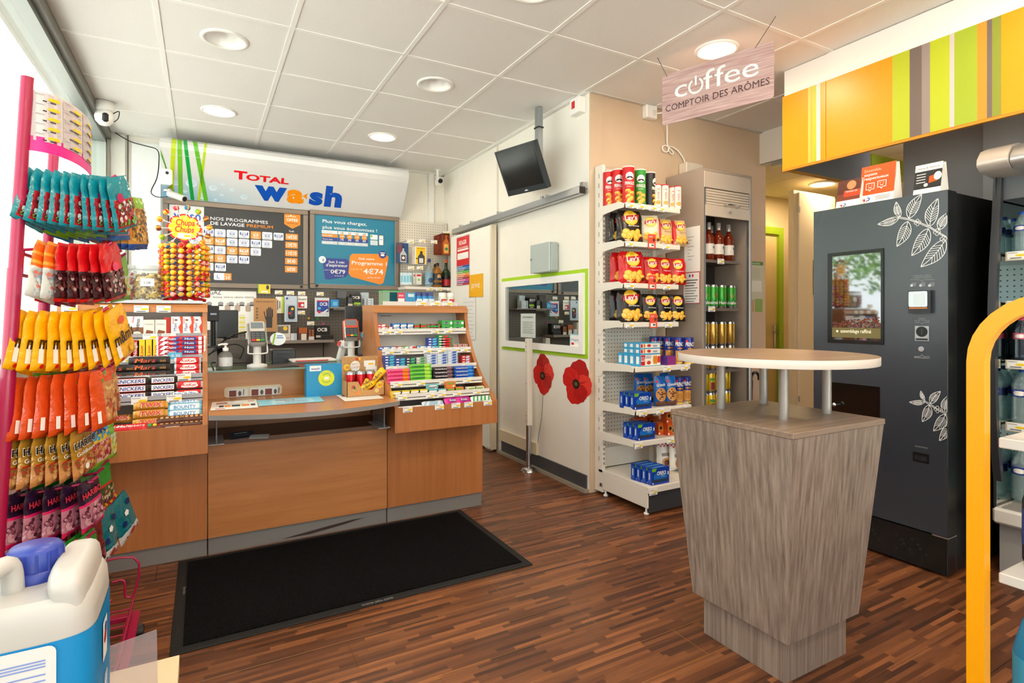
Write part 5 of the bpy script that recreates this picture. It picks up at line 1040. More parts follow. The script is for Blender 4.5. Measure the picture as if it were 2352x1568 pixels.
# ---- grey pegboard bay below
r6 = lambda x, y: (450 + x / 4.611, 640 + y / 4.611)
def W6(x, y, Y): p = aty(*r6(x, y), Y); return p.x, p.z
bay = thing('pegboard_bay', 'taupe perforated back panel with grey base cabinets behind the counter', 'shelving')
b = MB(); b.box(-.28, 5.44, .93, 1.72, 5.46, 1.41, PEGG); b.obj('pegboard', bay)
for x0, x1 in ((-.28, .42), (.42, .98), (.98, 1.72)):
    b = MB(); b.box(x0 + .003, 5.36, .06, x1 - .003, 5.5, .93, C('#6f6a64', .45), .003); b.obj('base_panel', bay)
xa, za = W6(855, 632, 5.24); xb_, _ = W6(1455, 645, 5.24); b = MB(); b.box(xa - .12, 5.2, .93, xb_, 5.44, .955, C('#8a8078', .45)); b.obj('shelf', bay)
xs0, zs0 = W6(1430, 300, 5.3); xs1, _ = W6(1905, 300, 5.3); SH2 = zs0; b = MB(); b.box(xs0 - .02, 5.24, SH2 - .012, xs1 + .05, 5.44, SH2, C('#8a8078', .45)); b.obj('shelf', bay)
for x, y in ((838, 165), (962, 170), (1082, 175), (1278, 180), (1078, 378), (1178, 492), (1458, 332), (1535, 332)):
    X_, z_ = W6(x + 38, y, 5.33); price(bay, X_, 5.33, z_, s=1.15)
for x, y, c in ((1195, 418, '#f2c51a'), (1290, 425, '#27a83c'), (1350, 478, '#e84f9c')):
    X_, z_ = W6(x, y, 5.43); b = MB(); b.cyl((X_, 5.44, z_), (X_, 5.425, z_), .012, C(c, .35), r1=.009, n=12); b.obj('pin', bay)
def card(name, label, cat, x, y, x1, y1, Y, col, pf, t=.006, group=None):
    (a, c), (d, e) = W6(x, y, Y), W6(x1, y1, Y); w, h = d - a, c - e; b = MB(); b.box(0, 0, 0, w, t, h, col); pf(b, front(0, 0, 0), w, h); return tag(b.obj(name, None, (a, Y, e)), label, cat, group)
kraft = C('#b98a5a', .6)
def glove(b, f, w, h):
    m = C('#3a3a3c', .6); cx_ = w * .66; b.pp(f, [(cx_ - w * .13, h * .12), (cx_ + w * .13, h * .12), (cx_ + w * .14, h * .45), (cx_ - w * .13, h * .45)], m, .001)
    for i in range(4): x = cx_ - w * .12 + i * w * .075; b.pp(f, [(x, h * .44), (x + w * .065, h * .44), (x + w * .06, h * (.66 + .05 * (i in (1, 2)))), (x + w * .03, h * (.7 + .05 * (i in (1, 2)))), (x, h * (.66 + .05 * (i in (1, 2))))], m, .0012)
    b.pp(f, [(cx_ - w * .13, h * .3), (cx_ - w * .13, h * .42), (cx_ - w * .24, h * .6), (cx_ - w * .2, h * .62)][::-1], m, .0012); b.txt(f, 'GANTS CLEAN-TACT', w * .5, h * .88, h * .045, C('#5a4a3a', .6), 'c', w * .8); b.pp(f, [(w * .2, .002), (w * .4, .002), (w * .33, h * .2), (w * .25, h * .16)], C('#3f7f6c', .6), .001)
    for i in range(4): b.pd(f, w * .14, h * (.42 + .09 * i), w * .05, C('#7a6248', .6), h=.001)
card('glove_pack', 'kraft card with a dark work glove hanging on the pegboard', 'packet', 612, 205, 858, 560, 5.25, kraft, glove)
card('glove_pack', 'small yellow glove card clipped under the dark price board', 'packet', 655, 58, 788, 158, 5.38, C('#e8cf3a', .5), lambda b, f, w, h: (b.pr(f, w * .3, .0, w * .8, h * .3, wht), b.pr(f, w * .35, h * .02, w * .75, h * .14, TAGY, .001), b.pd(f, w * .78, h * .68, w * .12, C('#444444', .5), h * .25), b.pr(f, 0, 0, w * .08, h, C('#6ab04a', .5))))
card('cable_pack', 'white and lime charging cable pack on the pegboard', 'packet', 845, 190, 930, 365, 5.33, C('#f2f3ee', .4), lambda b, f, w, h: (b.pr(f, w * .72, 0, w, h, C('#c3dc2c', .4)), b.line(f, [(w * .25, h * .2), (w * .25, h * .75)], .006, BLACK), b.line(f, [(w * .5, h * .3), (w * .5, h * .75)], .006, BLACK), b.pr(f, w * .2, h * .6, w * .3, h * .8, BLACK, .001)))
def chg(b, f, w, h):
    b.prr(f, w * .12, h * .03, w * .9, h * .66, .01, C('#aebfd0', .2), .001); b.prr(f, w * .28, h * .1, w * .82, h * .62, .018, C('#14161a', .35), .0016); b.prr(f, w * .45, h * .2, w * .66, h * .5, .008, C('#3a3f46', .35), .0022); b.pd(f, w * .62, h * .5, .012, yel, h=.003); b.pd(f, w * .42, h * .33, .011, red, h=.003); b.pd(f, w * .2, h * .9, .01, C('#2a4fa5', .4))
card('charger_pack', 'grey-blue blister pack with a black car charger on the pegboard', 'packet', 938, 180, 1072, 455, 5.31, C('#c3d0de', .35), chg, .02)
card('battery_pack', 'white and red button battery card on the pegboard', 'packet', 1078, 182, 1178, 312, 5.33, wht, lambda b, f, w, h: (b.pr(f, w * .05, h * .05, w * .7, h * .5, C('#cf2127', .4)), b.pd(f, w * .5, h * .25, w * .16, STEEL, h=.0014), b.txt(f, 'Energizer', w * .5, h * .68, h * .14, INK, 'c', w * .85, .02, .001, .2)))
def ocbbag(b, f, w, h): b.pr(f, w * .12, h * .25, w * .95, h * .85, C('#1c44a0', .3), .001); b.pr(f, w * .12, h * .8, w * .95, h * .86, red, .0014); b.txt(f, 'OCB', w * .6, h * .58, h * .17, wht, 'c', w * .55, .05, .002); b.line(f, [(w * .55, h * .2), (w * .9, h * .38)], .012, wht, .0016); b.pd(f, w * .3, h * .25, .014, C('#c7253a', .4), h=.0018); b.pr(f, w * .2, h * .38, w * .4, h * .5, lblu, .0016)
card('filter_bag', 'blue and white bag of cigarette filters hanging on the pegboard', 'packet', 1262, 200, 1412, 400, 5.32, C('#d5dde6', .3), ocbbag, .03)
# shelf goods
def sbox(name, label, x, y, x1, y1, Y, d, col, pf=None, cat='box', z=None):
    (a, c), (dd, e) = W6(x, y, Y), W6(x1, y1, Y); w, h = dd - a, c - e; e = z if z is not None else e; b = MB(); b.box(0, 0, 0, w, d, h, col)
    if pf: pf(b, front(0, 0, 0), w, h)
    return tag(b.obj(name, None, (a, Y, e)), label, cat)
sbox('cigarette_paper_box', 'blue carton left end of the upper back shelf', 1435, 215, 1515, 296, 5.27, .1, C('#2c8fd0', .4), lambda b, f, w, h: b.pr(f, w * .2, h * .2, w * .8, h * .7, C('#6cc0ea', .4)), z=SH2)
sbox('filter_dispenser', 'dark slanted dispenser on the upper back shelf', 1518, 205, 1596, 298, 5.26, .12, C('#2b2724', .4), lambda b, f, w, h: (b.pr(f, w * .1, h * .1, w * .9, h * .5, C('#191716', .4)), b.txt(f, '. . .', w * .5, h * .3, .01, wht, 'c', w * .5)), z=SH2)
t_ = sbox('plastic_holder', 'smoky clear holder leaning above the dark dispenser', 1500, 128, 1592, 206, 5.3, .06, glass('smoky_plastic', '#b8b8b4', .8, .1, ('#6a6864', .4)))
sbox('lighter_box', 'black lighter box on the upper back shelf', 1605, 190, 1665, 298, 5.27, .08, C('#1f1f22', .4), lambda b, f, w, h: (b.pr(f, w * .1, .0, w * .9, h * .35, C('#cfcac2', .5)), b.pr(f, w * .3, h * .45, w * .4, h * .9, C('#77777c', .3)), b.pr(f, w * .6, h * .45, w * .7, h * .9, C('#77777c', .3))), z=SH2)
sbox('cigarette_paper_box', 'black carton with white block letters and green flash, upper back shelf', 1645, 160, 1745, 298, 5.3, .09, C('#141414', .4), lambda b, f, w, h: (b.txt(f, 'OCB', w * .5, h * .66, h * .2, wht, 'c', w * .8, .05), b.pp(f, [(w * .2, h * .2), (w, h * .2), (w, h * .36), (w * .35, h * .4)], C('#9ed02a', .4)), b.txt(f, 'OCB', w * .6, h * .06, h * .09, wht, 'c', w * .5, .04)), z=SH2)
for i in range(4): sbox('paper_booklet', 'white rolling paper packet, %s up in its stack' % ('lowest' if i == 0 else 'topmost' if i == 3 else ORD[i]), 1790, 280 - i * 24, 1880, 302 - i * 24, 5.27, .08, C('#dfe4e6', .4), lambda b, f, w, h: (b.pr(f, w * .1, h * .2, w * .35, h * .8, C('#7a8a96', .4)), b.pr(f, w * .6, h * .2, w * .9, h * .8, C('#9fd0e6', .4))))
sbox('paper_booklet', 'silver-blue paper carton behind the white packet stack', 1750, 140, 1830, 300, 5.36, .05, C('#b4c4cc', .4), z=SH2)
zsh = .955
sbox('dash_camera_box', 'white and grey gadget box with a yellow sticker on the back shelf', 860, 470, 1000, 630, 5.27, .08, C('#d9d2c8', .4), lambda b, f, w, h: (b.pr(f, w * .05, h * .45, w * .85, h * .95, C('#6b675f', .4)), b.pd(f, w * .62, h * .78, .018, yel, h=.0014), b.txt(f, 'Smart Phone', w * .4, h * .9, .008, wht, 'c', w * .6), b.pd(f, w * .3, h * .2, .012, C('#8a3a3a', .4)), b.txt(f, 'XX', w * .8, h * .1, .015, C('#b5303a', .4), 'c')), z=zsh)
sbox('small_pack', 'little white packet beside the gadget box', 1005, 560, 1070, 630, 5.27, .05, C('#d9dadb', .4), lambda b, f, w, h: b.pr(f, w * .5, 0, w, h, C('#b9c3d4', .4)), z=zsh)
sbox('cigar_dispenser', 'clear dispenser of brown cigarillos on the back shelf', 1085, 500, 1185, 632, 5.25, .08, C('#5a3420', .4), lambda b, f, w, h: (b.pr(f, w * .3, 0, w * .85, h * .5, C('#dcd6cc', .5)), [b.pr(f, w * (.12 + .17 * i), h * .55, w * (.22 + .17 * i), h * .98, C('#d9702a', .4), .001) for i in range(5)]), z=zsh)
sbox('cigar_box', 'brown patterned cigarillo box on the back shelf', 1190, 520, 1255, 632, 5.26, .08, C('#5a2f1a', .4), lambda b, f, w, h: ([b.pd(f, w * (.25 + .5 * (i % 2)), h * (.45 + .2 * (i // 2)), w * .16, C('#a5683a', .4)) for i in range(6)], b.pr(f, w * .05, 0, w * .95, h * .32, C('#d6cfc6', .5))), z=zsh)
sbox('cigarette_paper_box', 'black carton with big white letters on the lower back shelf', 1270, 488, 1420, 632, 5.28, .08, C('#161514', .4), lambda b, f, w, h: (b.txt(f, 'OCB', w * .45, h * .6, h * .24, wht, 'c', w * .7, .05), b.pr(f, 0, h * .15, w, h * .3, C('#c9c3b8', .5))), z=zsh)
sbox('paper_booklet', 'flat black paper pack at the right end of the lower back shelf', 1330, 590, 1458, 632, 5.22, .05, C('#1c1a19', .4), z=zsh)
# gas price poster, lists
f = front(0, 5.434, 0); b = MB(); (a, c), (d_, e) = W6(-160, 120, 5.434), W6(640, 350, 5.434); b.box(a, 5.434, 1.05, d_, 5.439, c, wht); x_, z_ = W6(118, 165, 5.434); b.txt(f, 'PRIX DU GAZ', W6(268, 165, 5.434)[0], z_, .04, INK, 'r', .27, .0, .001)
for i, s_ in enumerate(('BUTANE', 'PROPANE', 'PROPANE 13 KG', 'CARBURATION', 'PROPANE 35 KG')):
    x_, z_ = W6((105, 228, 345, 455, 565)[i], 205, 5.434); b.txt(f, s_, x_, z_, .014, INK, 'c', .07, .0, .001); x2, z2 = W6((140, 262, 375, 487, 595)[i], 262, 5.434); b.pd(f, x2, z2, .022, C('#9a9c9f', .5), .016, .001); b.pr(f, x2 - .02, z2 - .022, x2 + .02, z2 - .012, INK, .0016)
    if i > 1: x3, z3 = W6((335, 440, 553)[i - 2], 300, 5.434); b.prr(f, x3 - .022, z3 - .04, x3 + .022, z3 + .02, .012, C('#b9a79a', .5), .0012); b.pd(f, x3, z3 + .028, .009, C('#b9a79a', .5), h=.0012)
tag(b.obj('gas_price_poster'), 'white gas bottle price poster under the dark board', 'poster')
b = MB(); (a, c), (d_, e) = W6(450, 350, 5.43), W6(527, 575, 5.43); f = front(a, 5.428, e); b.box(a, 5.428, e, d_, 5.43, c, wht); w, h = d_ - a, c - e
for i in range(8): b.pr(f, .005, h * (.02 + .11 * i), w - .005, h * (.1 + .11 * i), C('#eadb3f', .5) if i % 2 == 0 else C('#e9e4c8', .5))
tag(b.obj('price_list'), 'yellow banded price list pinned below the gas poster', 'paper')
b = MB(); (a, c), (d_, e) = W6(527, 352, 5.43), W6(640, 720, 5.43); b.box(a, 5.428, e, d_, 5.43, c, PAPER); tag(b.obj('notice_sheet'), 'blank white sheet beside the yellow banded list', 'paper')
# ---- cream pegboard bay in the corner
q8 = lambda x, y: (880 + x / 4.9, 380 + y / 4.9)
def W8(x, y, Y): p = aty(*q8(x, y), Y); return p.x, p.z
cb_ = thing('cream_pegboard_bay', 'cream perforated panel of small spirits in the back corner', 'shelving')
b = MB(); b.box(1.722, 5.44, 1.0, 2.205, 5.46, 2.13, PEGW); b.obj('pegboard', cb_)
b = MB(); b.box(2.205, 5.41, 1.0, 2.23, 5.47, 2.13, C('#cfc8ba', .5)); b.box(1.715, 5.43, 1.0, 1.73, 5.47, 1.9, C('#7a736a', .5)); b.obj('upright', cb_)
xa, za = W8(265, 1350, 5.2); xb_, _ = W8(800, 1365, 5.2); ZS = za - .01; b = MB(); b.box(xa - .02, 5.17, ZS - .025, 2.225, 5.44, ZS, C('#e9e5db', .45)); b.obj('shelf', cb_)
for x in (525, 628, 755): X_, z_ = W8(x, 1395, 5.165); price(cb_, X_, 5.166, ZS - .036, s=1.2)
for x, y in ((310, 875), (440, 870), (575, 880), (315, 1172), (415, 1172), (712, 778)): X_, z_ = W8(x, y, 5.2); price(cb_, X_, 5.2, z_, s=1.2)
for x, y in ((225, 860), (400, 870), (640, 800)): X_, z_ = W8(x, y, 5.3); b = MB(); b.tube([(X_, 5.44, z_), (X_, 5.2, z_)], .003, STEEL, 6); b.obj('peg_hook', cb_)
def card8(name, label, x, y, x1, y1, Y, col, pf, t=.02, group=None):
    (a, c), (d, e) = W8(x, y, Y), W8(x1, y1, Y); w, h = d - a, c - e; b = MB(); b.box(0, 0, 0, w, t, h, col); pf(b, front(0, 0, 0), w, h); return tag(b.obj(name, None, (a, Y, e)), label, 'spirit flask', group)
def flask(b, f, w, h, body, cap, lab): b.pp(f, [(w * .25, h * .04), (w * .8, h * .04), (w * .82, h * .45), (w * .6, h * .62), (w * .6, h * .74), (w * .45, h * .74), (w * .45, h * .62), (w * .23, h * .45)], body, .002); b.pr(f, w * .43, h * .74, w * .62, h * .84, cap, .0026); b.pr(f, w * .33, h * .1, w * .74, h * .4, lab, .0026)
card8('flask_card', 'dark blue blister card with a clear vodka flask', 160, 868, 285, 1100, 5.3, C('#1f4a78', .35), lambda b, f, w, h: (b.pr(f, 0, h * .5, w * .4, h * .95, C('#7a3a4a', .4)), flask(b, f, w, h, C('#b9c3c9', .2), C('#1b2a55', .3), C('#5b3a3f', .4)), b.pd(f, w * .53, h * .26, w * .12, wht, h=.003)))
for i in range(4): card8('flask_card', 'yellow card with a dark rum flask, %s from the left' % ORD[i], 305 + i * 18, 925 - i * 5, 435 + i * 17, 1115, 5.38 - i * .05, C('#efe9dc', .4), lambda b, f, w, h: (b.pr(f, w * .08, h * .3, w * .92, h * .97, yel), b.pp(f, [(w * .08, h * .02), (w * .92, h * .02), (w * .92, h * .35), (w * .08, h * .35)], yel), b.pp(f, [(w * .25, h * .02), (w * .82, h * .02), (w * .84, h * .45), (w * .66, h * .6), (w * .66, h * .75), (w * .44, h * .75), (w * .44, h * .6), (w * .25, h * .45)], C('#3d3d3f', .3), .002), b.pr(f, w * .35, h * .08, w * .72, h * .35, C('#d9dadb', .4), .0026), b.txt(f, 'BACARDI', w * .53, h * .87, h * .06, INK, 'c', w * .6)), .02, 'yellow rum cards')
for i in range(6): card8('flask_card', 'amber ginger spirit card, %s from the left' % ORD[i], 575 + i * 18, 790 - i * 6, 655 + i * 19, 1010, 5.35 - i * .03, C('#7a2a16', .35), lambda b, f, w, h: (b.pp(f, [(w * .1, .01), (w * .9, .01), (w * .95, h * .55), (w * .62, h * .75), (w * .62, h * .92), (w * .42, h * .92), (w * .42, h * .75), (w * .08, h * .55)], C('#c96a1f', .25), .002), b.pr(f, w * .25, h * .1, w * .8, h * .5, C('#e9b85a', .4), .0026), b.pd(f, w * .53, h * .28, w * .2, C('#3a8a4a', .4), h=.003)), .015, 'amber spirit cards')
for i in range(4): card8('flask_card', 'clear gin flask with pale blue label, %s from the left' % ORD[i], 200 + i * 32, 1205, 225 + i * 33, 1340, 5.32 - i * .02, C('#cfe3ea', .2), lambda b, f, w, h: b.pr(f, w * .1, h * .2, w * .9, h * .75, C('#7fc0d6', .4)), .03, 'pale blue gin flasks')
for i in range(2): card8('flask_card', 'clear tequila flask with red-green label, %s one' % ('left' if i == 0 else 'right'), 335 + i * 35, 1205, 400 + i * 32, 1340, 5.32 - i * .03, C('#dfe3de', .2), lambda b, f, w, h: (b.pr(f, w * .15, h * .15, w * .9, h * .8, C('#e9ede4', .4)), b.pr(f, w * .15, h * .7, w * .9, h * .85, red, .001), b.pd(f, w * .52, h * .4, w * .2, C('#7fb53a', .4), h=.0012)), .03, 'tequila flasks')
def bottle(key, prof, mat, capc, capz, labs):
    if key in _kit: return _kit[key]
    b = MB(); b.lathe(prof, mat, 18); q = MB(); rc, z0, z1 = capz; q.lathe([(rc, z0), (rc, z1), (0.0005, z1)], capc, 14); kit = [('bottle_glass', b.mesh('bottle_glass'), []), ('cap', q.mesh('cap'), [])]
    for (r_, z0, z1, m, pf) in labs:
        l = MB(); l.lathe([(r_, z0), (r_, z1)], m, 18)
        if pf: pf(l, lambda x, y, h, r_=r_: Vector(((r_ + h) * math.sin(x / r_), -(r_ + h) * math.cos(x / r_), y)))
        kit.append(('label', l.mesh('label'), []))
    _kit[key] = kit; return kit
BP = lambda r, hb, hn, rn: [(r * .9, 0), (r, .006), (r, hb), (r * .75, hb + r * .6), (rn, hb + r * 1.1), (rn, hn)]
X_, _ = W8(518, 1300, 5.27); inst('spirit_bottle', bottle('vodka_bottle', BP(.042, .17, .255, .014), glass('pale_glass', '#e6f0f2', 1., .03, ('#dfeaee', .25)), C('#1c2f7c', .3), (.015, .25, .285), [(.043, .03, .15, C('#7aa0b8', .4), lambda l, f: (l.pr(f, -.03, .115, .03, .135, C('#a8303a', .4)), l.pd(f, 0, .07, .025, C('#2f4f6f', .4))))]), 'clear vodka bottle with navy cap on the corner shelf', 'bottle', (X_, 5.27, ZS))
for i, (x, Y) in enumerate(((612, 5.24), (588, 5.36))): X_, _ = W8(x, 1300, Y); inst('spirit_bottle', bottle('whisky_bottle', BP(.046, .15, .235, .014), glass('amber_glass', '#d8a24a', 1., .03, ('#b5781f', .55)), C('#161210', .3), (.016, .215, .245), [(.0468, .07, .14, C('#1b1614', .4), lambda l, f: (l.pr(f, -.03, .085, .03, .088, gold), l.pd(f, 0, .112, .018, gold), l.txt(f, 'JACK', 0, .095, .012, wht, 'c', .04))), (.0468, .025, .05, C('#1b1614', .4), None)]), 'amber whisky bottle with black label, %s on the corner shelf' % ('in front' if i == 0 else 'behind'), 'bottle', (X_, Y, ZS), None, 'whisky bottles in the corner')
X_, _ = W8(708, 1300, 5.27); inst('spirit_bottle', bottle('sparkling_bottle', BP(.043, .15, .27, .015), glass('green_glass', '#5a8a4a', 1., .03, ('#1e3a1c', .7)), C('#d9622a', .3), (.017, .255, .285), [(.044, .02, .085, C('#c1222c', .4), None), (.044, .085, .12, C('#1d1b1c', .4), None)]), 'dark green sparkling bottle with red label in the corner', 'bottle', (X_, 5.27, ZS))
# ---- cameras, cables
t = thing('dome_camera', 'white round dome camera under the ceiling by the window', 'camera', (-.595, 4.75, 2.55)); b = MB(); b.lathe([(0.0005, -.062), (.03, -.055), (.052, -.03), (.058, 0), (.05, .035), (.03, .05)], wht, 20); b.obj('ball', t); b = MB(); b.lathe([(.055, .04), (.06, .06), (.06, .1), (0.0005, .1)], wht, 20); b.obj('mount', t)
b = MB(); b.T = Matrix.Rotation(.25, 4, 'Z') @ Matrix.Rotation(.2, 4, 'X'); b.box(-.02, -.063, -.035, .02, -.04, .025, BLACK, .015); b.obj('lens', t)
b = MB(); b.tube([(.05, 0, .03), (.085, -.01, .05), (.08, -.01, -.0), (.055, -.01, -.03)], .003, BLACK, 6); b.obj('cable', t)
t = thing('motion_sensor', 'white motion sensor box on the left end of the header sign', 'sensor'); p = aty(381, 407, 5.25); b = MB(); b.box(p.x - .045, 5.22, p.z - .06, p.x + .045, 5.27, p.z + .065, wht, .012); b.obj('housing', t); b = MB(); b.cyl((p.x + .01, 5.22, p.z + .03), (p.x + .01, 5.215, p.z + .03), .012, BLACK, n=14); b.obj('lens', t)
p = aty(392, 440, 5.28); t = thing('bullet_camera', 'silver bullet camera hanging below the motion sensor', 'camera'); b = MB(); b.lathe([(.03, 0), (.036, .012), (.02, .03), (0.0005, .032)], STEEL, 18, (p.x - .02, 5.30, p.z + .0)); b.tube([(p.x - .02, 5.36, p.z + .05), (p.x - .02, 5.3, p.z + .02), (p.x - .01, 5.28, p.z - .01), (p.x, 5.26, p.z - .02)], .01, STEEL); b.obj('mount', t)
b = MB(); b.cyl((p.x - .01, 5.28, p.z - .015), (p.x + .1, 5.17, p.z - .07), .026, C('#d9d6d0', .3, .4), n=18); b.cyl((p.x + .1, 5.17, p.z - .07), (p.x + .102, 5.168, p.z - .071), .02, BLACK, n=16); b.obj('housing', t)
b = MB(); b.tube([aty(265, 305, 5.45), aty(300, 325, 5.45), aty(335, 335, 5.44), aty(362, 345, 5.4), aty(365, 375, 5.38), aty(360, 410, 5.35), aty(347, 440, 5.33), aty(360, 452, 5.3), aty(385, 452, 5.2)], .004, BLACK, 6); tag(b.obj('camera_cable'), 'thin black cable drooping from the ceiling corner to the sensor', 'cable')
p = aty(1005, 420, 5.3); t = thing('ceiling_camera', 'small white box camera on a stem in the back corner', 'camera'); b = MB(); b.cyl((p.x, 5.3, ZC), (p.x, 5.3, p.z + .03), .012, wht); b.lathe([(.03, ZC - .006), (.03, ZC)], wht, 16, (p.x, 5.3, 0)); b.obj('stem', t); b = MB(); b.box(p.x - .02, 5.22, p.z - .025, p.x + .025, 5.33, p.z + .025, wht, .006); b.obj('housing', t); b = MB(); b.cyl((p.x - .003, 5.22, p.z), (p.x - .006, 5.2, p.z), .022, BLACK, n=16); b.obj('lens', t)
# ================================================================ on and behind the counter
GT = .889
t = thing('hand_sanitizer', 'clear pump bottle of hand gel on the glass counter', 'bottle', (xu(518, 3.36), 3.36, GT)); b = MB(); b.lathe([(.032, 0), (.034, .006), (.034, .07), (.026, .085), (.012, .092), (.012, .098)], CLEAR, 18); b.obj('bottle_body', t); b = MB(); b.lathe([(.014, .096), (.014, .112), (.006, .114), (.006, .126), (.012, .127), (.012, .136), (0.0005, .137)], C('#f4f4f2', .4), 16); b.tube([(0, 0, .13), (-.02, -.006, .132), (-.036, -.01, .126)], .005, C('#f4f4f2', .4), 8); b.obj('pump', t); b = MB(); b.lathe([(.0345, .015), (.0345, .06)], C('#d9dfe2', .4), 18); b.pr(lambda x, y, h: Vector(((.0345 + h) * math.sin(x / .0345), -(.0345 + h) * math.cos(x / .0345), y)), -.02, .02, .01, .03, C('#e08a3a', .4)); b.obj('label', t)
def terminal(label, x, y, z, rz, top):
    t = thing('card_terminal', label, 'payment terminal', (x, y, z), rz); g = C('#dcdcd8', .4)
    b = MB(); b.lathe([(.052, 0), (.052, .012), (.03, .018)], g, 22); b.cyl((0, 0, .012), (0, 0, .13), .021, g); b.obj('stand', t)
    b = MB(); b.tube([(-.045, -.01, .125), (-.048, -.02, .09), (-.04, -.02, .075), (.04, -.02, .075), (.05, -.02, .09), (.048, -.01, .125)], .004, C('#e9e9e6', .35), 8); b.obj('hand_guard', t)
    m = Matrix.Translation((0, -.01, .165)) @ Matrix.Rotation(-.55, 4, 'X')
    b = MB(); b.T = m; b.box(-.044, -.018, -.05, .044, .028, .095, C('#a9a8a3', .3, .5), .012); b.box(-.049, -.005, -.045, -.043, .02, .09, top, .004); b.box(.043, -.005, -.045, .049, .02, .09, top, .004); b.obj('body', t)
    f0 = front(0, 0, 0); ff = lambda xx, yy, h: m @ (f0(xx, yy, h) + Vector((0, -.0185, 0)))
    b = MB(); b.prr(ff, -.038, .028, .038, .09, .006, top, .0006); b.pr(ff, -.032, .045, .032, .084, C('#7d868c', .15), .0012); b.obj('screen', t)
    b = MB(); b.prr(ff, -.037, -.042, .037, .026, .006, C('#2e3236', .4), .0006)
    for i in range(3):
        for j in range(4): b.prr(ff, -.033 + i * .023, .008 - j * .014, -.013 + i * .023, .019 - j * .014, .003, C('#565c60', .4) if j < 3 else (red, C('#e5b91d', .4), C('#1f9a4a', .4))[i], .0016)
    b.obj('keypad', t); return t
terminal('card terminal on a white stand beside the hand gel', xu(590, 3.42), 3.40, GT, .05, C('#c9c4ba', .4)); terminal('card terminal with orange-red top near the gum display', xu(805, 3.62), 3.6, GT + .01, -.1, C('#d8543a', .4))
b = MB(); b.T = Matrix.Translation((xu(615, 3.44), 3.40, 1.012)); f = plane((0, 0, 0), (1, -.3, 0), (0, 0, 1)); b.pd(f, .05, .03, .042, C('#dfe6e8', .4), .036, .0, 24); b.pd(plane((0, .002, 0), (-1, .3, 0), (0, 0, 1)), -.05, .03, .042, wht, .036, 0, 24); b.pp(f, [(.018, -.002), (.026, -.004), (.04, .06), (.03, .062)], C('#8ab53a', .4), .001); b.pr(f, .045, .045, .075, .05, C('#4f6fae', .4), .001); b.pr(f, .042, .034, .08, .039, C('#4f6fae', .4), .001); tag(b.obj('loyalty_disc'), 'oval pale blue offer card on the left card terminal', 'card')
b = MB(); b.T = Matrix.Translation((xu(838, 3.6), 3.6, 1.03)); f = plane((0, 0, 0), (1, -.2, 0), (0, 0, 1)); b.pd(f, .02, .02, .045, lblu, .028, .0, 24); b.pd(plane((0, .002, 0), (-1, .2, 0), (0, 0, 1)), -.02, .02, .045, wht, .028, 0, 24); b.pp(f, [(-.015, .028), (.04, .034), (.035, .05), (-.01, .052)], yel, .001); b.pp(f, [(-.005, .005), (.03, .005), (.035, .025), (.012, .015), (-.012, .022)], wht, .001); tag(b.obj('loyalty_disc'), 'oval light blue and yellow card on the right card terminal', 'card')
# monitors and till
def monitor(label, x0, x1, z0, z1, y, rz=0., hp=False):
    t = thing('monitor', label, 'monitor', ((x0 + x1) / 2, y, z0), rz); w, h = x1 - x0, z1 - z0; b = MB(); b.box(-w / 2, 0, 0, w / 2, .03, h, C('#17181a', .35), .006); b.obj('shell', t); b = MB(); sb = .873 - z0; b.box(-.02, .03, sb + .01, .02, .05, h * .5, BLACK); b.box(-.09, -.02, sb, .09, .12, sb + .014, BLACK, .004); b.obj('stand', t)
    if hp: b = MB(); b.txt(front(0, -.001, 0), 'hp', 0, h * .4, .05, C('#3a3c40', .4), 'c', .06, .0, .001, .25); b.obj('logo', t)
    return t
(a, c), (d_, e) = W6(215, 330, 3.95), W6(450, 625, 3.95); monitor('black monitor seen from behind, left of the kraft glove card', a, d_, e, c, 3.95, .05)
(a, c), (d_, e) = W6(1580, 285, 4.1), W6(1795, 560, 4.1); monitor('black monitor seen from behind, near the gum display', a, d_, e, c, 4.1, -.15, True)
(a, c), (d_, e) = W6(118, 285, 3.7), W6(245, 450, 3.7); t = thing('customer_display', 'small black price display showing a date, behind the chocolate display', 'display screen', ((a + d_) / 2, 3.7, e)); w, h = d_ - a, c - e; b = MB(); b.box(-w / 2, 0, 0, w / 2, .03, h, BLACK, .004); b.obj('screen', t); b = MB(); b.cyl((0, .02, -.15), (0, .02, 0), .015, BLACK); b.box(-.06, -.02, -.155, .06, .08, -.145, BLACK); b.obj('stand', t); b = MB(); b.txt(front(0, 0, 0), '2023', w * .02, h * .42, h * .1, EM('#cfe0ff', 1.), 'c', w * .5); b.obj('digits', t)
t = thing('till_terminal', 'black till touchscreen leaning back behind the counter glass', 'till', (xu(560, 3.75), 3.72, .872)); b = MB(); b.T = Matrix.Rotation(-.35, 4, 'X'); b.box(-.15, 0, .0, .12, .03, .17, C('#131416', .3), .006); b.obj('screen', t); b = MB(); b.box(-.13, .0, 0, .1, .14, .02, BLACK, .004); b.obj('base', t)
t = thing('receipt_printer', 'low black receipt printer right of the till', 'printer', (xu(645, 3.75), 3.72, .872)); b = MB(); b.box(-.055, 0, 0, .085, .16, .09, C('#1a1b1d', .35), .006); b.obj('body', t); b = MB(); b.box(-.03, -.002, .06, .06, .02, .066, BLACK); b.obj('paper_slot', t)
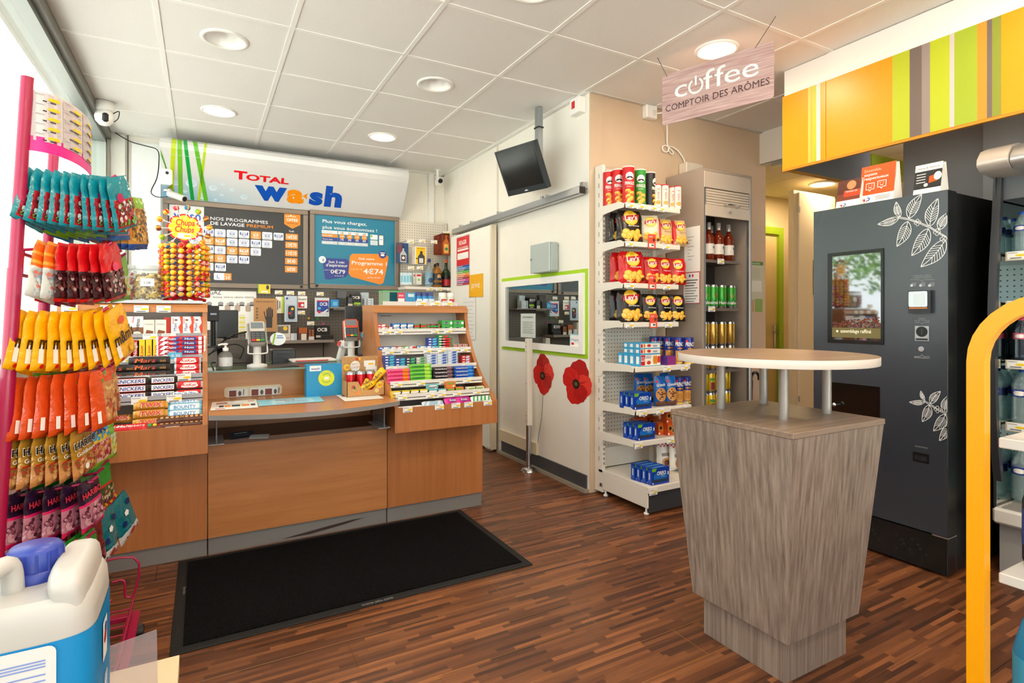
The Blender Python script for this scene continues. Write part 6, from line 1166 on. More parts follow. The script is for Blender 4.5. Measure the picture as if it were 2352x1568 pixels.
t = thing('barcode_scanner', 'white handheld scanner leaning beside the right card terminal', 'scanner', (xu(778, 3.75), 3.72, .872)); b = MB(); b.T = Matrix.Rotation(.25, 4, 'Y'); b.box(-.02, 0, 0, .025, .05, .1, C('#dcdcda', .4), .01); b.obj('handle', t); b = MB(); b.T = Matrix.Rotation(.25, 4, 'Y'); b.box(-.03, -.03, .09, .035, .07, .14, C('#dcdcda', .4), .014); b.box(-.032, -.02, .1, -.028, .06, .13, red); b.obj('head', t)
t = thing('plastic_organiser', 'flat white tray of papers behind the blue box', 'tray'); p = xu(715, 3.62); b = MB(); b.box(p - .12, 3.56, .89, p + .14, 3.74, .905, C('#e6e4e0', .4), .004); b.obj('tray', t); b = MB(); b.box(p - .1, 3.555, .897, p + .09, 3.56, .903, red); b.obj('stripe', t)
b = MB(); b.tube([atz(480, 815, .9), aty(510, 785, 3.6), aty(540, 768, 3.55), aty(565, 762, 3.45)], .005, BLACK, 6); b.tube([aty(478, 815, 3.6), aty(510, 797, 3.6), aty(540, 790, 3.6), aty(560, 800, 3.6), aty(550, 825, 3.6)], .004, BLACK, 6); tag(b.obj('terminal_cable'), 'tangle of black cables behind the hand gel', 'cable')
b = MB(); f = topf(0, 0, GT); P = [atz(*r6(x, y), GT) for x, y in ((790, 950), (1095, 910), (1095, 885), (730, 915))]; b.pp(f, [(p.x, p.y) for p in P], C('#3a2a24', .4), .0008); tag(b.obj('menu_card'), 'dark printed card lying on the glass counter by the terminal', 'paper')
# blue box, kraft tray, sheets
LZ = .7226
t = thing('card_box', 'bright blue cardboard box with yellow disc on the ledge', 'box', (.60, 3.245, LZ), .03); b = MB(); b.box(-.098, 0, 0, .098, .06, .178, C('#128fc4', .4)); b.obj('carton', t)
b = MB(); f = front(-.098, 0, 0); b.pd(f, .107, .1, .044, C('#d6e11c', .4), h=.001, n=28); b.line(f, [(.107 + .024 * math.cos(a_ / 10 * PI), .1 + .024 * math.sin(a_ / 10 * PI)) for a_ in range(1, 9)], .003, C('#4c9a5a', .4), .0016); b.line(f, [(.107 - .024 * math.cos(a_ / 10 * PI), .1 - .024 * math.sin(a_ / 10 * PI)) for a_ in range(1, 9)], .003, C('#4c9a5a', .4), .0016); b.pr(f, .096, .092, .12, .108, wht, .0016); b.txt(f, 'pour le plastique', .107, .127, .006, C('#2f7fa5', .4), 'c', .055, 0, .0016); b.pr(f, .017, .142, .078, .172, wht, .001); b.txt(f, 'wash', .047, .149, .014, BL_, 'c', .048, .03, .0016); b.obj('print', t)
kt = thing('promo_tray', 'kraft card tray with a tall back panel holding cans and pouches', 'tray', (.80, 3.12, LZ), .0); KR = speckle('kraft_board', '#c79a66', '#b98a57', 160, .8, .05)
b = MB(); b.box(-.105, 0, 0, -.102, .13, .085, KR); b.box(.102, 0, 0, .105, .13, .085, KR); b.box(-.105, 0, 0, .105, .13, .003, KR); f = front(0, 0, 0); b.prism([(-.105, 0), (.105, 0), (.105, .085), (.075, .085), (.035, .035), (-.02, .035), (-.045, .085), (-.105, .085)], f, .003, KR); b.obj('tray', kt)
b = MB(); b.box(-.105, .127, 0, .105, .13, .215, KR); fb = front(0, .127, 0); b.pd(fb, -.03, .16, .028, wht, .03, .001, 20); b.txt(fb, 'ANTI-', -.03, .165, .014, C('#b5763a', .4), 'c', .045, 0, .0018); b.txt(fb, 'GASPI', -.03, .147, .014, C('#b5763a', .4), 'c', .05, 0, .0018); b.pd(fb, -.078, .155, .018, yel, h=.0018); b.txt(fb, '-20', -.078, .149, .013, C('#a33a1a', .4), 'c', .028, .03, .0024); b.pr(fb, .02, .155, .085, .19, wht, .001); b.pr(fb, .045, .165, .075, .175, yel, .0016); b.pr(fb, .03, .09, .095, .155, wht, .0008); b.pd(fb, -.02, .2, .008, red); b.pd(fb, -.005, .202, .007, yel); b.obj('back_panel', kt)
b = MB(); b.pd(f, .075, .06, .019, yel, h=.001); b.txt(f, '-20', .075, .053, .013, C('#a33a1a', .4), 'c', .028, .03, .0016); b.pp(f, [(-.06, .008), (-.03, .02), (-.035, .035), (-.065, .022)], C('#d98a3a', .5), .001); b.pd(f, -.07, .055, .01, C('#a8433a', .5)); b.pd(f, -.06, .048, .007, C('#6fae3a', .5)); b.pd(f, .06, .03, .012, C('#d9c37a', .5)); b.obj('print', kt)
def can(key, r, h, m, labf=None, slim=False):
    if key in _kit: return _kit[key]
    b = MB(); al = C('#c9cccf', .25, .9); b.lathe([(r * .8, 0, al), (r * .84, .004, al), (r, .014, m), (r, h - .016, al), (r * .86, h - .005, al), (r * .88, h - .001, al), (r * .8, h - .003, al), (0.0005, h - .004, al)], m, 20)
    f = lambda x, y, hh: Vector(((r + hh) * math.sin(x / r), -(r + hh) * math.cos(x / r), y))
    if labf: labf(b, f)
    _kit[key] = [(key, b.mesh(key), [])]; return _kit[key]
cola = can('cola_can', .026, .135, C('#c4101c', .25, .3), lambda b, f: b.txt(f, 'Coca Cola', .012, .03, .026, C('#4a0b10', .35), 'l', .07, .02, .0008, .2, PI / 2 - .3))
for i, (x, y) in enumerate(((-.075, .045), (-.02, .045), (.035, .045), (-.06, .1), (-.005, .1), (.05, .1))): inst('drink_can', cola, 'red cola can in the kraft tray, %s row, %s from left' % ('front' if i < 3 else 'back', ORD[i % 3]), 'can', (.80 + x, 3.12 + y, LZ + .003), .4 * i, 'red cola cans in the kraft tray')
b = MB()
mp_ = bag('yellow_bar_pouch', .15, .05, .03, lambda u, v, r: yel, lambda b, f: b.txt(f, "m&m's", 0, .014, .022, C('#4a2413', .4), 'c', .075, .03, .002), 9, 5)
for i, (x, y, z, ry, rz_) in enumerate(((.0, .03, .07, -.5, .1), (.005, .04, .095, -.45, .05), (.055, .035, .12, -.8, -.1))): inst('candy_pouch', mp_, 'yellow candy pouch %s the kraft tray' % ('sticking out at the front of', 'lying across the cans in', 'standing highest in')[i], 'candy bag', (.80 + x, 3.115 + y, LZ + z), (-.25, ry, rz_), 'yellow pouches in the kraft tray', (.8, .8, .8))
b = MB(); f = topf(0, 0, LZ); P = [atz(*r6(x, y), LZ) for x, y in ((150, 1398), (660, 1365), (640, 1278), (170, 1310))]; b.pp(f, [(p.x, p.y) for p in P], wht, .0012)
def quadmap(P): 
    return lambda s_, t_: (P[0] * (1 - s_) * (1 - t_) + P[1] * s_ * (1 - t_) + P[2] * s_ * t_ + P[3] * (1 - s_) * t_)
g_ = quadmap(P); gp_ = lambda x, y, h: Vector((*g_(x, y).xy, LZ + .0012 + h))
for x0, x1, m in ((.17, .27, INK), (.29, .42, TO), (.44, .62, INK), (.65, .82, TO), (.85, .95, INK)): b.pr(gp_, x0, .28, x1, .48, m)
b.pr(gp_, .1, .7, .34, .82, C('#c0392b', .5)); b.pr(gp_, .8, .8, .95, .9, C('#e2a58a', .5)); b.pr(gp_, .1, .55, .7, .6, C('#b9b9b9', .5)); b.pr(gp_, .1, .08, .3, .14, red); tag(b.obj('tariff_sheet'), 'white sheet with orange and grey boxes on the left of the ledge', 'paper')
b = MB(); P = [atz(*r6(x, y), LZ) for x, y in ((668, 1352), (1362, 1300), (1310, 1246), (645, 1288))]; b.pp(f, [(p.x, p.y) for p in P], C('#8ed0e2', .4), .0012); g2 = quadmap(P); gq = lambda x, y, h: Vector((*g2(x, y).xy, LZ + .0012 + h)); b.pr(gq, .2, .1, .85, .75, C('#b9e3ee', .4)); b.txt(gq, 'MOYA RUR EST', .52, .16, .14, C('#4a86c8', .4), 'c', .5, .02); b.txt(gq, 'CARTE', .42, .62, .12, red, 'c', .3, .03); b.txt(gq, 'GAGNANTE', .58, .4, .11, C('#2c6fb5', .4), 'c', .35, .03); tag(b.obj('blue_mat'), 'pale blue printed mat in the middle of the ledge', 'mat')
b = MB(); P = [atz(*r6(x, y), LZ) for x, y in ((1580, 1300), (1995, 1268), (1930, 1232), (1480, 1232))]; b.pp(f, [(p.x, p.y) for p in P], wht, .0012); g3 = quadmap(P); b.pr(lambda x, y, h: Vector((*g3(x, y).xy, LZ + .0012 + h)), .1, .7, .35, .95, C('#8a3a3a', .5)); tag(b.obj('offer_sheet'), 'white sheet half under the kraft tray', 'paper')
t = thing('leaflet_slot', 'cream leaflet slot with photo cards in the counter back panel', 'leaflet holder'); (a, c), (d_, e) = W6(300, 1150, 3.428), W6(910, 1258, 3.428); e = max(e, LZ + .001)
b = MB(); b.prism([(a + .01, e), (d_ - .01, e), (d_, e + .01), (d_, c - .01), (d_ - .01, c), (a + .01, c), (a, c - .01), (a, e + .01)], front(0, 3.426, 0), .004, C('#dccbb0', .5)); b.obj('frame', t)
w = d_ - a
for i, (s_, e_) in enumerate(((.06, .40), (.44, .70), (.68, .92))):
    b = MB(); f = front(0, 3.424 - .001 * i, 0); b.box(a + w * s_, 3.424 - .001 * i, e + .002, a + w * e_, 3.4255, c - .012, C('#dfe3e6', .4)); b.pr(f, a + w * (s_ + .02), e + .004, a + w * (s_ + .14), c - .02, C('#7a3a32', .5)); b.pd(f, a + w * (s_ + .2), e + .02, .008, C('#5a4a4a', .5), .014); b.line(f, [(a + w * (s_ + .26), e + .01), (a + w * (s_ + .27), c - .016)], .004, C('#4a4a50', .5)); b.obj('photo_card', t)
b = MB(); f = plane((.12, 3.06, .565), (1, .25, 0), (0, .95, .3)); b.prism([(0, 0), (.11, 0), (.11, .07), (0, .07)], f, .0015, C('#3a3f48', .5)); b.pr(f, .02, .05, .08, .056, wht); b.pr(f, .02, .03, .09, .034, C('#9aa0a8', .5)); tag(b.obj('leaflet'), 'dark grey leaflet lying under the ledge', 'paper'); b = MB(); b.prism([(0, 0), (.09, 0), (.09, .06), (0, .06)], plane((.20, 3.05, .565), (1, -.3, 0), (.2, .95, .1)), .0015, PAPER); tag(b.obj('leaflet'), 'white card lying under the ledge beside the dark leaflet', 'paper')
# mat
t = thing('door_mat', 'long black fibre mat with rubber border in front of the counter', 'mat'); b = MB(); RB = C('#121212', .8); b.box(-.10, 2.245, 0, 1.36, 3.085, .006, RB, .002)
mf = topf(0, 0, .006); b.txt(mf, 'www.elis.com', .625, 2.252, .018, C('#8d8b88', .7), 'c', .13, .02, .0006); b.txt(mf, 'Berendsen', -.072, 2.78, .012, C('#8d8b88', .7), 'l', .07, .0, .0006, 0, -PI / 2); b.obj('rubber_border', t)
b = MB(); b.box(-.06, 2.285, .004, 1.32, 3.045, .011, speckle('mat_fibre', '#040405', '#17171a', 240, .96, 1.)); b.obj('pile', t)
# ================================================================ door wall
dq = onp((2.17, 0, 0), (0, -1, 0), (0, 0, 1))
t = thing('sliding_door', 'white sliding door hung from a steel rail', 'door')
b = MB(); b.box(2.17, 4.27, .02, 2.215, 5.17, 1.955, C('#f1efe7', .5), .003); b.obj('leaf', t)
b = MB(); b.box(2.166, 4.268, .02, 2.218, 4.295, 1.955, C('#e2d5bc', .5), .002); b.obj('edge_strip', t)
b = MB(); b.box(2.15, 4.28, .0, 2.2, 4.36, .03, STEEL, .004); b.obj('floor_guide', t)
t = thing('door_rail', 'long steel sliding door rail across the white wall', 'rail'); b = MB(); b.box(2.165, 2.99, 1.975, 2.215, 5.13, 2.03, C('#b4b8ba', .3, .8), .006); b.obj('track', t)
b = MB(); b.box(2.168, 2.985, 1.98, 2.212, 2.992, 2.025, BLACK); b.obj('end_cap', t)
for y in (3.0, 3.45, 3.5, 4.2, 4.75, 5.0): b = MB(); b.box(2.2, y, 2.02, 2.24, y + .03, 2.06, STEEL); b.obj('wall_bracket', t)
def onwall(x): return left(x, 0, 0), onp((x, 0, 0), (0, -1, 0), (0, 0, 1))
f, g = onwall(2.165)
t = thing('emergency_notice', 'long red and rainbow-striped notice board on the sliding door', 'notice'); (x0, z1), (x1, z0) = g(1049, 545), g(1078, 653)
b = MB(); b.prism([(x0, z0), (x1, z0), (x1, z1), (x0, z1)], f, .004, C('#c9ccce', .4)); b.obj('backing', t); b = MB(); zc = z0 + (z1 - z0) * .40; b.pr(f, x0, zc, x1, z1 - .01, C('#d4222a', .4)); w = x1 - x0
b.txt(f, 'REAGIR', (x0 + x1) / 2, z1 - .085, .04, wht, 'c', w * .6, .03); b.txt(f, "EN CAS D'URGENCE", (x0 + x1) / 2, z1 - .125, .02, wht, 'c', w * .8, .02); b.pr(f, x0 + .02, zc + .06, x1 - .02, zc + .12, wht, .001); b.pr(f, x0 + .02, zc + .14, x1 - .02, zc + .155, wht, .001); b.obj('red_sheet', t)
for i, c in enumerate(('#b8262e', '#7a3a9a', '#d8349a', '#a02a3a', '#e8642a', '#f0962a', '#5ab53a', '#2a7a6a', '#2a7ac8', '#1f4fa5')): b = MB(); h_ = (zc - z0) / 10; b.pr(f, x0, z0 + i * h_ + .001, x1, z0 + (i + 1) * h_ - .001, C(c, .4), .001); b.pr(f, x0 + .03, z0 + i * h_ + h_ * .4, x0 + w * (.5 + .1 * (i % 3)), z0 + i * h_ + h_ * .65, wht, .0016); b.pd(f, x0 + .015, z0 + (i + .5) * h_, .007, wht, h=.0016, n=10); b.obj('index_tab', t)
(x0, z1), (x1, z0) = g(1077, 632), g(1109, 681); b = MB(); b.prism([(x0, z0), (x1, z0), (x1, z1), (x0, z1)], f, .003, C('#f5b400', .4)); b.txt(f, 'privé', (x0 + x1) / 2, (z0 + z1) / 2 - .02, .06, C('#fdf3d8', .4), 'c', (x1 - x0) * .58, .005); tag(b.obj('private_sign'), 'plain orange-yellow privé sign on the sliding door', 'sign')
(x0, z1), (x1, z0) = g(1063, 683), g(1092, 780); b = MB(); b.prism([(x0, z0), (x1, z0), (x1, z1), (x0, z1)], f, .001, C('#ecebe6', .7)); [b.pr(f, x0 + .02, z1 - .05 - i * .035, x1 - .03 - .02 * (i % 3), z1 - .045 - i * .035, C('#c3c6cc', .6)) for i in range(12)]; tag(b.obj('handwritten_sheet'), 'tall faint handwritten sheet under the privé sign', 'paper')
# mirrored service window
t = thing('mirror_window', 'mirrored service window with a lime green surround', 'window'); f, g = onwall(2.24)
(x0, z1), (x1, z0) = (-4.205, 1.487), (-2.992, .886); gw = .028
for q in ((x0, z0, x1, z0 + gw), (x0, z1 - gw, x1, z1), (x0, z0 + gw, x0 + gw, z1 - gw), (x1 - gw, z0 + gw, x1, z1 - gw)): b = MB(); b.prism([(q[0], q[1]), (q[2], q[1]), (q[2], q[3]), (q[0], q[3])], lambda x, y, h: f(x, y, h + .004), .004, C('#a5cf1f', .4)); b.obj('green_border', t)
x0, z0, x1, z1 = x0 + gw, z0 + gw, x1 - gw, z1 - gw; fw = .05
for q in ((x0, z0, x1, z0 + fw), (x0, z1 - fw, x1, z1), (x0, z0 + fw, x0 + fw + .02, z1 - fw), (x1 - fw, z0 + fw, x1, z1 - fw)): b = MB(); b.prism([(q[0], q[1]), (q[2], q[1]), (q[2], q[3]), (q[0], q[3])], lambda x, y, h: f(x, y, h + .022), .022, wht); b.obj('frame_rail', t)
m_ = C('#c3cbca', .012, 1.); b = MB(); b.prism([(x0 + .04, z0 + .04), (x1 - .04, z0 + .04), (x1 - .04, z1 - .04), (x0 + .04, z1 - .04)], lambda x, y, h: f(x, y, h + .006), .004, m_); b.obj('mirror_pane', t)
b = MB(); (a, c), (d_, e) = g(1198, 720), g(1232, 776); ff = lambda x, y, h: f(x, y, h + .008); b.prism([(a, e), (d_, e), (d_, c), (a, c)], ff, .0008, C('#cfd6d3', .6)); b.txt(ff, 'AVERTISSEMENT', (a + d_) / 2, c - .035, .012, INK, 'c', (d_ - a) * .7, 0, .001); [b.pr(ff, a + .03, c - .07 - .014 * i, d_ - .03 - .02 * (i % 2), c - .066 - .014 * i, C('#7c8580', .6), .001) for i in range(7)]; tag(b.obj('warning_letter'), 'pale letter stuck on the mirrored window', 'paper')
b = MB(); (a, c), (d_, e) = g(1311, 766), g(1340, 800); b.prism([(a, e), (d_, e), (d_, c), (a, c)], ff, .0008, C('#8ccbd8', .5)); b.pr(ff, a + .008, e + .008, d_ - .008, c - .008, wht, .0006); b.txt(ff, 'Proprté ?', (a + d_) / 2, (c + e) / 2, .016, C('#3a8ac0', .5), 'c', (d_ - a) * .7, 0, .001); b.pr(ff, a + .02, e + .02, a + .05, e + .035, red, .001); tag(b.obj('small_notice'), 'small white notice with turquoise edge, mirror bottom corner', 'paper')
# poppies (wall stickers)
def poppy(label, x, z, w, h, seed, tilt):
    r = random.Random(seed); b = MB(); RD, RD2, RD3 = C('#cf1512', .5), C('#b50f10', .5), C('#e2362a', .5)
    for k, (a0, m, sc_) in enumerate(((1.5, RD2, 1.), (4.6, RD, .95), (.1, RD3, .85), (3.1, RD, .9), (5.5, RD2, .7))):
        P = []; ox, oz = .24 * w * math.cos(a0 + tilt), .25 * h * math.sin(a0 + tilt)
        for i in range(40):
            a = 2 * PI * i / 40; rr = sc_ * (1 + .05 * math.sin(4 * a + seed + k) + .03 * math.sin(9 * a + 2 * seed)); P.append((x + ox + rr * math.cos(a) * w * .34, z + oz + rr * math.sin(a) * h * .29))
        b.pp(f, P, m, .0008 + .0004 * k)
    for i in range(26): a = r.uniform(0, 6.28); q = r.uniform(.3, .85); b.line(f, [(x + .2 * w / 2 * math.cos(a), z + .2 * h / 2 * math.sin(a)), (x + q * w / 2 * math.cos(a + .1), z + q * h / 2 * math.sin(a + .1))], .004, RD2 if i % 2 else RD3, .0026)
    b.pd(f, x - .01, z - .01, w * .13, C('#2a120f', .6), h * .11, .003); b.pd(f, x - .01, z - .01, w * .07, C('#5a5a2a', .6), h * .05, .0036)
    [b.pd(f, x - .01 + .1 * w * math.cos(i), z - .01 + .085 * h * math.sin(i), .006, C('#17100e', .6), h=.0034, n=6) for i in range(14)]
    tag(b.obj('poppy_sticker'), label, 'wall sticker', 'poppy stickers')
poppy('red poppy sticker beside the cream post', -3.545, .73, .27, .285, 1, .15); poppy('red poppy sticker below the right end of the mirrored window', -3.115, .715, .32, .30, 3, -.25)
b = MB(); b.line(f, [(-3.55, .59), (-3.57, .4), (-3.62, .24), (-3.63, .12)], .006, C('#5a7a3a', .6), .001); tag(b.obj('stem_sticker'), 'thin green flower stem drawn on the wall below the poppy', 'wall sticker')
t = thing('key_cabinet', 'grey steel key cabinet above the mirrored window', 'cabinet'); b = MB(); b.box(2.165, 3.335, 1.487, 2.24, 3.60, 1.70, C('#a9b4b2', .35), .012); b.obj('box', t); b = MB(); b.box(2.155, 3.335, 1.487, 2.167, 3.60, 1.70, C('#b3bebb', .35), .005); d_ = b.obj('door', t); b = MB(); b.cyl((2.155, 3.575, 1.59), (2.146, 3.575, 1.59), .008, STEEL, n=12); b.obj('lock', d_)
t = thing('alarm_box', 'white alarm box with red square high on the wall corner', 'alarm'); b = MB(); b.box(2.185, 3.015, 2.53, 2.24, 3.125, 2.665 - .03, wht, .004); b.obj('housing', t); b = MB(); b.pr(left(2.185, 3.115, 2.555), .012, .012, .05, .062, C('#d8262a', .35), .001); b.obj('red_button', t)
# ceiling mounted screen
t = thing('ceiling_monitor', 'black monitor tilted on a grey ceiling pole', 'monitor'); GP = C('#9a9fa2', .35, .6)
b = MB(); b.box(2.07, 3.345, 2.25, 2.11, 3.395, ZC, GP, .003); b.box(2.062, 3.337, 2.12, 2.118, 3.403, 2.27, C('#bdbab4', .4), .003); b.obj('pole', t)
for z in (2.5, 2.26): b = MB(); b.box(2.066, 3.341, z, 2.114, 3.40, z + .012, BLACK, .002); b.obj('cable_tie', t)
b = MB(); b.tube([(2.112, 3.40, 2.63), (2.116, 3.405, 2.45), (2.112, 3.4, 2.3)], .004, BLACK, 6); b.obj('cable', t)
U = Vector((.26, -.965, 0)).normalized(); N = Vector((-.93, -.25, -.46)).normalized(); V = U.cross(N) * -1
V = (N.cross(U)).normalized(); 
if V.z < 0: V = -V
mc = aty(1195, 390, 3.42); mo = mc - U * .195 - V * .165
mf = plane(mo, U, V); md = lambda x, y, h: mf(x, y, h)
b = MB(); b.prism([(0, 0), (.39, 0), (.39, .33), (0, .33)], md, .045, C('#232a30', .35)); b.obj('bezel', t)
b = MB(); b.pr(md, .018, .04, .372, .315, C('#15171a', .12), .002); b.obj('screen', t)
b = MB(); b.pd(md, .195, .018, .008, C('#e3e6e8', .3), .006, .002, 10); b.pd(md, .183, .016, .006, C('#e3e6e8', .3), .004, .002, 10); b.pd(md, .207, .016, .006, C('#e3e6e8', .3), .004, .002, 10); b.obj('logo', t)
b = MB(); b.tube([mf(.195, .17, -.04), Vector((2.09, 3.37, 2.2))], .02, BLACK, 8); b.obj('arm', t)
# post with chrome foot
t = thing('cream_post', 'cream metal post on a chrome tube with round foot', 'post', (2.155, 3.62, 0)); b = MB(); b.box(-.022, -.022, .345, .022, .022, 1.0, C('#e6dfd2', .45), .004); b.obj('column', t); b = MB(); b.cyl((0, 0, .02), (0, 0, .36), .02, STEEL, n=18); b.obj('chrome_tube', t); b = MB(); b.lathe([(.06, 0), (.06, .008), (.05, .012), (.05, .02), (.035, .025), (.022, .03)], STEEL, 26); b.obj('foot', t)
[(lambda b: (b.cyl((-.023, .0, z), (-.0215, 0, z), .004, BLACK, n=8), b.obj('screw', t)))(MB()) for z in (.38, .42, .66, .9, .94, .97)]
# ================================================================ gondola
GX0_, GX1 = 2.28, 2.745; CW = C('#e9e3d8', .45)
gd = thing('snack_gondola', 'cream perforated shelving bay of crisps and biscuits', 'shelving')
for x in (GX0_, GX1 - .025): b = MB(); b.box(x, 2.89, .02, x + .025, 2.972, 2.16, CW, .002); b.obj('upright', gd)
SLOT = C('#5d574e', .6); b = MB()
for i in range(30): b.box(GX0_ - .0008, 2.925, .22 + i * .064, GX0_ + .001, 2.929, .25 + i * .064, SLOT)
for i in range(62): b.box(GX0_ + .006, 2.8892, .2 + i * .031, GX0_ + .01, 2.891, .217 + i * .031, SLOT); b.box(GX0_ + .015, 2.8892, .2 + i * .031, GX0_ + .019, 2.891, .217 + i * .031, SLOT)
tag(b.obj('slots', gd), kind='stuff')
for z0, z1 in ((.17, .3), (.3, .8), (.8, 1.3), (1.3, 1.75), (1.75, 2.15)): b = MB(); b.box(GX0_ + .025, 2.93, z0 + .001, GX1 - .025, 2.945, z1 - .001, PEGW if z0 > .2 else CW); b.obj('back_panel', gd)
SHZ = [(1.872, 2.672), (1.633, 2.672), (1.375, 2.685), (1.13, 2.685), (.860, 2.585), (.602, 2.575), (.408, 2.585)]
def bracket(x, y0, z):
    b = MB(); P = [(2.935, z - .085), (2.90, z - .08), (2.88, z - .045), (y0 + .06, z - .03), (y0 + .005, z - .03), (y0, z - .005), (y0 + .04, z + .012), (2.935, z + .012)]; n = len(P); A = [(x, y, q) for y, q in P]; D = [(x + .004, y, q) for y, q in P]
    b.add(A, [tuple(reversed(range(n)))], CW); b.add(D, [tuple(range(n))], CW); b.add(A + D, [(i, (i + 1) % n, n + (i + 1) % n, n + i) for i in range(n)], CW); return b
for z, y0 in SHZ:
    b = MB(); b.box(GX0_ + .004, y0, z - .006, GX1 - .004, 2.93, z, CW); b.box(GX0_ + .004, y0 - .012, z - .03, GX1 - .004, y0, z + .002, CW, .003); sh = b.obj('shelf', gd)
    for x in (GX0_ - .0046, GX1 + .0006): bracket(x, y0, z).obj('bracket', sh)
b = MB(); b.box(GX0_, 2.47, .15, GX1, 2.93, .165, CW); b.box(GX0_, 2.458, .13, GX1, 2.47, .168, CW, .003); b.obj('base_shelf', gd)
for x in (GX0_, GX1 - .012): b = MB(); b.box(x, 2.47, .04, x + .012, 2.888, .15, CW, .003); b.obj('base_leg', gd)
b = MB(); b.box(GX0_ + .015, 2.475, .012, GX1 - .012, 2.487, .13, C('#34363a', .5)); b.obj('kick_panel', gd)
for y in (2.5, 2.88): b = MB(); b.lathe([(.016, 0), (.016, .008), (.007, .012), (.007, .045)], wht, 14, (GX0_ + .02, y, 0)); b.obj('levelling_foot', gd)
b = MB(); b.T = Matrix.Translation((GX0_ - .001, 2.9, .07)); b.cyl((0, 0, 0), (-.006, 0, 0), .012, STEEL, n=14); b.obj('bolt', gd)
c2 = lambda x, y: (1350 + x / 3.733, 360 + y / 3.733); c3 = lambda x, y: (1350 + x / 3.41, 730 + y / 3.41)
def gx(x, Y, c=c2): return aty(*c(x, 0), Y).x
for (z, y0), us in zip(SHZ[:4], [(358, 450, 555, 625), (355, 670), (362, 675), (357, 690)]):
    for u in us: price(gd, gx(u, y0 - .014), y0 - .016, z - .034, s=1.15)
for (z, y0), us in zip(SHZ[4:], [(618, 755), (432, 565, 750), (397, 648)]):
    for u in us: price(gd, gx(u, y0 - .014, c3), y0 - .016, z - .036, s=1.15)
price(gd, gx(512, 2.455, c3), 2.452, .122, s=1.15)
# red offer cards
for k, (u, (z, y0)) in enumerate(zip((547, 552, 560), SHZ[1:4])):
    b = MB(); b.box(-.031, 0, -.035, .031, .0015, .055, C('#e8563f', .4)); f = front(0, 0, 0); b.pr(f, -.024, -.028, .018, -.004, wht); b.txt(f, '-0.10', -.012, .034, .011, wht, 'c', .028, .02); b.pr(f, -.006, -.02, .014, -.01, C('#4a4a4a', .5), .001); b.pd(f, .015, .02, .011, C('#7a2f2a', .5)); tag(b.obj('offer_card', None, (gx(u, y0 - .016), y0 - .02, z)), 'coral red offer card clipped to the %s crisp shelf' % ('upper', 'middle', 'lower')[k], 'price card', 'coral offer cards')
# ---- tubes of crisps
def ptube(key, r, h, m, lid, pf):
    if key in _kit: return _kit[key]
    b = MB(); b.lathe([(r, 0, STEEL), (r, .004, m), (r, h - .006)], m, 22); fl = lambda x, y, hh: Vector(((r + hh) * math.sin(x / r), -(r + hh) * math.cos(x / r), y)); pf(b, fl); q = MB(); q.lathe([(r + .001, h - .006), (r + .001, h), (r - .004, h + .001), (0.0005, h - .001)], lid, 22)
    _kit[key] = [('tube', b.mesh('tube'), []), ('lid', q.mesh('lid'), [])]; return _kit[key]
def pring(b, f): # oval moustache emblem, arched name, chips
    b.pd(f, 0, .172, .027, wht, .025, .0008); b.pd(f, -.010, .164, .012, BLACK, .0055, .0014, 16, .35); b.pd(f, .010, .164, .012, BLACK, .0055, .0014, 16, -.35); [b.pd(f, s_ * .009, .178, .0022, BLACK, h=.0014, n=8) for s_ in (-1, 1)]; b.txt(f, 'PRINGLES', 0, .118, .02, wht, 'c', .062, .05, .001); b.txt(f, 'ORIGINAL', 0, .104, .006, C('#f0e4c8', .4), 'c', .04, 0, .001)
    for i, (x, y) in enumerate(((-.012, .08), (.014, .066), (-.01, .048), (.012, .034), (-.006, .02))): b.pd(f, x, y, .019, C('#e8a62c', .4), .013, .0008 + .0003 * i, 14, .3 * i); b.pd(f, x - .002, y + .003, .013, C('#f5c95a', .4), .007, .0012 + .0003 * i, 12, .3 * i)
PTW = C('#efeeea', .4); z = SHZ[0][0] + .001
for kd, u, Y, m, lab in (('r', 182, 2.865, '#d3161c', 'red crisp tube, farthest back on the top gondola shelf'), ('r', 258, 2.80, '#d3161c', 'red crisp tube, second from back on the top gondola shelf'), ('r', 348, 2.715, '#d3161c', 'red crisp tube standing frontmost on the top gondola shelf'), ('g', 446, 2.735, '#2f9a3a', 'green crisp tube on the top gondola shelf'), ('k', 530, 2.76, '#26262a', 'black crisp tube on the top gondola shelf')):
    inst('crisp_tube', ptube('crisp_tube_' + kd, .0375, .235, C(m, .3), PTW, pring), lab, 'snack tube', (gx(u, Y), Y, z), {'r': -.45, 'g': -.5, 'k': .5}[kd], 'crisp tubes on the top shelf')
def nut(b, f): b.txt(f, 'nutella', .006, .06, .02, red, 'l', .07, .0, .001, 0, PI / 2); b.pr(f, -.022, .004, .022, .02, C('#7a4a2a', .4)); b.pd(f, 0, .038, .016, C('#d9a45a', .4), .014, .001)
for i, (u, Y) in enumerate(((597, 2.73), (661, 2.715), (722, 2.735), (770, 2.70))): inst('biscuit_tube', ptube('biscuit_tube', .0235, .158, C('#ece6dc', .35), C('#c3161d', .3), nut), 'cream biscuit tube with red lid, %s from left, top gondola shelf' % ORD[i], 'snack tube', (gx(u, Y), Y, z), -.45, 'biscuit tubes on the top shelf')
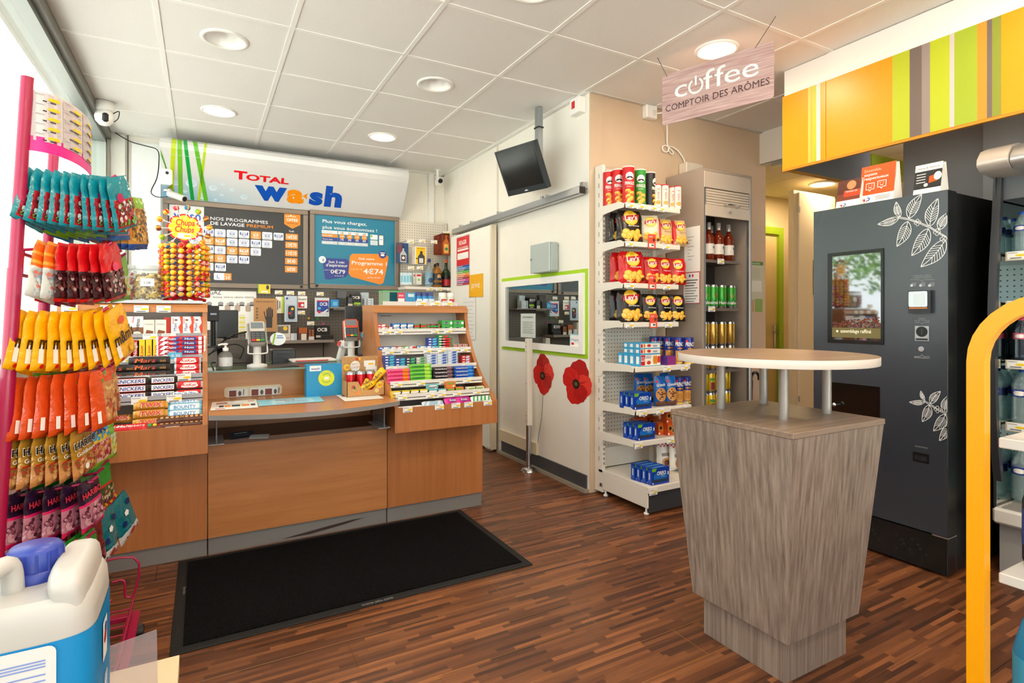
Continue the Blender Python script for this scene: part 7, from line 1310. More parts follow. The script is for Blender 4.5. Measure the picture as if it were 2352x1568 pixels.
# ---- crisp bags (standing)
def crisp(key, w, h, t, base, lower, kind):
    ch, ch2 = C('#e9ac2f', .35), C('#f5cb5a', .35)
    def pf(b, f):
        cy = h * .76; b.pd(f, 0, cy, w * .27, C('#f4c21f', .3), w * .25, .0028, 20); b.pd(f, 0, cy - w * .01, w * .235, C('#f9dd6a', .3), w * .2, .0034, 20); b.pq(f, [(-w * .31, cy - w * .12), (w * .27, cy - w * .05), (w * .31, cy + w * .12), (-w * .27, cy + w * .05)], C('#cf1a20', .3), .0040); b.txt(f, "Lay's", 0, cy - w * .075, w * .15, wht, 'c', w * .46, .07, .0052, .12, .1)
        for i, (x, y, s_) in enumerate(((-.2, .3, 1.1), (.0, .24, 1.2), (.2, .3, 1.), (-.1, .16, 1.2), (.14, .14, 1.1), (-.28, .18, .9), (.3, .18, .8))): b.pd(f, x * w, y * h, w * .13 * s_, ch, w * .1 * s_, .003 + .0005 * i, 12, .5 * i); b.pd(f, x * w - .004, y * h + .004, w * .09 * s_, ch2, w * .06 * s_, .0036 + .0005 * i, 12, .5 * i)
        if kind != 'ridge': b.txt(f, 'Barbecue' if kind == 'bbq' else 'Nature', w * .08, h * .48, h * .05, wht, 'c', w * .4, 0, .004, .3)
        else: b.txt(f, 'Paysanne', w * .1, h * .48, h * .05, C('#4a3a2a', .4), 'c', w * .42, 0, .004, .1); b.pr(f, -w * .5, h * .02, -w * .3, h * .98, C('#d2202a', .3), .002, 4)
        b.pd(f, w * .34, h * .12, w * .07, C('#5a1f1a', .4), h=.006); b.pr(f, -w * .25, h * .045, -w * .1, h * .07, wht, .0035)
    kit = bag(key, w, h, t, lambda u, v, r: lower if (v < .04) else base, pf, 10, 12, .08)
    return kit
bk, rd_, kf, cr_ = C('#1d1a1b', .2), C('#c9141c', .2), C('#d9b98a', .35), C('#e6dcc0', .25)
KB = {'bbqL': crisp('black_crisp_bag_large', .195, .203, .055, bk, C('#3a2a22', .3), 'bbq'), 'bbqM': crisp('black_crisp_bag', .13, .18, .045, bk, C('#3a2a22', .3), 'bbq'), 'natL': crisp('red_crisp_bag_large', .195, .203, .055, rd_, rd_, 'nat'), 'natM': crisp('red_crisp_bag', .13, .178, .045, rd_, rd_, 'nat'), 'rid': crisp('kraft_crisp_bag', .125, .175, .05, kf, kf, 'ridge'), 'crm': crisp('cream_crisp_bag', .135, .185, .05, cr_, rd_, 'nat')}
CL = [(1, 'bbqL', 290, 2.83, -.35, 'large black crisp bag behind, upper crisp shelf'), (1, 'bbqL', 352, 2.74, -.3, 'large black crisp bag in front, upper crisp shelf'), (1, 'natM', 430, 2.83, -.35, 'red crisp bag half hidden behind the cream one'), (1, 'crm', 527, 2.73, -.5, 'cream and red crisp bag on the upper crisp shelf'), (1, 'rid', 655, 2.74, -.3, 'kraft crisp bag, left of two, upper crisp shelf'), (1, 'rid', 775, 2.735, -.25, 'kraft crisp bag, right of two, upper crisp shelf'),
      (2, 'natL', 302, 2.82, -.35, 'large red crisp bag behind, middle crisp shelf'), (2, 'natL', 368, 2.745, -.3, 'large red crisp bag in front, middle crisp shelf'), (2, 'natM', 540, 2.745, -.4, 'red crisp bag right of the large one, middle shelf'), (2, 'natM', 650, 2.75, -.35, 'red crisp bag, third from left, middle crisp shelf'), (2, 'natM', 762, 2.745, -.5, 'red crisp bag at the right end, middle crisp shelf'),
      (3, 'bbqL', 295, 2.82, -.35, 'large black crisp bag behind, lower crisp shelf'), (3, 'bbqL', 355, 2.745, -.3, 'large black crisp bag in front, lower crisp shelf'), (3, 'bbqM', 525, 2.745, -.4, 'black crisp bag right of the large one, lower shelf'), (3, 'bbqM', 650, 2.75, -.3, 'black crisp bag, third from left, lower crisp shelf'), (3, 'bbqM', 760, 2.745, -.4, 'black crisp bag at the right end, lower crisp shelf')]
HB = {'bbqL': .203, 'bbqM': .18, 'natL': .203, 'natM': .178, 'rid': .175, 'crm': .185}
for s_, kd, u, Y, rz, lab in CL:
    inst('crisp_bag', KB[kd], lab, 'crisp bag', (gx(u, Y), Y, SHZ[s_][0] + HB[kd] + .004), (-.06, RND.uniform(-.03, .03), rz + .12), 'crisp bags on the gondola')
# ---- biscuits
def lulu(b, f): w, h = .165, .075; b.pr(f, -w / 2 + .004, .004, w / 2 - .002, h - .004, C('#f3ead8', .4)); b.pr(f, -w / 2 + .004, .006, -w / 2 + .036, h - .006, red, .001); b.txt(f, 'LU', -w / 2 + .02, .03, .03, wht, 'c', .026, .03, .0016); b.txt(f, 'LULU', -.022, .05, .018, blu, 'c', .05, .03, .0014); b.pd(f, -.015, .022, .016, C('#c93a3a', .4), .012, .0014); b.pd(f, .03, .038, .01, C('#d98a2a', .4), .028, .0014); b.pd(f, .045, .038, .01, C('#d98a2a', .4), .028, .0016); b.pr(f, .056, .02, .08, .06, C('#d83a2a', .4), .0014)
def mini(b, f): w, h = .165, .033; b.pr(f, -w / 2 + .003, .003, w / 2 - .003, h - .003, C('#f0e9de', .4)); b.pr(f, -w / 2 + .005, .006, -w / 2 + .02, h - .006, red, .001); b.pd(f, -.05, .017, .007, C('#d98a2a', .4), .013, .0014); b.pd(f, -.012, .017, .016, C('#c93a3a', .4), .009, .0014); b.txt(f, 'mini', .038, .009, .015, blu, 'c', .035, .03, .0014)
def endl(b, w, h, d): f = left(-w / 2, d, 0); b.pr(f, d * .2, h * .2, d * .75, h * .8, wht, .0008)
def lub(key, h, pf):
    if key in _kit: return _kit[key]
    b = MB(); b.box(-.0825, 0, 0, .0825, .046, h, C('#35a8dc', .4)); pf(b, front(0, 0, 0)); endl(b, .165, h, .046); _kit[key] = [(key, b.mesh(key), [])]; return _kit[key]
z = SHZ[4][0] + .001; xw = gx(492, 2.60, c3); G = 'light blue biscuit boxes'
for i in range(4): inst('biscuit_box', lub('tall_biscuit_box', .075, lulu), 'light blue strawberry biscuit box, %s from the front, bottom layer' % ORD[i], 'biscuit box', (xw - .004 * i, 2.60 + .05 * i, z), .0, G)
for k in range(2):
    for i in range(3): inst('biscuit_box', lub('flat_biscuit_box', .033, mini), 'flat light blue mini biscuit box, %s layer, %s from front' % (('second', 'top')[k], ORD[i]), 'biscuit box', (xw - .004 * i, 2.602 + .05 * i, z + .076 + .034 * k), .0, G)
def prince(b, f): b.pr(f, -.03, .015, .03, .085, C('#c98a3a', .4), .0004, 6); b.pd(f, 0, .05, .026, C('#e0a24a', .4), .03, .0012, 16); b.pd(f, 0, .05, .02, C('#c07f30', .4), .024, .0018, 16); b.txt(f, 'PRINCE', 0, .115, .026, wht, 'c', .062, .05, .0012, .1); b.pd(f, -.022, .148, .008, red, h=.0012); b.pr(f, -.04, .003, .04, .012, yel, .0006, 6); b.pd(f, .005, .1, .022, gold, .005, .0014)
PR = ptube('biscuit_roll', .032, .17, C('#1c2f8c', .25), C('#1c2f8c', .3), prince)
for i, (u, Y) in enumerate(((520, 2.83), (570, 2.82), (630, 2.74), (708, 2.66), (788, 2.605))): inst('biscuit_roll', PR, 'navy round biscuit roll, %s from left, fifth gondola shelf' % ORD[i], 'biscuit roll', (gx(u, Y, c3), Y, z), -.4, 'navy biscuit rolls')
for i in range(6): inst('chocolate_tablet', packbox('purple_tablet', .075, .009, .06, C('#6a3a9a', .35), lambda b, f: b.pr(f, -.03, .001, .03, .004, C('#d8304a', .4))), 'purple chocolate tablet, %s' % ('lowest in the stack' if i == 0 else ORD[i] + ' up in the stack' if i < 5 else 'topmost of the stack'), 'chocolate', (gx(650, 2.6, c3), 2.595, z + .0095 * i), 0, 'purple tablets')
def oreo(b, f):
    b.pd(f, .0, .045, .055, C('#1f6fc8', .3), .03, .0006, 24); b.pp(f, [(-.069, .097), (-.069, .078), (-.04, .078), (-.03, .097)], C('#6fb52a', .4), .001); b.txt(f, 'OREO', .006, .055, .022, wht, 'c', .072, .05, .0016, .08); b.txt(f, 'ORIGINAL', .02, .044, .006, wht, 'c', .03, 0, .0014)
    for i in range(6): b.pd(f, -.052 + .0195 * i, .022, .0098, C('#20242c', .5), h=.0014, n=16); b.pd(f, -.052 + .0195 * i, .022, .006, C('#3a3f48', .5), h=.0018, n=12)
    b.pr(f, -.064, .004, -.057, .014, wht, .001); b.pr(f, .056, .05, .064, .07, wht, .001)
def oreob():
    if 'oreo_box' in _kit: return _kit['oreo_box']
    b = MB(); b.box(-.07, 0, 0, .07, .036, .098, C('#0d3da8', .3)); oreo(b, front(0, 0, 0)); ft = topf(-.07, 0, .098); b.pr(ft, .02, .008, .12, .028, C('#3f8fd8', .35)); fl = left(-.07, .036, 0); b.pr(fl, .004, .012, .03, .086, C('#2a5cc0', .35)); b.pr(fl, .012, .03, .022, .07, C('#cfd8ea', .4), .001); _kit['oreo_box'] = [('oreo_box', b.mesh('sandwich_biscuit_box'), [])]; return _kit['oreo_box']
G = 'dark blue sandwich biscuit boxes'
for s_, u, Y, nn in ((5, 432, 2.59, 3), (6, 460, 2.60, 3)):
    for i in range(nn): inst('biscuit_box', oreob(), 'dark blue sandwich biscuit box, %s from front, %s gondola shelf' % (ORD[i], ('sixth', 'seventh')[s_ - 5]), 'biscuit box', (gx(u, Y, c3) - .006 * i, Y + .042 * i, SHZ[s_][0] + .001), .0, G)
for i in range(4): inst('biscuit_box', oreob(), 'dark blue sandwich biscuit box, %s from front, base shelf' % ORD[i], 'biscuit box', (gx(570, 2.485, c3) - .006 * i, 2.485 + .042 * i, .166), .0, G)
def gran(b, f): b.pd(f, 0, .075, .036, C('#c98a3f', .4), .042, .003, 20); [b.pd(f, .024 * math.cos(i * 1.3) * (i % 3) / 2, .075 + .03 * math.sin(i * 1.3) * (i % 3) / 2, .0055, C('#4a2414', .5), h=.0042, n=8) for i in range(1, 14)]; b.pr(f, -.036, .005, .036, .032, C('#6a3f22', .4), .003, 4); b.txt(f, 'Granola', .0, .128, .018, wht, 'c', .06, .03, .004, .1, .08); b.pr(f, -.034, .15, -.02, .163, red, .003)
GR = bag('cookie_pack', .085, .19, .055, lambda u, v, r: C('#1a62b5', .2), gran, 8, 12, .1)
z6 = SHZ[5][0] + .19
for i, (u, Y) in enumerate(((405, 2.80), (470, 2.78), (560, 2.63), (645, 2.62), (600, 2.75))): inst('cookie_pack', GR, 'blue cookie pouch, %s, sixth gondola shelf' % ('far left at the back', 'second at the back', 'left of the front two', 'right of the front two', 'between the front two, behind')[i], 'cookie pack', (gx(u, Y, c3), Y, z6), (0, 0, -.25), 'blue cookie pouches')
for i, (u, Y) in enumerate(((708, 2.64), (768, 2.65))): inst('biscuit_roll', PR, 'navy round biscuit roll, %s on the sixth gondola shelf' % ('left' if i == 0 else 'right'), 'biscuit roll', (gx(u, Y, c3), Y, SHZ[5][0] + .001), -.4, 'navy biscuit rolls')
def spr(b, f): b.pd(f, .01, .03, .022, C('#c98a3a', .4), h=.001); b.pd(f, .01, .03, .013, C('#3a1d10', .4), h=.0016); b.pd(f, -.022, .045, .02, C('#c98a3a', .4), h=.0012); b.pd(f, -.022, .045, .012, C('#3a1d10', .4), h=.0018); b.pr(f, -.04, .004, -.028, .016, wht, .001)
OB = packbox('orange_biscuit_box', .085, .075, .05, C('#d8551c', .35), spr, C('#c94a18', .35), C('#e8732a', .35))
for i, (u, Y, zz) in enumerate(((592, 2.66, 0), (665, 2.62, 0), (600, 2.72, 0), (655, 2.64, .076), (430, 2.84, 0), (520, 2.84, 0), (470, 2.84, .076))): inst('biscuit_box', OB, 'orange chocolate biscuit box, %s, seventh gondola shelf' % ('left front', 'right front', 'middle back', 'on top at the right', 'far left behind', 'second behind', 'on top behind')[i], 'biscuit box', (gx(u, Y, c3), Y, SHZ[6][0] + .001 + zz), 0, 'orange biscuit boxes')
GH = C('#f0ede6', .35)
def ging(b, f): [b.pr(f, -.05 + i * .0125, .15 + j * .012, -.05 + i * .0125 + .0115, .15 + j * .012 + .011, C('#c8242c', .35) if (i + j) % 2 else GH, .002) for i in range(8) for j in range(4)]; b.pd(f, 0, .05, .03, C('#c98a4a', .4), h=.003); b.pd(f, .0, .05, .018, C('#5a3018', .4), h=.0038); b.pr(f, -.03, .09, .03, .11, C('#9a8f86', .4), .003)
GB = bag('cookie_pouch', .11, .2, .06, lambda u, v, r: GH, ging, 8, 12, .1)
for i, (u, Y) in enumerate(((590, 2.72), (690, 2.66), (760, 2.6))): inst('cookie_pouch', GB, 'white cookie pouch with red gingham top, %s on the base shelf' % ('left', 'middle', 'right')[i], 'cookie pack', (gx(u, Y, c3), Y, .367), (-.05, 0, -.2), 'gingham cookie pouches')
# ================================================================ tall drinks cabinet
cab = thing('drinks_cabinet', 'tall taupe cabinet with a roller shutter pushed up over drinks', 'cabinet'); CBM = C('#a5978a', .45, noise=.02); CBI = C('#4a423c', .55)
CX0, CX1, CY0, CY1, CZ = 2.92, 3.42, 2.64, 2.965, 2.165
for x in (CX0, CX1 - .018): b = MB(); b.box(x, CY0, 0, x + .018, CY1, CZ, CBM); b.obj('side_panel', cab)
b = MB(); b.box(CX0 + .018, CY0, CZ - .018, CX1 - .018, CY1, CZ, CBM); b.obj('top_panel', cab)
b = MB(); b.box(CX0 + .018, CY1 - .012, .05, CX1 - .018, CY1, CZ - .018, CBI); b.obj('back_panel', cab)
b = MB(); b.box(CX0 + .018, CY0 - .004, 2.035, CX1 - .018, CY0 + .01, CZ - .02, C('#c0b3a4', .45), .002); b.obj('upper_front', cab)
SLM = C('#cdbfae', .4)
for i in range(6): b = MB(); b.box(CX0 + .025, CY0, 1.925 + i * .018, CX1 - .025, CY0 + .008, 1.941 + i * .018, SLM, .003); b.obj('shutter_slat', cab)
b = MB(); b.box(CX0 + .025, CY0 - .003, 1.845, CX1 - .025, CY0 + .008, 1.923, SLM, .003); sl = b.obj('shutter_bottom', cab)
b = MB(); b.tube([(3.13, CY0 - .004, 1.925), (3.13, CY0 - .035, 1.93), (3.25, CY0 - .035, 1.93), (3.25, CY0 - .004, 1.925)], .006, STEEL); b.obj('handle', sl); b = MB(); b.cyl((3.19, CY0 - .004, 1.885), (3.19, CY0 - .014, 1.885), .01, STEEL, n=12); b.obj('lock', sl)
for x in (CX0 + .018, CX1 - .034): b = MB(); b.box(x, CY0 - .002, .1, x + .016, CY0 + .016, 2.035, ALU); b.obj('shutter_track', cab)
CSH = [1.555, 1.225, .80, .50, .2]
for z in CSH: b = MB(); b.box(CX0 + .02, CY0 + .02, z - .02, CX1 - .1, CY1 - .012, z, C('#6b6058', .5)); b.obj('shelf', cab)
price(cab, xu(1655, 2.655), 2.652, 1.528, s=1.2); price(cab, xu(1634, 2.655), 2.652, 1.2, s=1.2)
ROSE = bottle('rose_bottle', BP(.036, .16, .25, .013), glass('rose_glass', '#d9783f', 1., .03, ('#a8401a', .3)), C('#c9c3c0', .3, .5), (.0145, .215, .265), [(.0366, .045, .115, C('#e8e3da', .45), lambda l, f: (l.pr(f, -.02, .06, .01, .075, C('#a9b09a', .5)), l.pd(f, .008, .09, .01, C('#5a7a9a', .5))))])
for i, (u, Y) in enumerate(((1628, 2.72), (1650.5, 2.71), (1673.5, 2.72), (1634, 2.82))): inst('wine_bottle', ROSE, 'rosé wine bottle in the taupe cabinet, %s' % ('left', 'middle', 'right', 'behind the left one')[i], 'bottle', (xu(u, Y), Y, CSH[0]), 0, 'rosé bottles')
def hk(b, f): b.pr(f, -.03, .02, .03, .056, C('#2a8a2f', .3), .0003, 6); b.txt(f, 'Heineken', .0, .028, .022, wht, 'c', .105, .03, .0008); b.pd(f, .005, .09, .016, red, h=.0012, n=5, rot=PI / 2); 
HK = can('green_beer_can', .0315, .162, C('#3fa33a', .22, .3), hk)
for i, (u, Y) in enumerate(((1620, 2.70), (1638, 2.69), (1657.5, 2.695), (1679.5, 2.70))): inst('beer_can', HK, 'tall green beer can with red star, %s from left' % ORD[i], 'can', (xu(u, Y), Y, CSH[1]), (-.9, -.35, .3, -.9)[i], 'green beer cans')
GC = can('gold_beer_can', .0315, .165, C('#c9a04a', .22, .6), lambda b, f: (b.txt(f, '8.6', .01, .05, .03, C('#8a6a2a', .35), 'l', .05, .02, .0008, 0, PI / 2),))
for k in range(2):
    for i, (u, Y) in enumerate(((1619, 2.70), (1637.5, 2.69), (1658, 2.695), (1677, 2.70))): inst('beer_can', GC, 'gold beer can, %s layer, %s from left' % (('lower', 'upper')[k], ORD[i]), 'can', (xu(u, Y), Y, CSH[2] + .001 + .166 * k), .5 * i, 'gold beer cans')
YC = can('yellow_soda_can', .029, .145, C('#d9b32a', .22, .4), lambda b, f: (b.pr(f, -.02, .02, .02, .07, C('#7a2a2a', .35), .0004, 5), b.pr(f, -.025, .08, .025, .1, C('#5a9a3a', .35), .0004, 5)))
for k in range(2):
    for i, (u, Y) in enumerate(((1616, 2.70), (1632, 2.69), (1648, 2.695), (1668, 2.71))): inst('soda_can', YC, 'yellow soda can, %s layer, %s from left' % (('lower', 'upper')[k], ORD[i]), 'can', (xu(u, Y), Y, CSH[3] + .001 + .146 * k), .9 * i - 1, 'yellow soda cans')
f, g = left(CX0, 0, 0), onp((CX0, 0, 0), (0, -1, 0), (0, 0, 1))
(x0, z1), (x1, z0) = g(1572, 524), g(1608, 624); b = MB(); b.prism([(x0, z0), (x1, z0), (x1, z1), (x0, z1)], lambda x, y, h: f(x, y, h + .001), .0008, PAPER); [b.pr(f, x0 + .03, z1 - .07 - i * .022, x1 - .05 - .02 * (i % 3), z1 - .066 - i * .022, C('#a5a5a8', .6), .0016) for i in range(8)]; tag(b.obj('letter'), 'plain white printed letter on the cabinet side', 'paper')
(x0, z1), (x1, z0) = g(1569, 626), g(1608.5, 697); ff = lambda x, y, h: f(x, y, h + .002); b = MB(); b.prism([(x0, z0), (x1, z0), (x1, z1), (x0, z1)], ff, .0008, C('#b53a44', .5)); b.pr(ff, x0 + .006, z0 + .006, x1 - .006, z1 - .006, wht, .0006); [b.pr(ff, x0 + .02, z1 - .06 - i * .018, x1 - .02 - .015 * (i % 3), z1 - .054 - i * .018, INK if i < 3 else C('#8a8a90', .6), .0012) for i in range(11)]; xm = (x0 + x1) / 2; b.pr(ff, xm - .02, z1 - .035, xm - .007, z1 - .018, blu, .0012); b.pr(ff, xm + .007, z1 - .035, xm + .02, z1 - .018, red, .0012); tag(b.obj('legal_notice'), 'red bordered legal notice under the white letter', 'notice')
# wall things above and beside the cabinet
t = thing('wall_socket_box', 'white surface socket high on the tan wall', 'socket'); b = MB(); b.box(2.70, 2.93, 2.555, 2.80, 2.98, 2.645, wht, .006); b.obj('housing', t); b = MB(); b.prr(front(2.70, 2.93, 2.555), .055, .02, .09, .06, .004, C('#e2e0da', .4), .001); b.obj('outlet', t)
b = MB(); b.tube([(2.785, 2.925, 2.59), (2.84, 2.90, 2.59), (2.89, 2.93, 2.52), (2.92, 2.96, 2.42), (2.94, 2.965, 2.375), (2.92, 2.965, 2.35), (2.885, 2.965, 2.355), (2.88, 2.965, 2.38), (2.91, 2.965, 2.395), (2.96, 2.965, 2.375), (2.985, 2.965, 2.355), (2.97, 2.965, 2.34), (2.935, 2.965, 2.37), (2.96, 2.965, 2.395), (3.03, 2.965, 2.375), (3.09, 2.965, 2.32), (3.1, 2.965, 2.28)], .005, wht, 8); tag(b.obj('white_cable'), 'white looped cable between the socket and the junction box', 'cable')
b = MB(); b.box(3.05, 2.90, 2.166, 3.22, 2.978, 2.285, C('#d9cfc0', .5), .006); tag(b.obj('junction_box'), 'beige junction box on top of the drinks cabinet', 'box')
(p0, p1) = aty(1712, 599, YP), aty(1752, 716, YP); f = front(p0.x, YP, p1.z); w, h = p1.x - p0.x, p0.z - p1.z; b = MB(); b.prism([(0, 0), (w, 0), (w, h), (0, h)], lambda x, y, hh: f(x, y, hh + .003), .003, C('#c9cdb8', .4)); b.pr(f, 0, h * .93, w, h, C('#4f8a3a', .4), .0036); b.txt(f, 'EVACUATION', w * .55, h * .945, h * .035, wht, 'c', w * .5, .01, .0045); b.pr(f, w * .3, h * .4, w * .9, h * .62, C('#e3e6da', .4), .0036); b.pr(f, w * .03, 0, w * .48, h * .24, C('#c99a7a', .4), .0036); b.pr(f, w * .52, 0, w * .97, h * .26, C('#8fae5a', .4), .0036); [b.pr(f, w * .25, h * (.68 + .035 * i), w * .8, h * (.685 + .035 * i), C('#8a9080', .5), .0036) for i in range(6)]; tag(b.obj('evacuation_plan'), 'green headed evacuation plan on the tan wall', 'poster')
t = thing('walking_cane', 'black curved cane handle showing behind the round table', 'cane'); b = MB(); b.tube([(3.55, 2.75, 0), (3.555, 2.75, .55)] + [(3.60 + .045 * math.cos(a), 2.75, .70 + .05 * math.sin(a)) for a in [3.6 - i * .42 for i in range(10)]], .011, C('#1c1a1a', .3), 8); b.obj('shaft', t)
# ================================================================ round bar table on a tapered block
TWD = wood('greige_laminate', '#a8988c', '#66574e', 'Z', 20, .42, 42, .95); TWT = wood('pale_oak_top', '#b79b85', '#8c705c', 'X', 22, .3, 12, .8); TWX = wood('greige_laminate_flat', '#9c8878', '#6f5d50', 'X', 20, .4, 30, .9)
TXC, TYC = 1.79, 1.295
tb = thing('bar_table', 'round bar table on a tapered grey-brown wooden block', 'table')
b = MB(); b.box(TXC - .165, TYC - .165, 0, TXC + .165, TYC + .165, .145, TWD); b.obj('plinth', tb)
lo, hi, zl, zh = .193, .247, .145, .803; b = MB(); v = [(TXC + sx * r, TYC + sy * r, z) for z, r in ((zl, lo), (zh, hi)) for sx, sy in ((-1, -1), (1, -1), (1, 1), (-1, 1))]; b.add(v, [(0, 1, 5, 4), (1, 2, 6, 5), (2, 3, 7, 6), (3, 0, 4, 7), (3, 2, 1, 0), (4, 5, 6, 7)], TWD); b.obj('tapered_body', tb)
b = MB(); b.box(TXC - .25, TYC - .25, .803, TXC + .25, TYC + .25, .822, TWX, .002); b.obj('body_top', tb)
TCX, TCY = 1.845, 1.335
for sx in (-1, 1):
    for sy in (-1, 1): b = MB(); b.cyl((TCX + sx * .122, TCY + sy * .13, .822), (TCX + sx * .122, TCY + sy * .13, 1.006), .0155, C('#a7a19b', .35, .5), n=18); b.obj('leg', tb)
n = 72; R_ = .335; b = MB(); P = [(TCX + R_ * math.cos(2 * PI * i / n), TCY + R_ * math.sin(2 * PI * i / n)) for i in range(n)]; b.add([(x, y, 1.034) for x, y in P], [tuple(range(n))], TWT); b.add([(x, y, 1.006) for x, y in P], [tuple(reversed(range(n)))], C('#d8cfc6', .5)); b.obj('top', tb)
b = MB(); b.lathe([(R_, 1.006), (R_ + .0008, 1.008), (R_ + .0008, 1.032), (R_, 1.034)], C('#ded5cc', .4), n, (TCX, TCY, 0), caps=False); b.obj('edge_band', tb)
# ================================================================ coffee machine
XM, MY0, MY1, MZ = 2.897, 1.225, 1.848, 1.735
mc_ = thing('coffee_machine', 'tall dark slate vending machine with white leaf drawings', 'vending machine')
m, n_, l_, bs_ = newmat('slate_coating'); bs_.inputs['Base Color'].default_value = lin('#252f3b'); bs_.inputs['Roughness'].default_value = .27; bs_.inputs['Specular IOR Level'].default_value = 1.; SLATE = m
BLK = C('#0e0f10', .3)
b = MB(); b.box(XM + .085, MY0 + .004, .02, 3.62, MY1 - .004, MZ - .004, BLK, .003); b.obj('body', mc_)
b = MB(); b.box(XM, MY0, .185, XM + .08, MY1, MZ, BLK, .002); b.pr(left(XM, MY1, 0), .001, .186, MY1 - MY0 - .001, MZ - .001, SLATE, .0006); door = b.obj('door', mc_)
b = MB(); b.box(XM + .008, MY0 + .004, .012, XM + .085, MY1 - .004, .178, BLK, .002); kick = b.obj('kick_plate', mc_)
b = MB(); b.box(XM - .001, MY0 - .001, .178, XM + .08, MY0 + .06, .184, STEEL); b.obj('chrome_strip', mc_)
b = MB(); fk = left(XM + .008, 0, 0)
for cx_ in (-1.74, -1.58, -1.38):
    for i in range(8):
        for j in range(5): b.pd(fk, cx_ + (i - 3.5) * .017 + (j % 2) * .008, .06 + j * .017, .0045, C('#000000', .8) if (i + j) % 4 else C('#3a3f33', .6), h=.0006, n=8)
tag(b.obj('vent_holes', kick), kind='stuff')
f0 = left(XM - .0008, 0, 0); g = onp((XM - .0008, 0, 0), (0, -1, 0), (0, 0, 1)); k7 = lambda x, y: g(1850 + x / 2.904, 420 + y / 2.904); k8 = lambda x, y: g(1850 + x / 2.347, 900 + y / 2.347)
WL = C('#dfe3e6', .4); EDGEX = -MY0 - .003
def clipx(p): return (min(p[0], EDGEX), p[1])
def leaf(b, base, tip, wd=.28, lw=.003, veins=6):
    B0, T0 = Vector(base), Vector(tip); d = T0 - B0; L = d.length; d.normalize(); p = Vector((-d.y, d.x)); L1 = []; L2 = []
    for i in range(13):
        t_ = i / 12; w = wd * L * (math.sin(PI * t_ ** .8) ** .9) * .5; sw = .06 * L * math.sin(PI * t_); L1.append(B0 + d * L * t_ + p * (w + sw)); L2.append(B0 + d * L * t_ + p * (-w + sw))
    mid = [(a + c_) / 2 for a, c_ in zip(L1, L2)]
    for ln in (L1, L2, mid): b.line(f0, [clipx(q) for q in ln], lw, WL, .0008)
    for i in range(2, 2 + veins):
        k = min(12, i + 2); b.line(f0, [clipx(mid[i]), clipx(L1[k] * .93 + mid[k] * .07)], lw * .8, WL, .0008); b.line(f0, [clipx(mid[i]), clipx(L2[k] * .93 + mid[k] * .07)], lw * .8, WL, .0008)
def cluster(kk, leaves, stem, berries, lw):
    b = MB()
    for bs, tp, wd in leaves: leaf(b, kk(*bs), kk(*tp), wd, lw)
    S = [kk(*p) for p in stem]; b.line(f0, [clipx((x, y + .003)) for x, y in S], lw, WL, .0008); b.line(f0, [clipx((x, y - .003)) for x, y in S], lw, WL, .0008)
    for p in berries:
        x, y = kk(*p)
        for q in range(4): cxx, cyy = x + .008 * math.cos(q * 1.57), y + .009 * math.sin(q * 1.57); b.line(f0, [clipx((cxx + .006 * math.cos(a * .9), cyy + .007 * math.sin(a * .9))) for a in range(8)], lw * .8, WL, .0009)
    b.obj('leaf_drawing', door)
cluster(k7, [((625, 232), (482, 276), .34), ((632, 226), (606, 126), .38), ((684, 256), (610, 424), .42), ((690, 236), (776, 74), .42), ((830, 290), (885, 102), .40), ((820, 304), (708, 486), .42), ((893, 312), (960, 195), .45), ((935, 378), (770, 560), .40)], [(620, 230), (690, 242), (760, 266), (832, 296), (885, 330), (940, 362)], [(748, 264), (878, 328), (922, 372)], .0028)
cluster(k8, [((645, 52), (560, 54), .32), ((642, 44), (622, -6), .36), ((668, 70), (630, 160), .42), ((674, 62), (728, -4), .42), ((755, 120), (690, 210), .42), ((752, 112), (770, 20), .4), ((772, 180), (722, 262), .4)], [(640, 48), (680, 72), (715, 96), (762, 118)], [(712, 94)], .0022)
# screen
(x0, z1), (x1, z0) = k7(152, 462), k7(524, 1070); x0, x1 = k7(152, 700)[0], k7(524, 700)[0]; z1 = (k7(152, 475)[1] + k7(524, 430)[1]) / 2; z0 = (k7(152, 1066)[1] + k7(520, 1078)[1]) / 2
b = MB()
for q in ((x0, z0, x1, z0 + .018), (x0, z1 - .018, x1, z1), (x0, z0 + .018, x0 + .02, z1 - .018), (x1 - .012, z0 + .018, x1, z1 - .018)): b.prism([(q[0], q[1]), (q[2], q[1]), (q[2], q[3]), (q[0], q[3])], lambda x, y, h: f0(x, y, h + .006), .006, C('#0c0d0f', .2))
b.obj('screen_bezel', door)
x0, x1, z0, z1 = x0 + .02, x1 - .012, z0 + .018, z1 - .018; sw, sh_ = x1 - x0, z1 - z0
m, n_, l_, bs_ = newmat('screen_glass'); bs_.inputs['Base Color'].default_value = lin('#14181a'); bs_.inputs['Roughness'].default_value = .03; bs_.inputs['Specular IOR Level'].default_value = 1.; bs_.inputs['Coat Weight'].default_value = 1.; bs_.inputs['Coat IOR'].default_value = 2.8; SCR = m
b = MB(); b.pr(f0, x0, z0, x1, z1, SCR, .0012); sc_o = b.obj('screen', door)
b = MB(); b.pr(f0, x0 + .001, z0 + .012, x1 - .001, z0 + sh_ * .145, EM('#6b6238', .28), .0018); b.txt(f0, 'assemblage raffiné', x0 + sw * .5, z0 + sh_ * .085, .018, EM('#e9e4c8', .5), 'c', sw * .62, .02, .0026); b.pd(f0, x0 + sw * .12, z0 + sh_ * .1, .006, EM('#e9e4c8', .5), h=.0026)
r = random.Random(4)
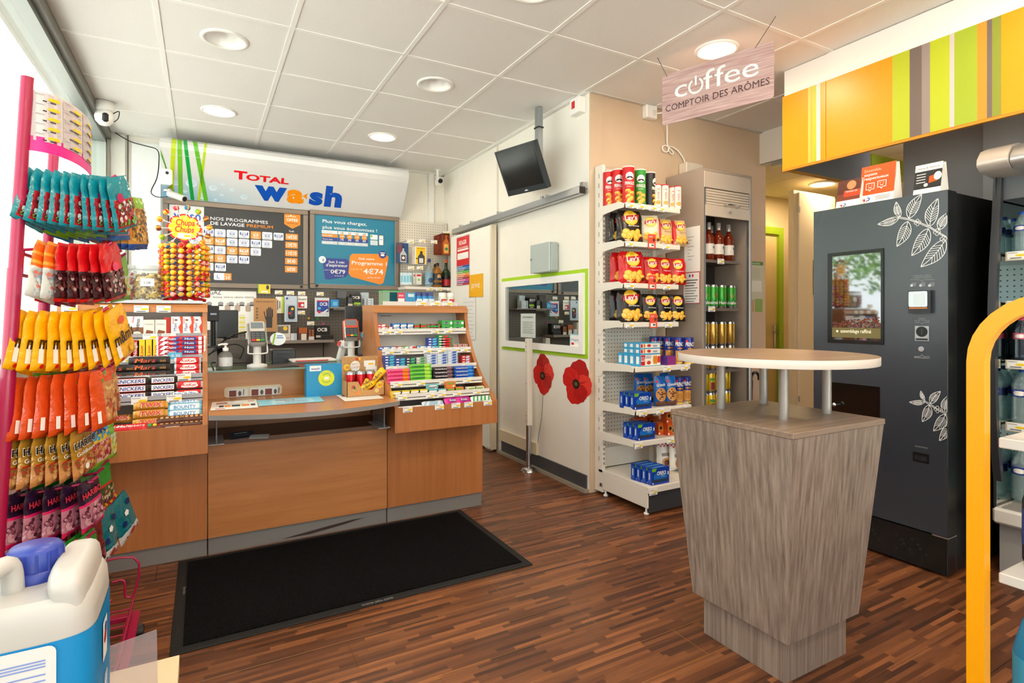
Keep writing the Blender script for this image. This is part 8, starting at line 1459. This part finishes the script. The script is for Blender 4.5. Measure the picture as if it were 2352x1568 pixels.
for i in range(260): xx = r.random(); b.pd(f0, x0 + .004 + xx * (sw - .008), z0 + sh_ * (.15 + r.random() * (.06 + .06 * xx)), .0045, EM(('#5a2a18', '#7a3a20', '#3a1a10')[i % 3], .35), .003, .0018 + .000004 * i, 7, r.random() * 3)
b.obj('screen_picture', sc_o)
# payment panel, coin slot, button
(a, c), (d_, e) = k7(702, 720), k7(850, 868); b = MB(); b.prism([(a, e), (d_, e), (d_, c), (a, c)], lambda x, y, h: f0(x, y, h + .022), .022, C('#15171a', .25)); pay = b.obj('card_reader', door); fp = lambda x, y, h: f0(x, y, h + .022); b = MB(); b.prr(fp, a + .002, e + (c - e) * .28, d_ - .012, c - .004, .006, C('#b9bdc0', .15, .8), .001); b.pr(fp, a + (d_ - a) * .24, e + (c - e) * .34, a + (d_ - a) * .74, c - .012, C('#cfe0ea', .1), .0016); b.pr(fp, a + .004, e + (c - e) * .2, d_ - .012, e + (c - e) * .25, C('#d97a2a', .4), .001); b.obj('reader_screen', pay)
(a, c), (d_, e) = k7(733, 953), k7(826, 1055); b = MB(); b.prism([(a, e), (d_, e), (d_, c), (a, c)], lambda x, y, h: f0(x, y, h + .004), .004, C('#b4b8bb', .3, .7)); fc = lambda x, y, h: f0(x, y, h + .004); b.pd(fc, (a + d_) / 2, e + (c - e) * .62, .024, BLK, h=.0008, n=22); b.pr(fc, (a + d_) / 2 - .003, e + (c - e) * .4, (a + d_) / 2 + .003, e + (c - e) * .84, C('#3a3d40', .3), .0014); b.pr(fc, a + .004, e + .003, d_ - .004, e + .012, C('#2a2c2e', .4), .0008); b.obj('coin_slot', door)
x_, z_ = k7(776, 1107); b = MB(); b.cyl(f0(x_, z_, 0), f0(x_, z_, .006), .012, STEEL, n=18); b.obj('refund_button', door)
b = MB()
for s_, x, y, w in (('PAYEZ SANS CONTACT', 780, 622, .075), ('COMMENT CA MARCHE ?', 780, 634, .08), ('INSEREZ', 778, 910, .03), ('VOTRE MONNAIE', 778, 922, .062), ('REMBOURSEMENT', 778, 1170, .064)): b.txt(f0, s_, *k7(x, y), .006, C('#9aa2a8', .5), 'c', w, 0, .001)
for xa, xb_, y in ((702, 862, 645), (730, 828, 930), (724, 830, 1157)): b.line(f0, [k7(xa, y), k7(778 - 12, y), k7(778, y + 10 if y < 1100 else y - 12), k7(778 + 12, y), k7(xb_, y)], .0015, C('#9aa2a8', .5), .001)
for x in (722, 782, 842): x_, z_ = k7(x, 680); b.prr(f0, x_ - .008, z_ - .006, x_ + .012, z_ + .012, .003, C('#6d757c', .4), .001); b.pd(f0, x_ - .008, z_ - .002, .006, C('#c3c9cd', .4), h=.0014)
b.obj('instruction_print', door)
(a, c), (d_, e) = k7(163, 1325), k7(496, 1640); b = MB(); b.prism([(a, e), (d_, e), (d_, c), (a, c)], lambda x, y, h: f0(x, y, h + .003), .003, C('#08090a', .12)); ht = b.obj('cup_hatch', door); x_, z_ = k7(220, 1480); b = MB(); b.cyl(f0(x_, z_, .003), f0(x_, z_, .03), .006, STEEL, n=10); b.lathe([(0.0005, -.012), (.008, -.009), (.012, 0), (.008, .009), (0.0005, .012)], STEEL, 14, tuple(f0(x_, z_ + .004, .036))); b.obj('hatch_knob', ht)
(a, c), (d_, e) = k8(580, 320), k8(666, 388); b = MB(); b.prism([(a, e), (d_, e), (d_, c), (a, c)], lambda x, y, h: f0(x, y, h + .003), .003, C('#0c0d0e', .3)); b.prr(f0, a + .008, e + .01, d_ - .006, c - .012, .004, C('#23282d', .2), .004); b.obj('coin_return', door); b = MB(); b.txt(f0, 'RETOUR MONNAIE', *k8(625, 300), .006, C('#9aa2a8', .5), 'c', .05, 0, .001); b.obj('instruction_print', door)
# table tents on the machine
def tent(label, y, x, w, h, d, col, pf, rz=0.):
    t = thing('table_tent', label, 'card', (x, y, MZ), rz); b = MB(); f = plane((-d / 2, w / 2, 0), (0, -1, 0), (d * .35, 0, h)); b.prism([(0, 0), (w, 0), (w, h), (0, h)], f, .001, col); pf(b, f, w, h); b.obj('front_panel', t)
    b = MB(); b.prism([(0, 0), (w, 0), (w, h), (0, h)], plane((d / 2, -w / 2, 0), (0, 1, 0), (-d * .35, 0, h)), .001, wht); b.obj('back_panel', t)
    b = MB(); b.add([(-d / 2, -w / 2 + .002, 0), (d / 2, -w / 2 + .002, 0), (d * .0, -w / 2 + .002, h)], [(0, 1, 2)], wht); b.add([(-d / 2, w / 2 - .002, 0), (d / 2, w / 2 - .002, 0), (0, w / 2 - .002, h)], [(0, 2, 1)], wht); b.obj('side_fold', t)
def smile(b, f, x, y, s_): b.line(f, [(x - s_, y - s_ * .8), (x - s_, y + s_ * .8), (x + s_, y + s_ * .8), (x + s_, y - s_ * .8), (x + s_ * .2, y - s_ * .8), (x, y - s_ * 1.3), (x - s_ * .3, y - s_ * .8), (x - s_, y - s_ * .8)], s_ * .16, wht, .0014); b.pd(f, x - s_ * .4, y + s_ * .25, s_ * .12, wht, h=.0014, n=8); b.pd(f, x + s_ * .4, y + s_ * .25, s_ * .12, wht, h=.0014, n=8); b.line(f, [(x - s_ * .4, y - s_ * .2), (x, y - s_ * .42), (x + s_ * .4, y - s_ * .2)], s_ * .14, wht, .0014)
def te(b, f, x, y, s_): b.pp(f, [(x - s_, y + s_ * .2), (x - s_ * .1, y + s_ * .25), (x - s_ * .15, y - s_ * .35), (x - s_ * .5, y - s_ * .3), (x - s_ * .45, y)], red, .0014); b.line(f, [(x + s_ * .1, y - s_ * .3), (x + s_ * .7, y - s_ * .1), (x + s_ * .8, y + s_ * .3), (x + s_ * .3, y + s_ * .45)], s_ * .2, blu, .0014); b.txt(f, 'TotalEnergies', x, y - s_ * .95, s_ * .3, red, 'c', s_ * 2, 0, .0014)
ORT = C('#e2571c', .35)
Yt = atx(2012, 462, 2.98).y
def t1(b, f, w, h): b.pr(f, 0, h * .27, w, h, ORT); b.txt(f, 'Ensemble,', w * .1, h * .85, h * .07, C('#f5c9a8', .4), 'l', w * .5, 0, .0014); b.txt(f, 'soyons', w * .1, h * .75, h * .07, wht, 'l', w * .38, .03, .0014); b.txt(f, 'respectueux', w * .1, h * .65, h * .07, wht, 'l', w * .72, .03, .0014); smile(b, f, w * .3, h * .48, w * .12); smile(b, f, w * .64, h * .5, w * .12); te(b, f, w * .2, h * .15, w * .14); [b.pr(f, w * .48, h * (.2 - .035 * i), w * .9, h * (.212 - .035 * i), C('#8a8a8a', .5), .001) for i in range(3)]
tent('orange and white table tent with smiling speech bubbles', Yt, 3.02, .165, .21, .09, wht, t1)
def t2(b, f, w, h): b.pr(f, 0, h * .28, w, h, C('#7a3a22', .4)); b.pp(f, [(0, h * .5), (w, h * .6), (w, h), (0, h)], C('#5a2a1c', .4), .001); b.pr(f, w * .3, h * .4, w, h * .62, C('#d8431c', .4), .0014); b.txt(f, 'TENTEZ DE', w * .62, h * .55, h * .05, wht, 'c', w * .5, .02, .002); b.pd(f, w * .6, h * .8, w * .2, C('#c98a5a', .4), h=.0014); te(b, f, w * .3, h * .12, w * .16)
tent('smaller brown and red table tent left of the orange one', Yt + .125, 2.985, .12, .155, .08, wht, t2)
Yu = atx(2128, 435, 3.02).y
def t3(b, f, w, h): b.pr(f, 0, h * .28, w, h * .8, C('#1c2226', .4)); b.txt(f, 'Heures & ouverture', w * .5, h * .86, h * .06, INK, 'c', w * .8, 0, .001); [b.pr(f, w * .08, h * (.7 - .08 * i), w * .42, h * (.72 - .08 * i), wht, .0014) for i in range(4)]; b.pp(f, [(w * .55, h * .42), (w * .85, h * .46), (w * .85, h * .66), (w * .55, h * .62)], C('#e2571c', .4), .0014); b.pd(f, w * .86, h * .6, w * .14, wht, w * .18, .002); b.pd(f, w * .45, h * .38, w * .08, C('#c9ccce', .4), h=.0014)
tent('black and white table tent near the machine corner', Yu, 3.06, .115, .17, .09, wht, t3)
t = thing('router_box', 'pale box with a green light behind the machine top', 'box', (3.45, 1.93, 1.735)); b = MB(); b.box(0, 0, 0, .12, .12, .085, C('#c3c0b8', .4), .006); b.obj('case', t); b = MB(); b.pr(left(0, .12, 0), .085, .012, .1, .018, EM('#7cff3a', 2.), .001); b.obj('status_light', t)
b = MB(); b.box(3.43, 1.86, 0, 3.6, 2.06, 1.734, C('#3d3a37', .5), .003); tag(b.obj('side_column'), 'dark narrow column tucked behind the machine', 'column')
# ================================================================ orange fascia
fa = thing('striped_fascia', 'long orange fascia with green and grey stripes over the machine', 'fascia'); FX, FZ0, FZ1, FY1 = 3.07, 2.055, 2.495, 2.155
OY = C('#f29b00', .35); fo = left(FX, 0, 0); go = onp((FX, 0, 0), (0, -1, 0), (0, 0, 1)); fxp = lambda x: go(1780 + x / 3.409, 20 + (1255 - (x - 60) * .2407) / 3.409)[0]
gapx = fxp(398)
b = MB(); b.box(FX, -gapx + .0015, FZ0, FX + .02, FY1, FZ1, OY); b.obj('panel', fa); b = MB(); b.box(FX, -.6, FZ0, FX + .02, -gapx - .0015, FZ1, OY); b.obj('panel', fa)
b = MB(); b.box(FX + .012, -gapx + .001, FZ1, FX + .03, FY1 - .005, ZC, wht); b.obj('upper_panel', fa); b = MB(); b.box(FX + .006, -.6, FZ1, FX + .03, -gapx - .001, ZC, wht); b.obj('upper_panel', fa)
LGR, TAU, LTA, OLV = C('#b2bf20', .4), C('#6d605b', .45), C('#918580', .45), C('#858f2c', .45)
for xa, xb_, mm_ in ((260, 275, C('#b9c24a', .4)), (275, 297, C('#f3b04a', .4)), (297, 325, LGR), (325, 357, C('#dcd3cd', .45)), (920, 1055, LGR), (1055, 1150, TAU), (1150, 1215, LTA), (1215, 1368, LGR), (1368, 1405, C('#c3bbb9', .45)), (1405, 1583, C('#9cb12a', .4)), (1583, 1660, C('#e0902a', .4)), (1660, 1700, TAU), (1700, 1772, OLV)): b = MB(); b.pr(fo, fxp(xa), FZ0 + .002, fxp(xb_), FZ1 - .001, mm_, .001); b.obj('stripe', fa)
b = MB(); b.box(FX + .02, FY1 - .02, FZ0, XR - .02, FY1, FZ0 + .25, C('#77777c', .5)); b.box(FX, FY1 - .03, FZ0 - .006, XR - .02, FY1 + .002, FZ0, C('#c98a1a', .4)); b.obj('return_panel', fa)
b = MB(); b.box(FX + .001, -.6, FZ0 - .012, FX + .022, FY1, FZ0, C('#c98a1a', .4)); b.obj('bottom_trim', fa)
b = MB(); b.box(FX + .001, gapx * -1 - .012 - .01, FZ1 - .03, FX + .0, -gapx - .01, FZ1 - .02, BLACK); 
# ================================================================ hanging wooden-look sign
PWD = wood('rosewood_print', '#cfa8a2', '#a57a76', 'X', 30, .45, 18, .9)
m, n_, l_, bs_ = newmat('pink_wood_print'); tc_ = n_.new('ShaderNodeNewGeometry'); mp_2 = n_.new('ShaderNodeMapping'); mp_2.inputs['Scale'].default_value = (3, 3, 70); l_.new(tc_.outputs['Position'], mp_2.inputs['Vector']); tn_ = n_.new('ShaderNodeTexNoise'); tn_.inputs['Scale'].default_value = 2.2; tn_.inputs['Detail'].default_value = 7; l_.new(mp_2.outputs[0], tn_.inputs['Vector']); rp_ = n_.new('ShaderNodeValToRGB'); rp_.color_ramp.elements[0].position = .32; rp_.color_ramp.elements[1].position = .68; rp_.color_ramp.elements[0].color = lin('#a98583'); rp_.color_ramp.elements[1].color = lin('#cfb3ae'); l_.new(tn_.outputs['Fac'], rp_.inputs[0]); l_.new(rp_.outputs[0], bs_.inputs['Base Color']); bs_.inputs['Roughness'].default_value = .4; PKW = m
pl, pr_ = Vector((2.286, 2.356, 2.265)), Vector((2.470, 1.781, 2.243)); hs = thing('hanging_sign', 'pink wood-look coffee sign hanging from the ceiling', 'sign')
U = (pr_ - pl); U.z = 0; WS = U.length; U.normalize(); hf_ = plane((pl.x, pl.y, 2.252), U, (0, 0, 1)); HS = .283
Pn = []
for cx_, cy_, a0 in ((WS - .012, HS - .012, 0), (.012, HS - .012, 90), (.012, .012, 180), (WS - .012, .012, 270)):
    for k in range(4): a = math.radians(a0 + 30 * k); Pn.append((cx_ + .012 * math.cos(a), cy_ + .012 * math.sin(a)))
b = MB(); b.prism(Pn, hf_, .005, PKW); b.obj('board', hs)
b = MB(); WH2 = C('#f6f3f0', .4); hq = onp((pl.x, pl.y, 2.252), U, (0, 0, 1)); kk = lambda x, y: hq(1480 + x / 3.919, 60 + y / 3.919)
xh = .072
def letter(s_, xa, xb_, sz, yo=0): x0_, x1_ = kk(xa, 560)[0], kk(xb_, 560)[0]; b.txt(hf_, s_, x0_, .128 + yo, sz, WH2, 'l', x1_ - x0_, -.008, .002)
yb_ = .135
for s_, xa, xb_, hh in (('c', 275, 385, .098), ('f', 533, 632, .105), ('f', 632, 730, .105), ('e', 722, 864, .098), ('e', 882, 1030, .098)):
    x0_, y0_ = kk(xa, {275: 632, 533: 575, 632: 550, 722: 525, 882: 487}[xa]); x1_, _ = kk(xb_, 500); b.txt(hf_, s_, x0_, yb_, hh, WH2, 'l', x1_ - x0_, .0, .002)
xo, _ = kk(464, 530); ro = .038; yo_ = yb_ + .036; arc = [(xo + ro * math.sin(.55 + i * (2 * PI - 1.1) / 22), yo_ + ro * math.cos(.55 + i * (2 * PI - 1.1) / 22)) for i in range(23)]; b.line(hf_, arc, .011, WH2, .002); b.pr(hf_, xo - .005, yo_ + .004, xo + .005, yo_ + .055, WH2, .002)
b.obj('coffee_lettering', hs); b = MB(); x0_, _ = kk(192, 760); x1_, _ = kk(1130, 550); b.txt(hf_, 'COMPTOIR DES ARÔMES', x0_, .072, .036, C('#4a2f33', .5), 'l', x1_ - x0_, .0, .002); b.obj('subtitle_lettering', hs)
for x_, (tx, ty) in ((.03, (1.80, 0)), (WS - .09, (0, 0))):
    p0 = hf_(x_, HS - .01, .0); b = MB(); q0 = p0 + Vector((U.x, U.y, 0)) * (-.06 if x_ < .1 else .1); q0.z = ZC; b.tube([p0, q0], .0016, C('#3a3a3a', .5), 5); b.obj('wire', hs)
# ================================================================ open drinks cooler
fg = thing('drinks_cooler', 'open refrigerated drinks cooler with silver canopy at right edge', 'cooler'); FYE = 1.15
prof = [(3.17, 1.80), (3.15, 1.6), (3.125, 1.4), (3.11, 1.2), (3.105, 1.0), (3.11, .8), (3.13, .6), (3.17, .42)]
b = MB(); n = len(prof); A = [(x, FYE + .012, z) for x, z in prof]; D = [(x, FYE - .018, z) for x, z in prof]; A2 = [(x + .028, FYE + .012, z) for x, z in prof]; D2 = [(x + .028, FYE - .018, z) for x, z in prof]
DK = C('#3a3c40', .35, .3)
for P1, P2 in ((A, D), (D, D2), (D2, A2), (A2, A)): b.add(P1 + P2, [(i, i + 1, n + i + 1, n + i) for i in range(n - 1)], DK, True)
b.obj('end_frame', fg)
b = MB(); b.box(3.16, FYE, .3, 3.86, FYE + .008, 1.82, C('#2a2d2f', .4)); b.obj('end_panel', fg); b = MB(); b.add([(3.165, FYE - .001, .3), (3.86, FYE - .001, .3), (3.86, FYE - .001, 1.8), (3.165, FYE - .001, 1.8)], [(0, 1, 2, 3)], C('#dfe6e4', .02, 1.)); b.obj('mirror_lining', fg)
SILV = C('#c2c2c2', .3, .75); pc = [(3.30, 1.90), (3.24, 1.935), (3.12, 1.93), (3.05, 1.905), (3.015, 1.865), (3.012, 1.835), (3.05, 1.812), (3.19, 1.80), (3.30, 1.80)]; n = len(pc)
def ext(pc, y0, y1, m, nm, inset=1.):
    b = MB(); A = [(x, y0, z) for x, z in pc]; D = [(x, y1, z) for x, z in pc]; n = len(pc); b.add(A + D, [(i, (i + 1) % n, n + (i + 1) % n, n + i) for i in range(n)], m, True); b.add(A, [tuple(reversed(range(n)))], m); b.add(D, [tuple(range(n))], m); return b.obj(nm, fg)
ext(pc, 1.055, 1.165, C('#c9c2ba', .35, .4), 'canopy_end_cap'); ext([(x + .012 if x < 3.2 else x, z - .004) for x, z in pc], -.6, 1.052, SILV, 'canopy_tube')
b = MB(); b.box(3.19, -.6, 1.70, 3.9, 1.14, 1.80, C('#55585c', .4)); b.obj('canopy_panel', fg); b = MB(); b.cyl((3.19, 1.02, 1.745), (3.186, 1.02, 1.745), .012, C('#c9c9c9', .4), n=14); b.obj('screw_cap', fg)
b = MB(); b.box(3.86, -.6, .2, 3.92, FYE, 1.9, pegboard('cooler_back', '#cfe2e4', '#4a5a62', .03, .004, 'YZ')); b.obj('back_panel', fg)
b = MB(); b.box(3.2, -.6, 0, 3.92, FYE, .24, C('#a6a4a0', .45)); b.box(3.12, -.6, .24, 3.92, FYE, .31, C('#d6d4ce', .4), .01); b.obj('base', fg)
for i in range(5): b = MB(); b.box(3.14 + i * .03, .6, .311, 3.155 + i * .03, FYE - .03, .316, C('#8f8d88', .5)); b.obj('grille_slat', fg)
FSH = [1.46, 1.235, .965, .68, .325]
for z in FSH[:-1]:
    b = MB(); b.box(3.24, -.6, z - .012, 3.86, FYE - .01, z, C('#d9e0e0', .35)); b.box(3.232, -.6, z - .035, 3.24, FYE - .01, z + .006, C('#e2d9c0', .4)); s_o = b.obj('shelf', fg)
    for y in (1.10, 1.0, .88): o = price(s_o, 3.228, y, z - .03, 0, -PI / 2, 1.2)
def wb(key, r, h, m, lab, lz, cap):
    if key in _kit: return _kit[key]
    b = MB(); P = [(r * .85, 0), (r, .01)]; k = int((h * .62) / .012)
    for i in range(k): P.append((r * (1 if i % 2 == 0 else .955), .02 + i * .012))
    P += [(r, h * .68), (r * .7, h * .82), (.014, h * .92), (.014, h * .95)]; b.lathe(P, m, 18); q = MB(); q.lathe([(.0155, h * .93), (.0155, h), (0.0005, h)], cap, 14); l2 = MB(); l2.lathe([(r * 1.012, lz), (r * 1.012, lz + h * .14)], lab, 18); f = lambda x, y, hh: Vector(((r * 1.012 + hh) * math.sin(x / r), -(r * 1.012 + hh) * math.cos(x / r), y)); l2.pd(f, 0, lz + h * .07, r * .55, wht, h * .045, .001); l2.pr(f, -r * .4, lz + h * .06, r * .4, lz + h * .08, red, .0016)
    _kit[key] = [('bottle_body', b.mesh('bottle_body'), []), ('cap', q.mesh('cap'), []), ('label', l2.mesh('label'), [])]; return _kit[key]
WAT = glass('water_bottle', '#dcecec', 1., .05, ('#b9cdd0', .3)); NAVB = C('#1c3a8c', .35)
KW = wb('water_bottle_large', .041, .25, WAT, NAVB, .12, C('#2a5ab5', .4)); KP = wb('pink_label_bottle', .034, .2, glass('dark_water', '#8c9aa8', 1., .05, ('#2c3a4c', .6)), C('#d2607a', .4), .1, C('#c3355a', .4)); KS = wb('small_water_bottle', .033, .19, WAT, NAVB, .1, C('#2a5ab5', .4))
for li, (z, kt_, nm) in enumerate(((1.46, KS, 'small water bottle'), (.965, KP, 'dark bottle with pink label'), (.68, KW, 'large water bottle with navy label'), (.325, KW, 'large water bottle with navy label'))):
    for i, (x, y) in enumerate(((3.30, 1.10), (3.40, 1.09), (3.50, 1.10), (3.30, 1.0), (3.40, .99), (3.30, .9))): inst('water_bottle', kt_, '%s in the cooler, %s level, %s' % (nm, ('upper', 'middle', 'lower', 'bottom')[li], ('front by the mirror', 'second by the mirror', 'third by the mirror', 'front, second column', 'second column behind', 'front, third column')[i]), 'bottle', (x, y, z + .001), -PI / 2, 'bottles in the cooler')
# ================================================================ yellow cart in the right foreground
ct = thing('yellow_cart', 'yellow tubular display cart cut by the right picture edge', 'cart'); YB_ = C('#f5a400', .38)
cxx, cy1, cy0, cr = 1.455, .565, .08, .13; tw, td = .032, .028
def hoop(x, nm):
    P = [(cy1, .0), (cy1, .4), (cy1, .8), (cy1, 1.205 - cr)] + [(cy1 - cr + cr * math.cos(a * PI / 16), 1.205 - cr + cr * math.sin(a * PI / 16)) for a in range(1, 9)] + [(cy0 + cr - cr * math.sin(a * PI / 16), 1.205 - cr + cr * math.cos(a * PI / 16)) for a in range(0, 9)] + [(cy0, .6), (cy0, .0)]
    b = MB(); O = []; I = []
    for i, p in enumerate(P):
        a_, c_ = Vector(P[max(0, i - 1)]), Vector(P[min(len(P) - 1, i + 1)]); d = (c_ - a_).normalized(); nn = Vector((d.y, -d.x)); O.append(Vector(p) + nn * tw / 2); I.append(Vector(p) - nn * tw / 2)
    n = len(P); V = [(x, q.x, q.y) for q in O] + [(x, q.x, q.y) for q in I] + [(x + td, q.x, q.y) for q in I] + [(x + td, q.x, q.y) for q in O]
    for k in range(4): b.add([V[j] for j in range(k * n, k * n + n)] + [V[j] for j in range(((k + 1) % 4) * n, ((k + 1) % 4) * n + n)], [(i, i + 1, n + i + 1, n + i) for i in range(n - 1)], YB_, True)
    b.obj(nm, ct)
hoop(cxx, 'side_hoop'); hoop(cxx + .55, 'side_hoop')
for k, z in enumerate((.915, .628, .30)): b = MB(); b.box(cxx + td, cy0 - .02, z - .022, cxx + .55, cy1 - .03, z, C('#cfcecb', .35), .002); b.obj('shelf', ct)
KD = [('b', None, None)]
b = MB(); b.lathe([(.04, 0), (.044, .01), (.044, .16), (.03, .22), (.018, .25), (.018, .27)], C('#141a30', .25), 20); q = MB(); q.lathe([(.02, .265), (.02, .3), (0.0005, .3)], C('#c9c9c9', .4), 14); l2 = MB(); l2.lathe([(.0447, .05), (.0447, .14)], C('#1f3f8c', .35), 20)
inst('dark_bottle', [('bottle_body', b.mesh('bottle_body'), []), ('cap', q.mesh('cap'), []), ('label', l2.mesh('label'), [])], 'dark navy bottle on the middle cart shelf', 'bottle', (1.60, .495, .629), None, None, (.86, .86, .86))
b = MB(); b.lathe([(.05, 0), (.055, .012), (.055, .15), (.04, .21), (.02, .245), (.018, .26)], C('#2a86b5', .25), 20); q = MB(); q.lathe([(.02, .255), (.02, .285), (0.0005, .285)], C('#1f4f9c', .4), 14); l2 = MB(); l2.lathe([(.0558, .03), (.0558, .14)], C('#3fa0c8', .35), 20); fl = lambda x, y, h: Vector(((.0558 + h) * math.sin(x / .0558), -(.0558 + h) * math.cos(x / .0558), y)); l2.pd(fl, -.03, .12, .02, wht, .03, .001); l2.pd(fl, -.03, .105, .016, red, .014, .0016); l2.pd(fl, .01, .06, .03, wht, .012, .001, rot=.6); l2.pd(fl, -.02, .05, .03, red, .016, .0012, rot=-.5)
inst('fluid_bottle', [('bottle_body', b.mesh('bottle_body'), []), ('cap', q.mesh('cap'), []), ('label', l2.mesh('label'), [])], 'blue screen-wash bottle with red mark on the lowest cart shelf', 'bottle', (1.575, .485, .301), -.5)
for o in bpy.data.objects:      # flat print too fine to pick apart
    if o.parent and o.name.split('.')[0] in ('title_lettering', 'lettering', 'print') and o.parent.name != 'header_sign': o['kind'] = 'stuff'
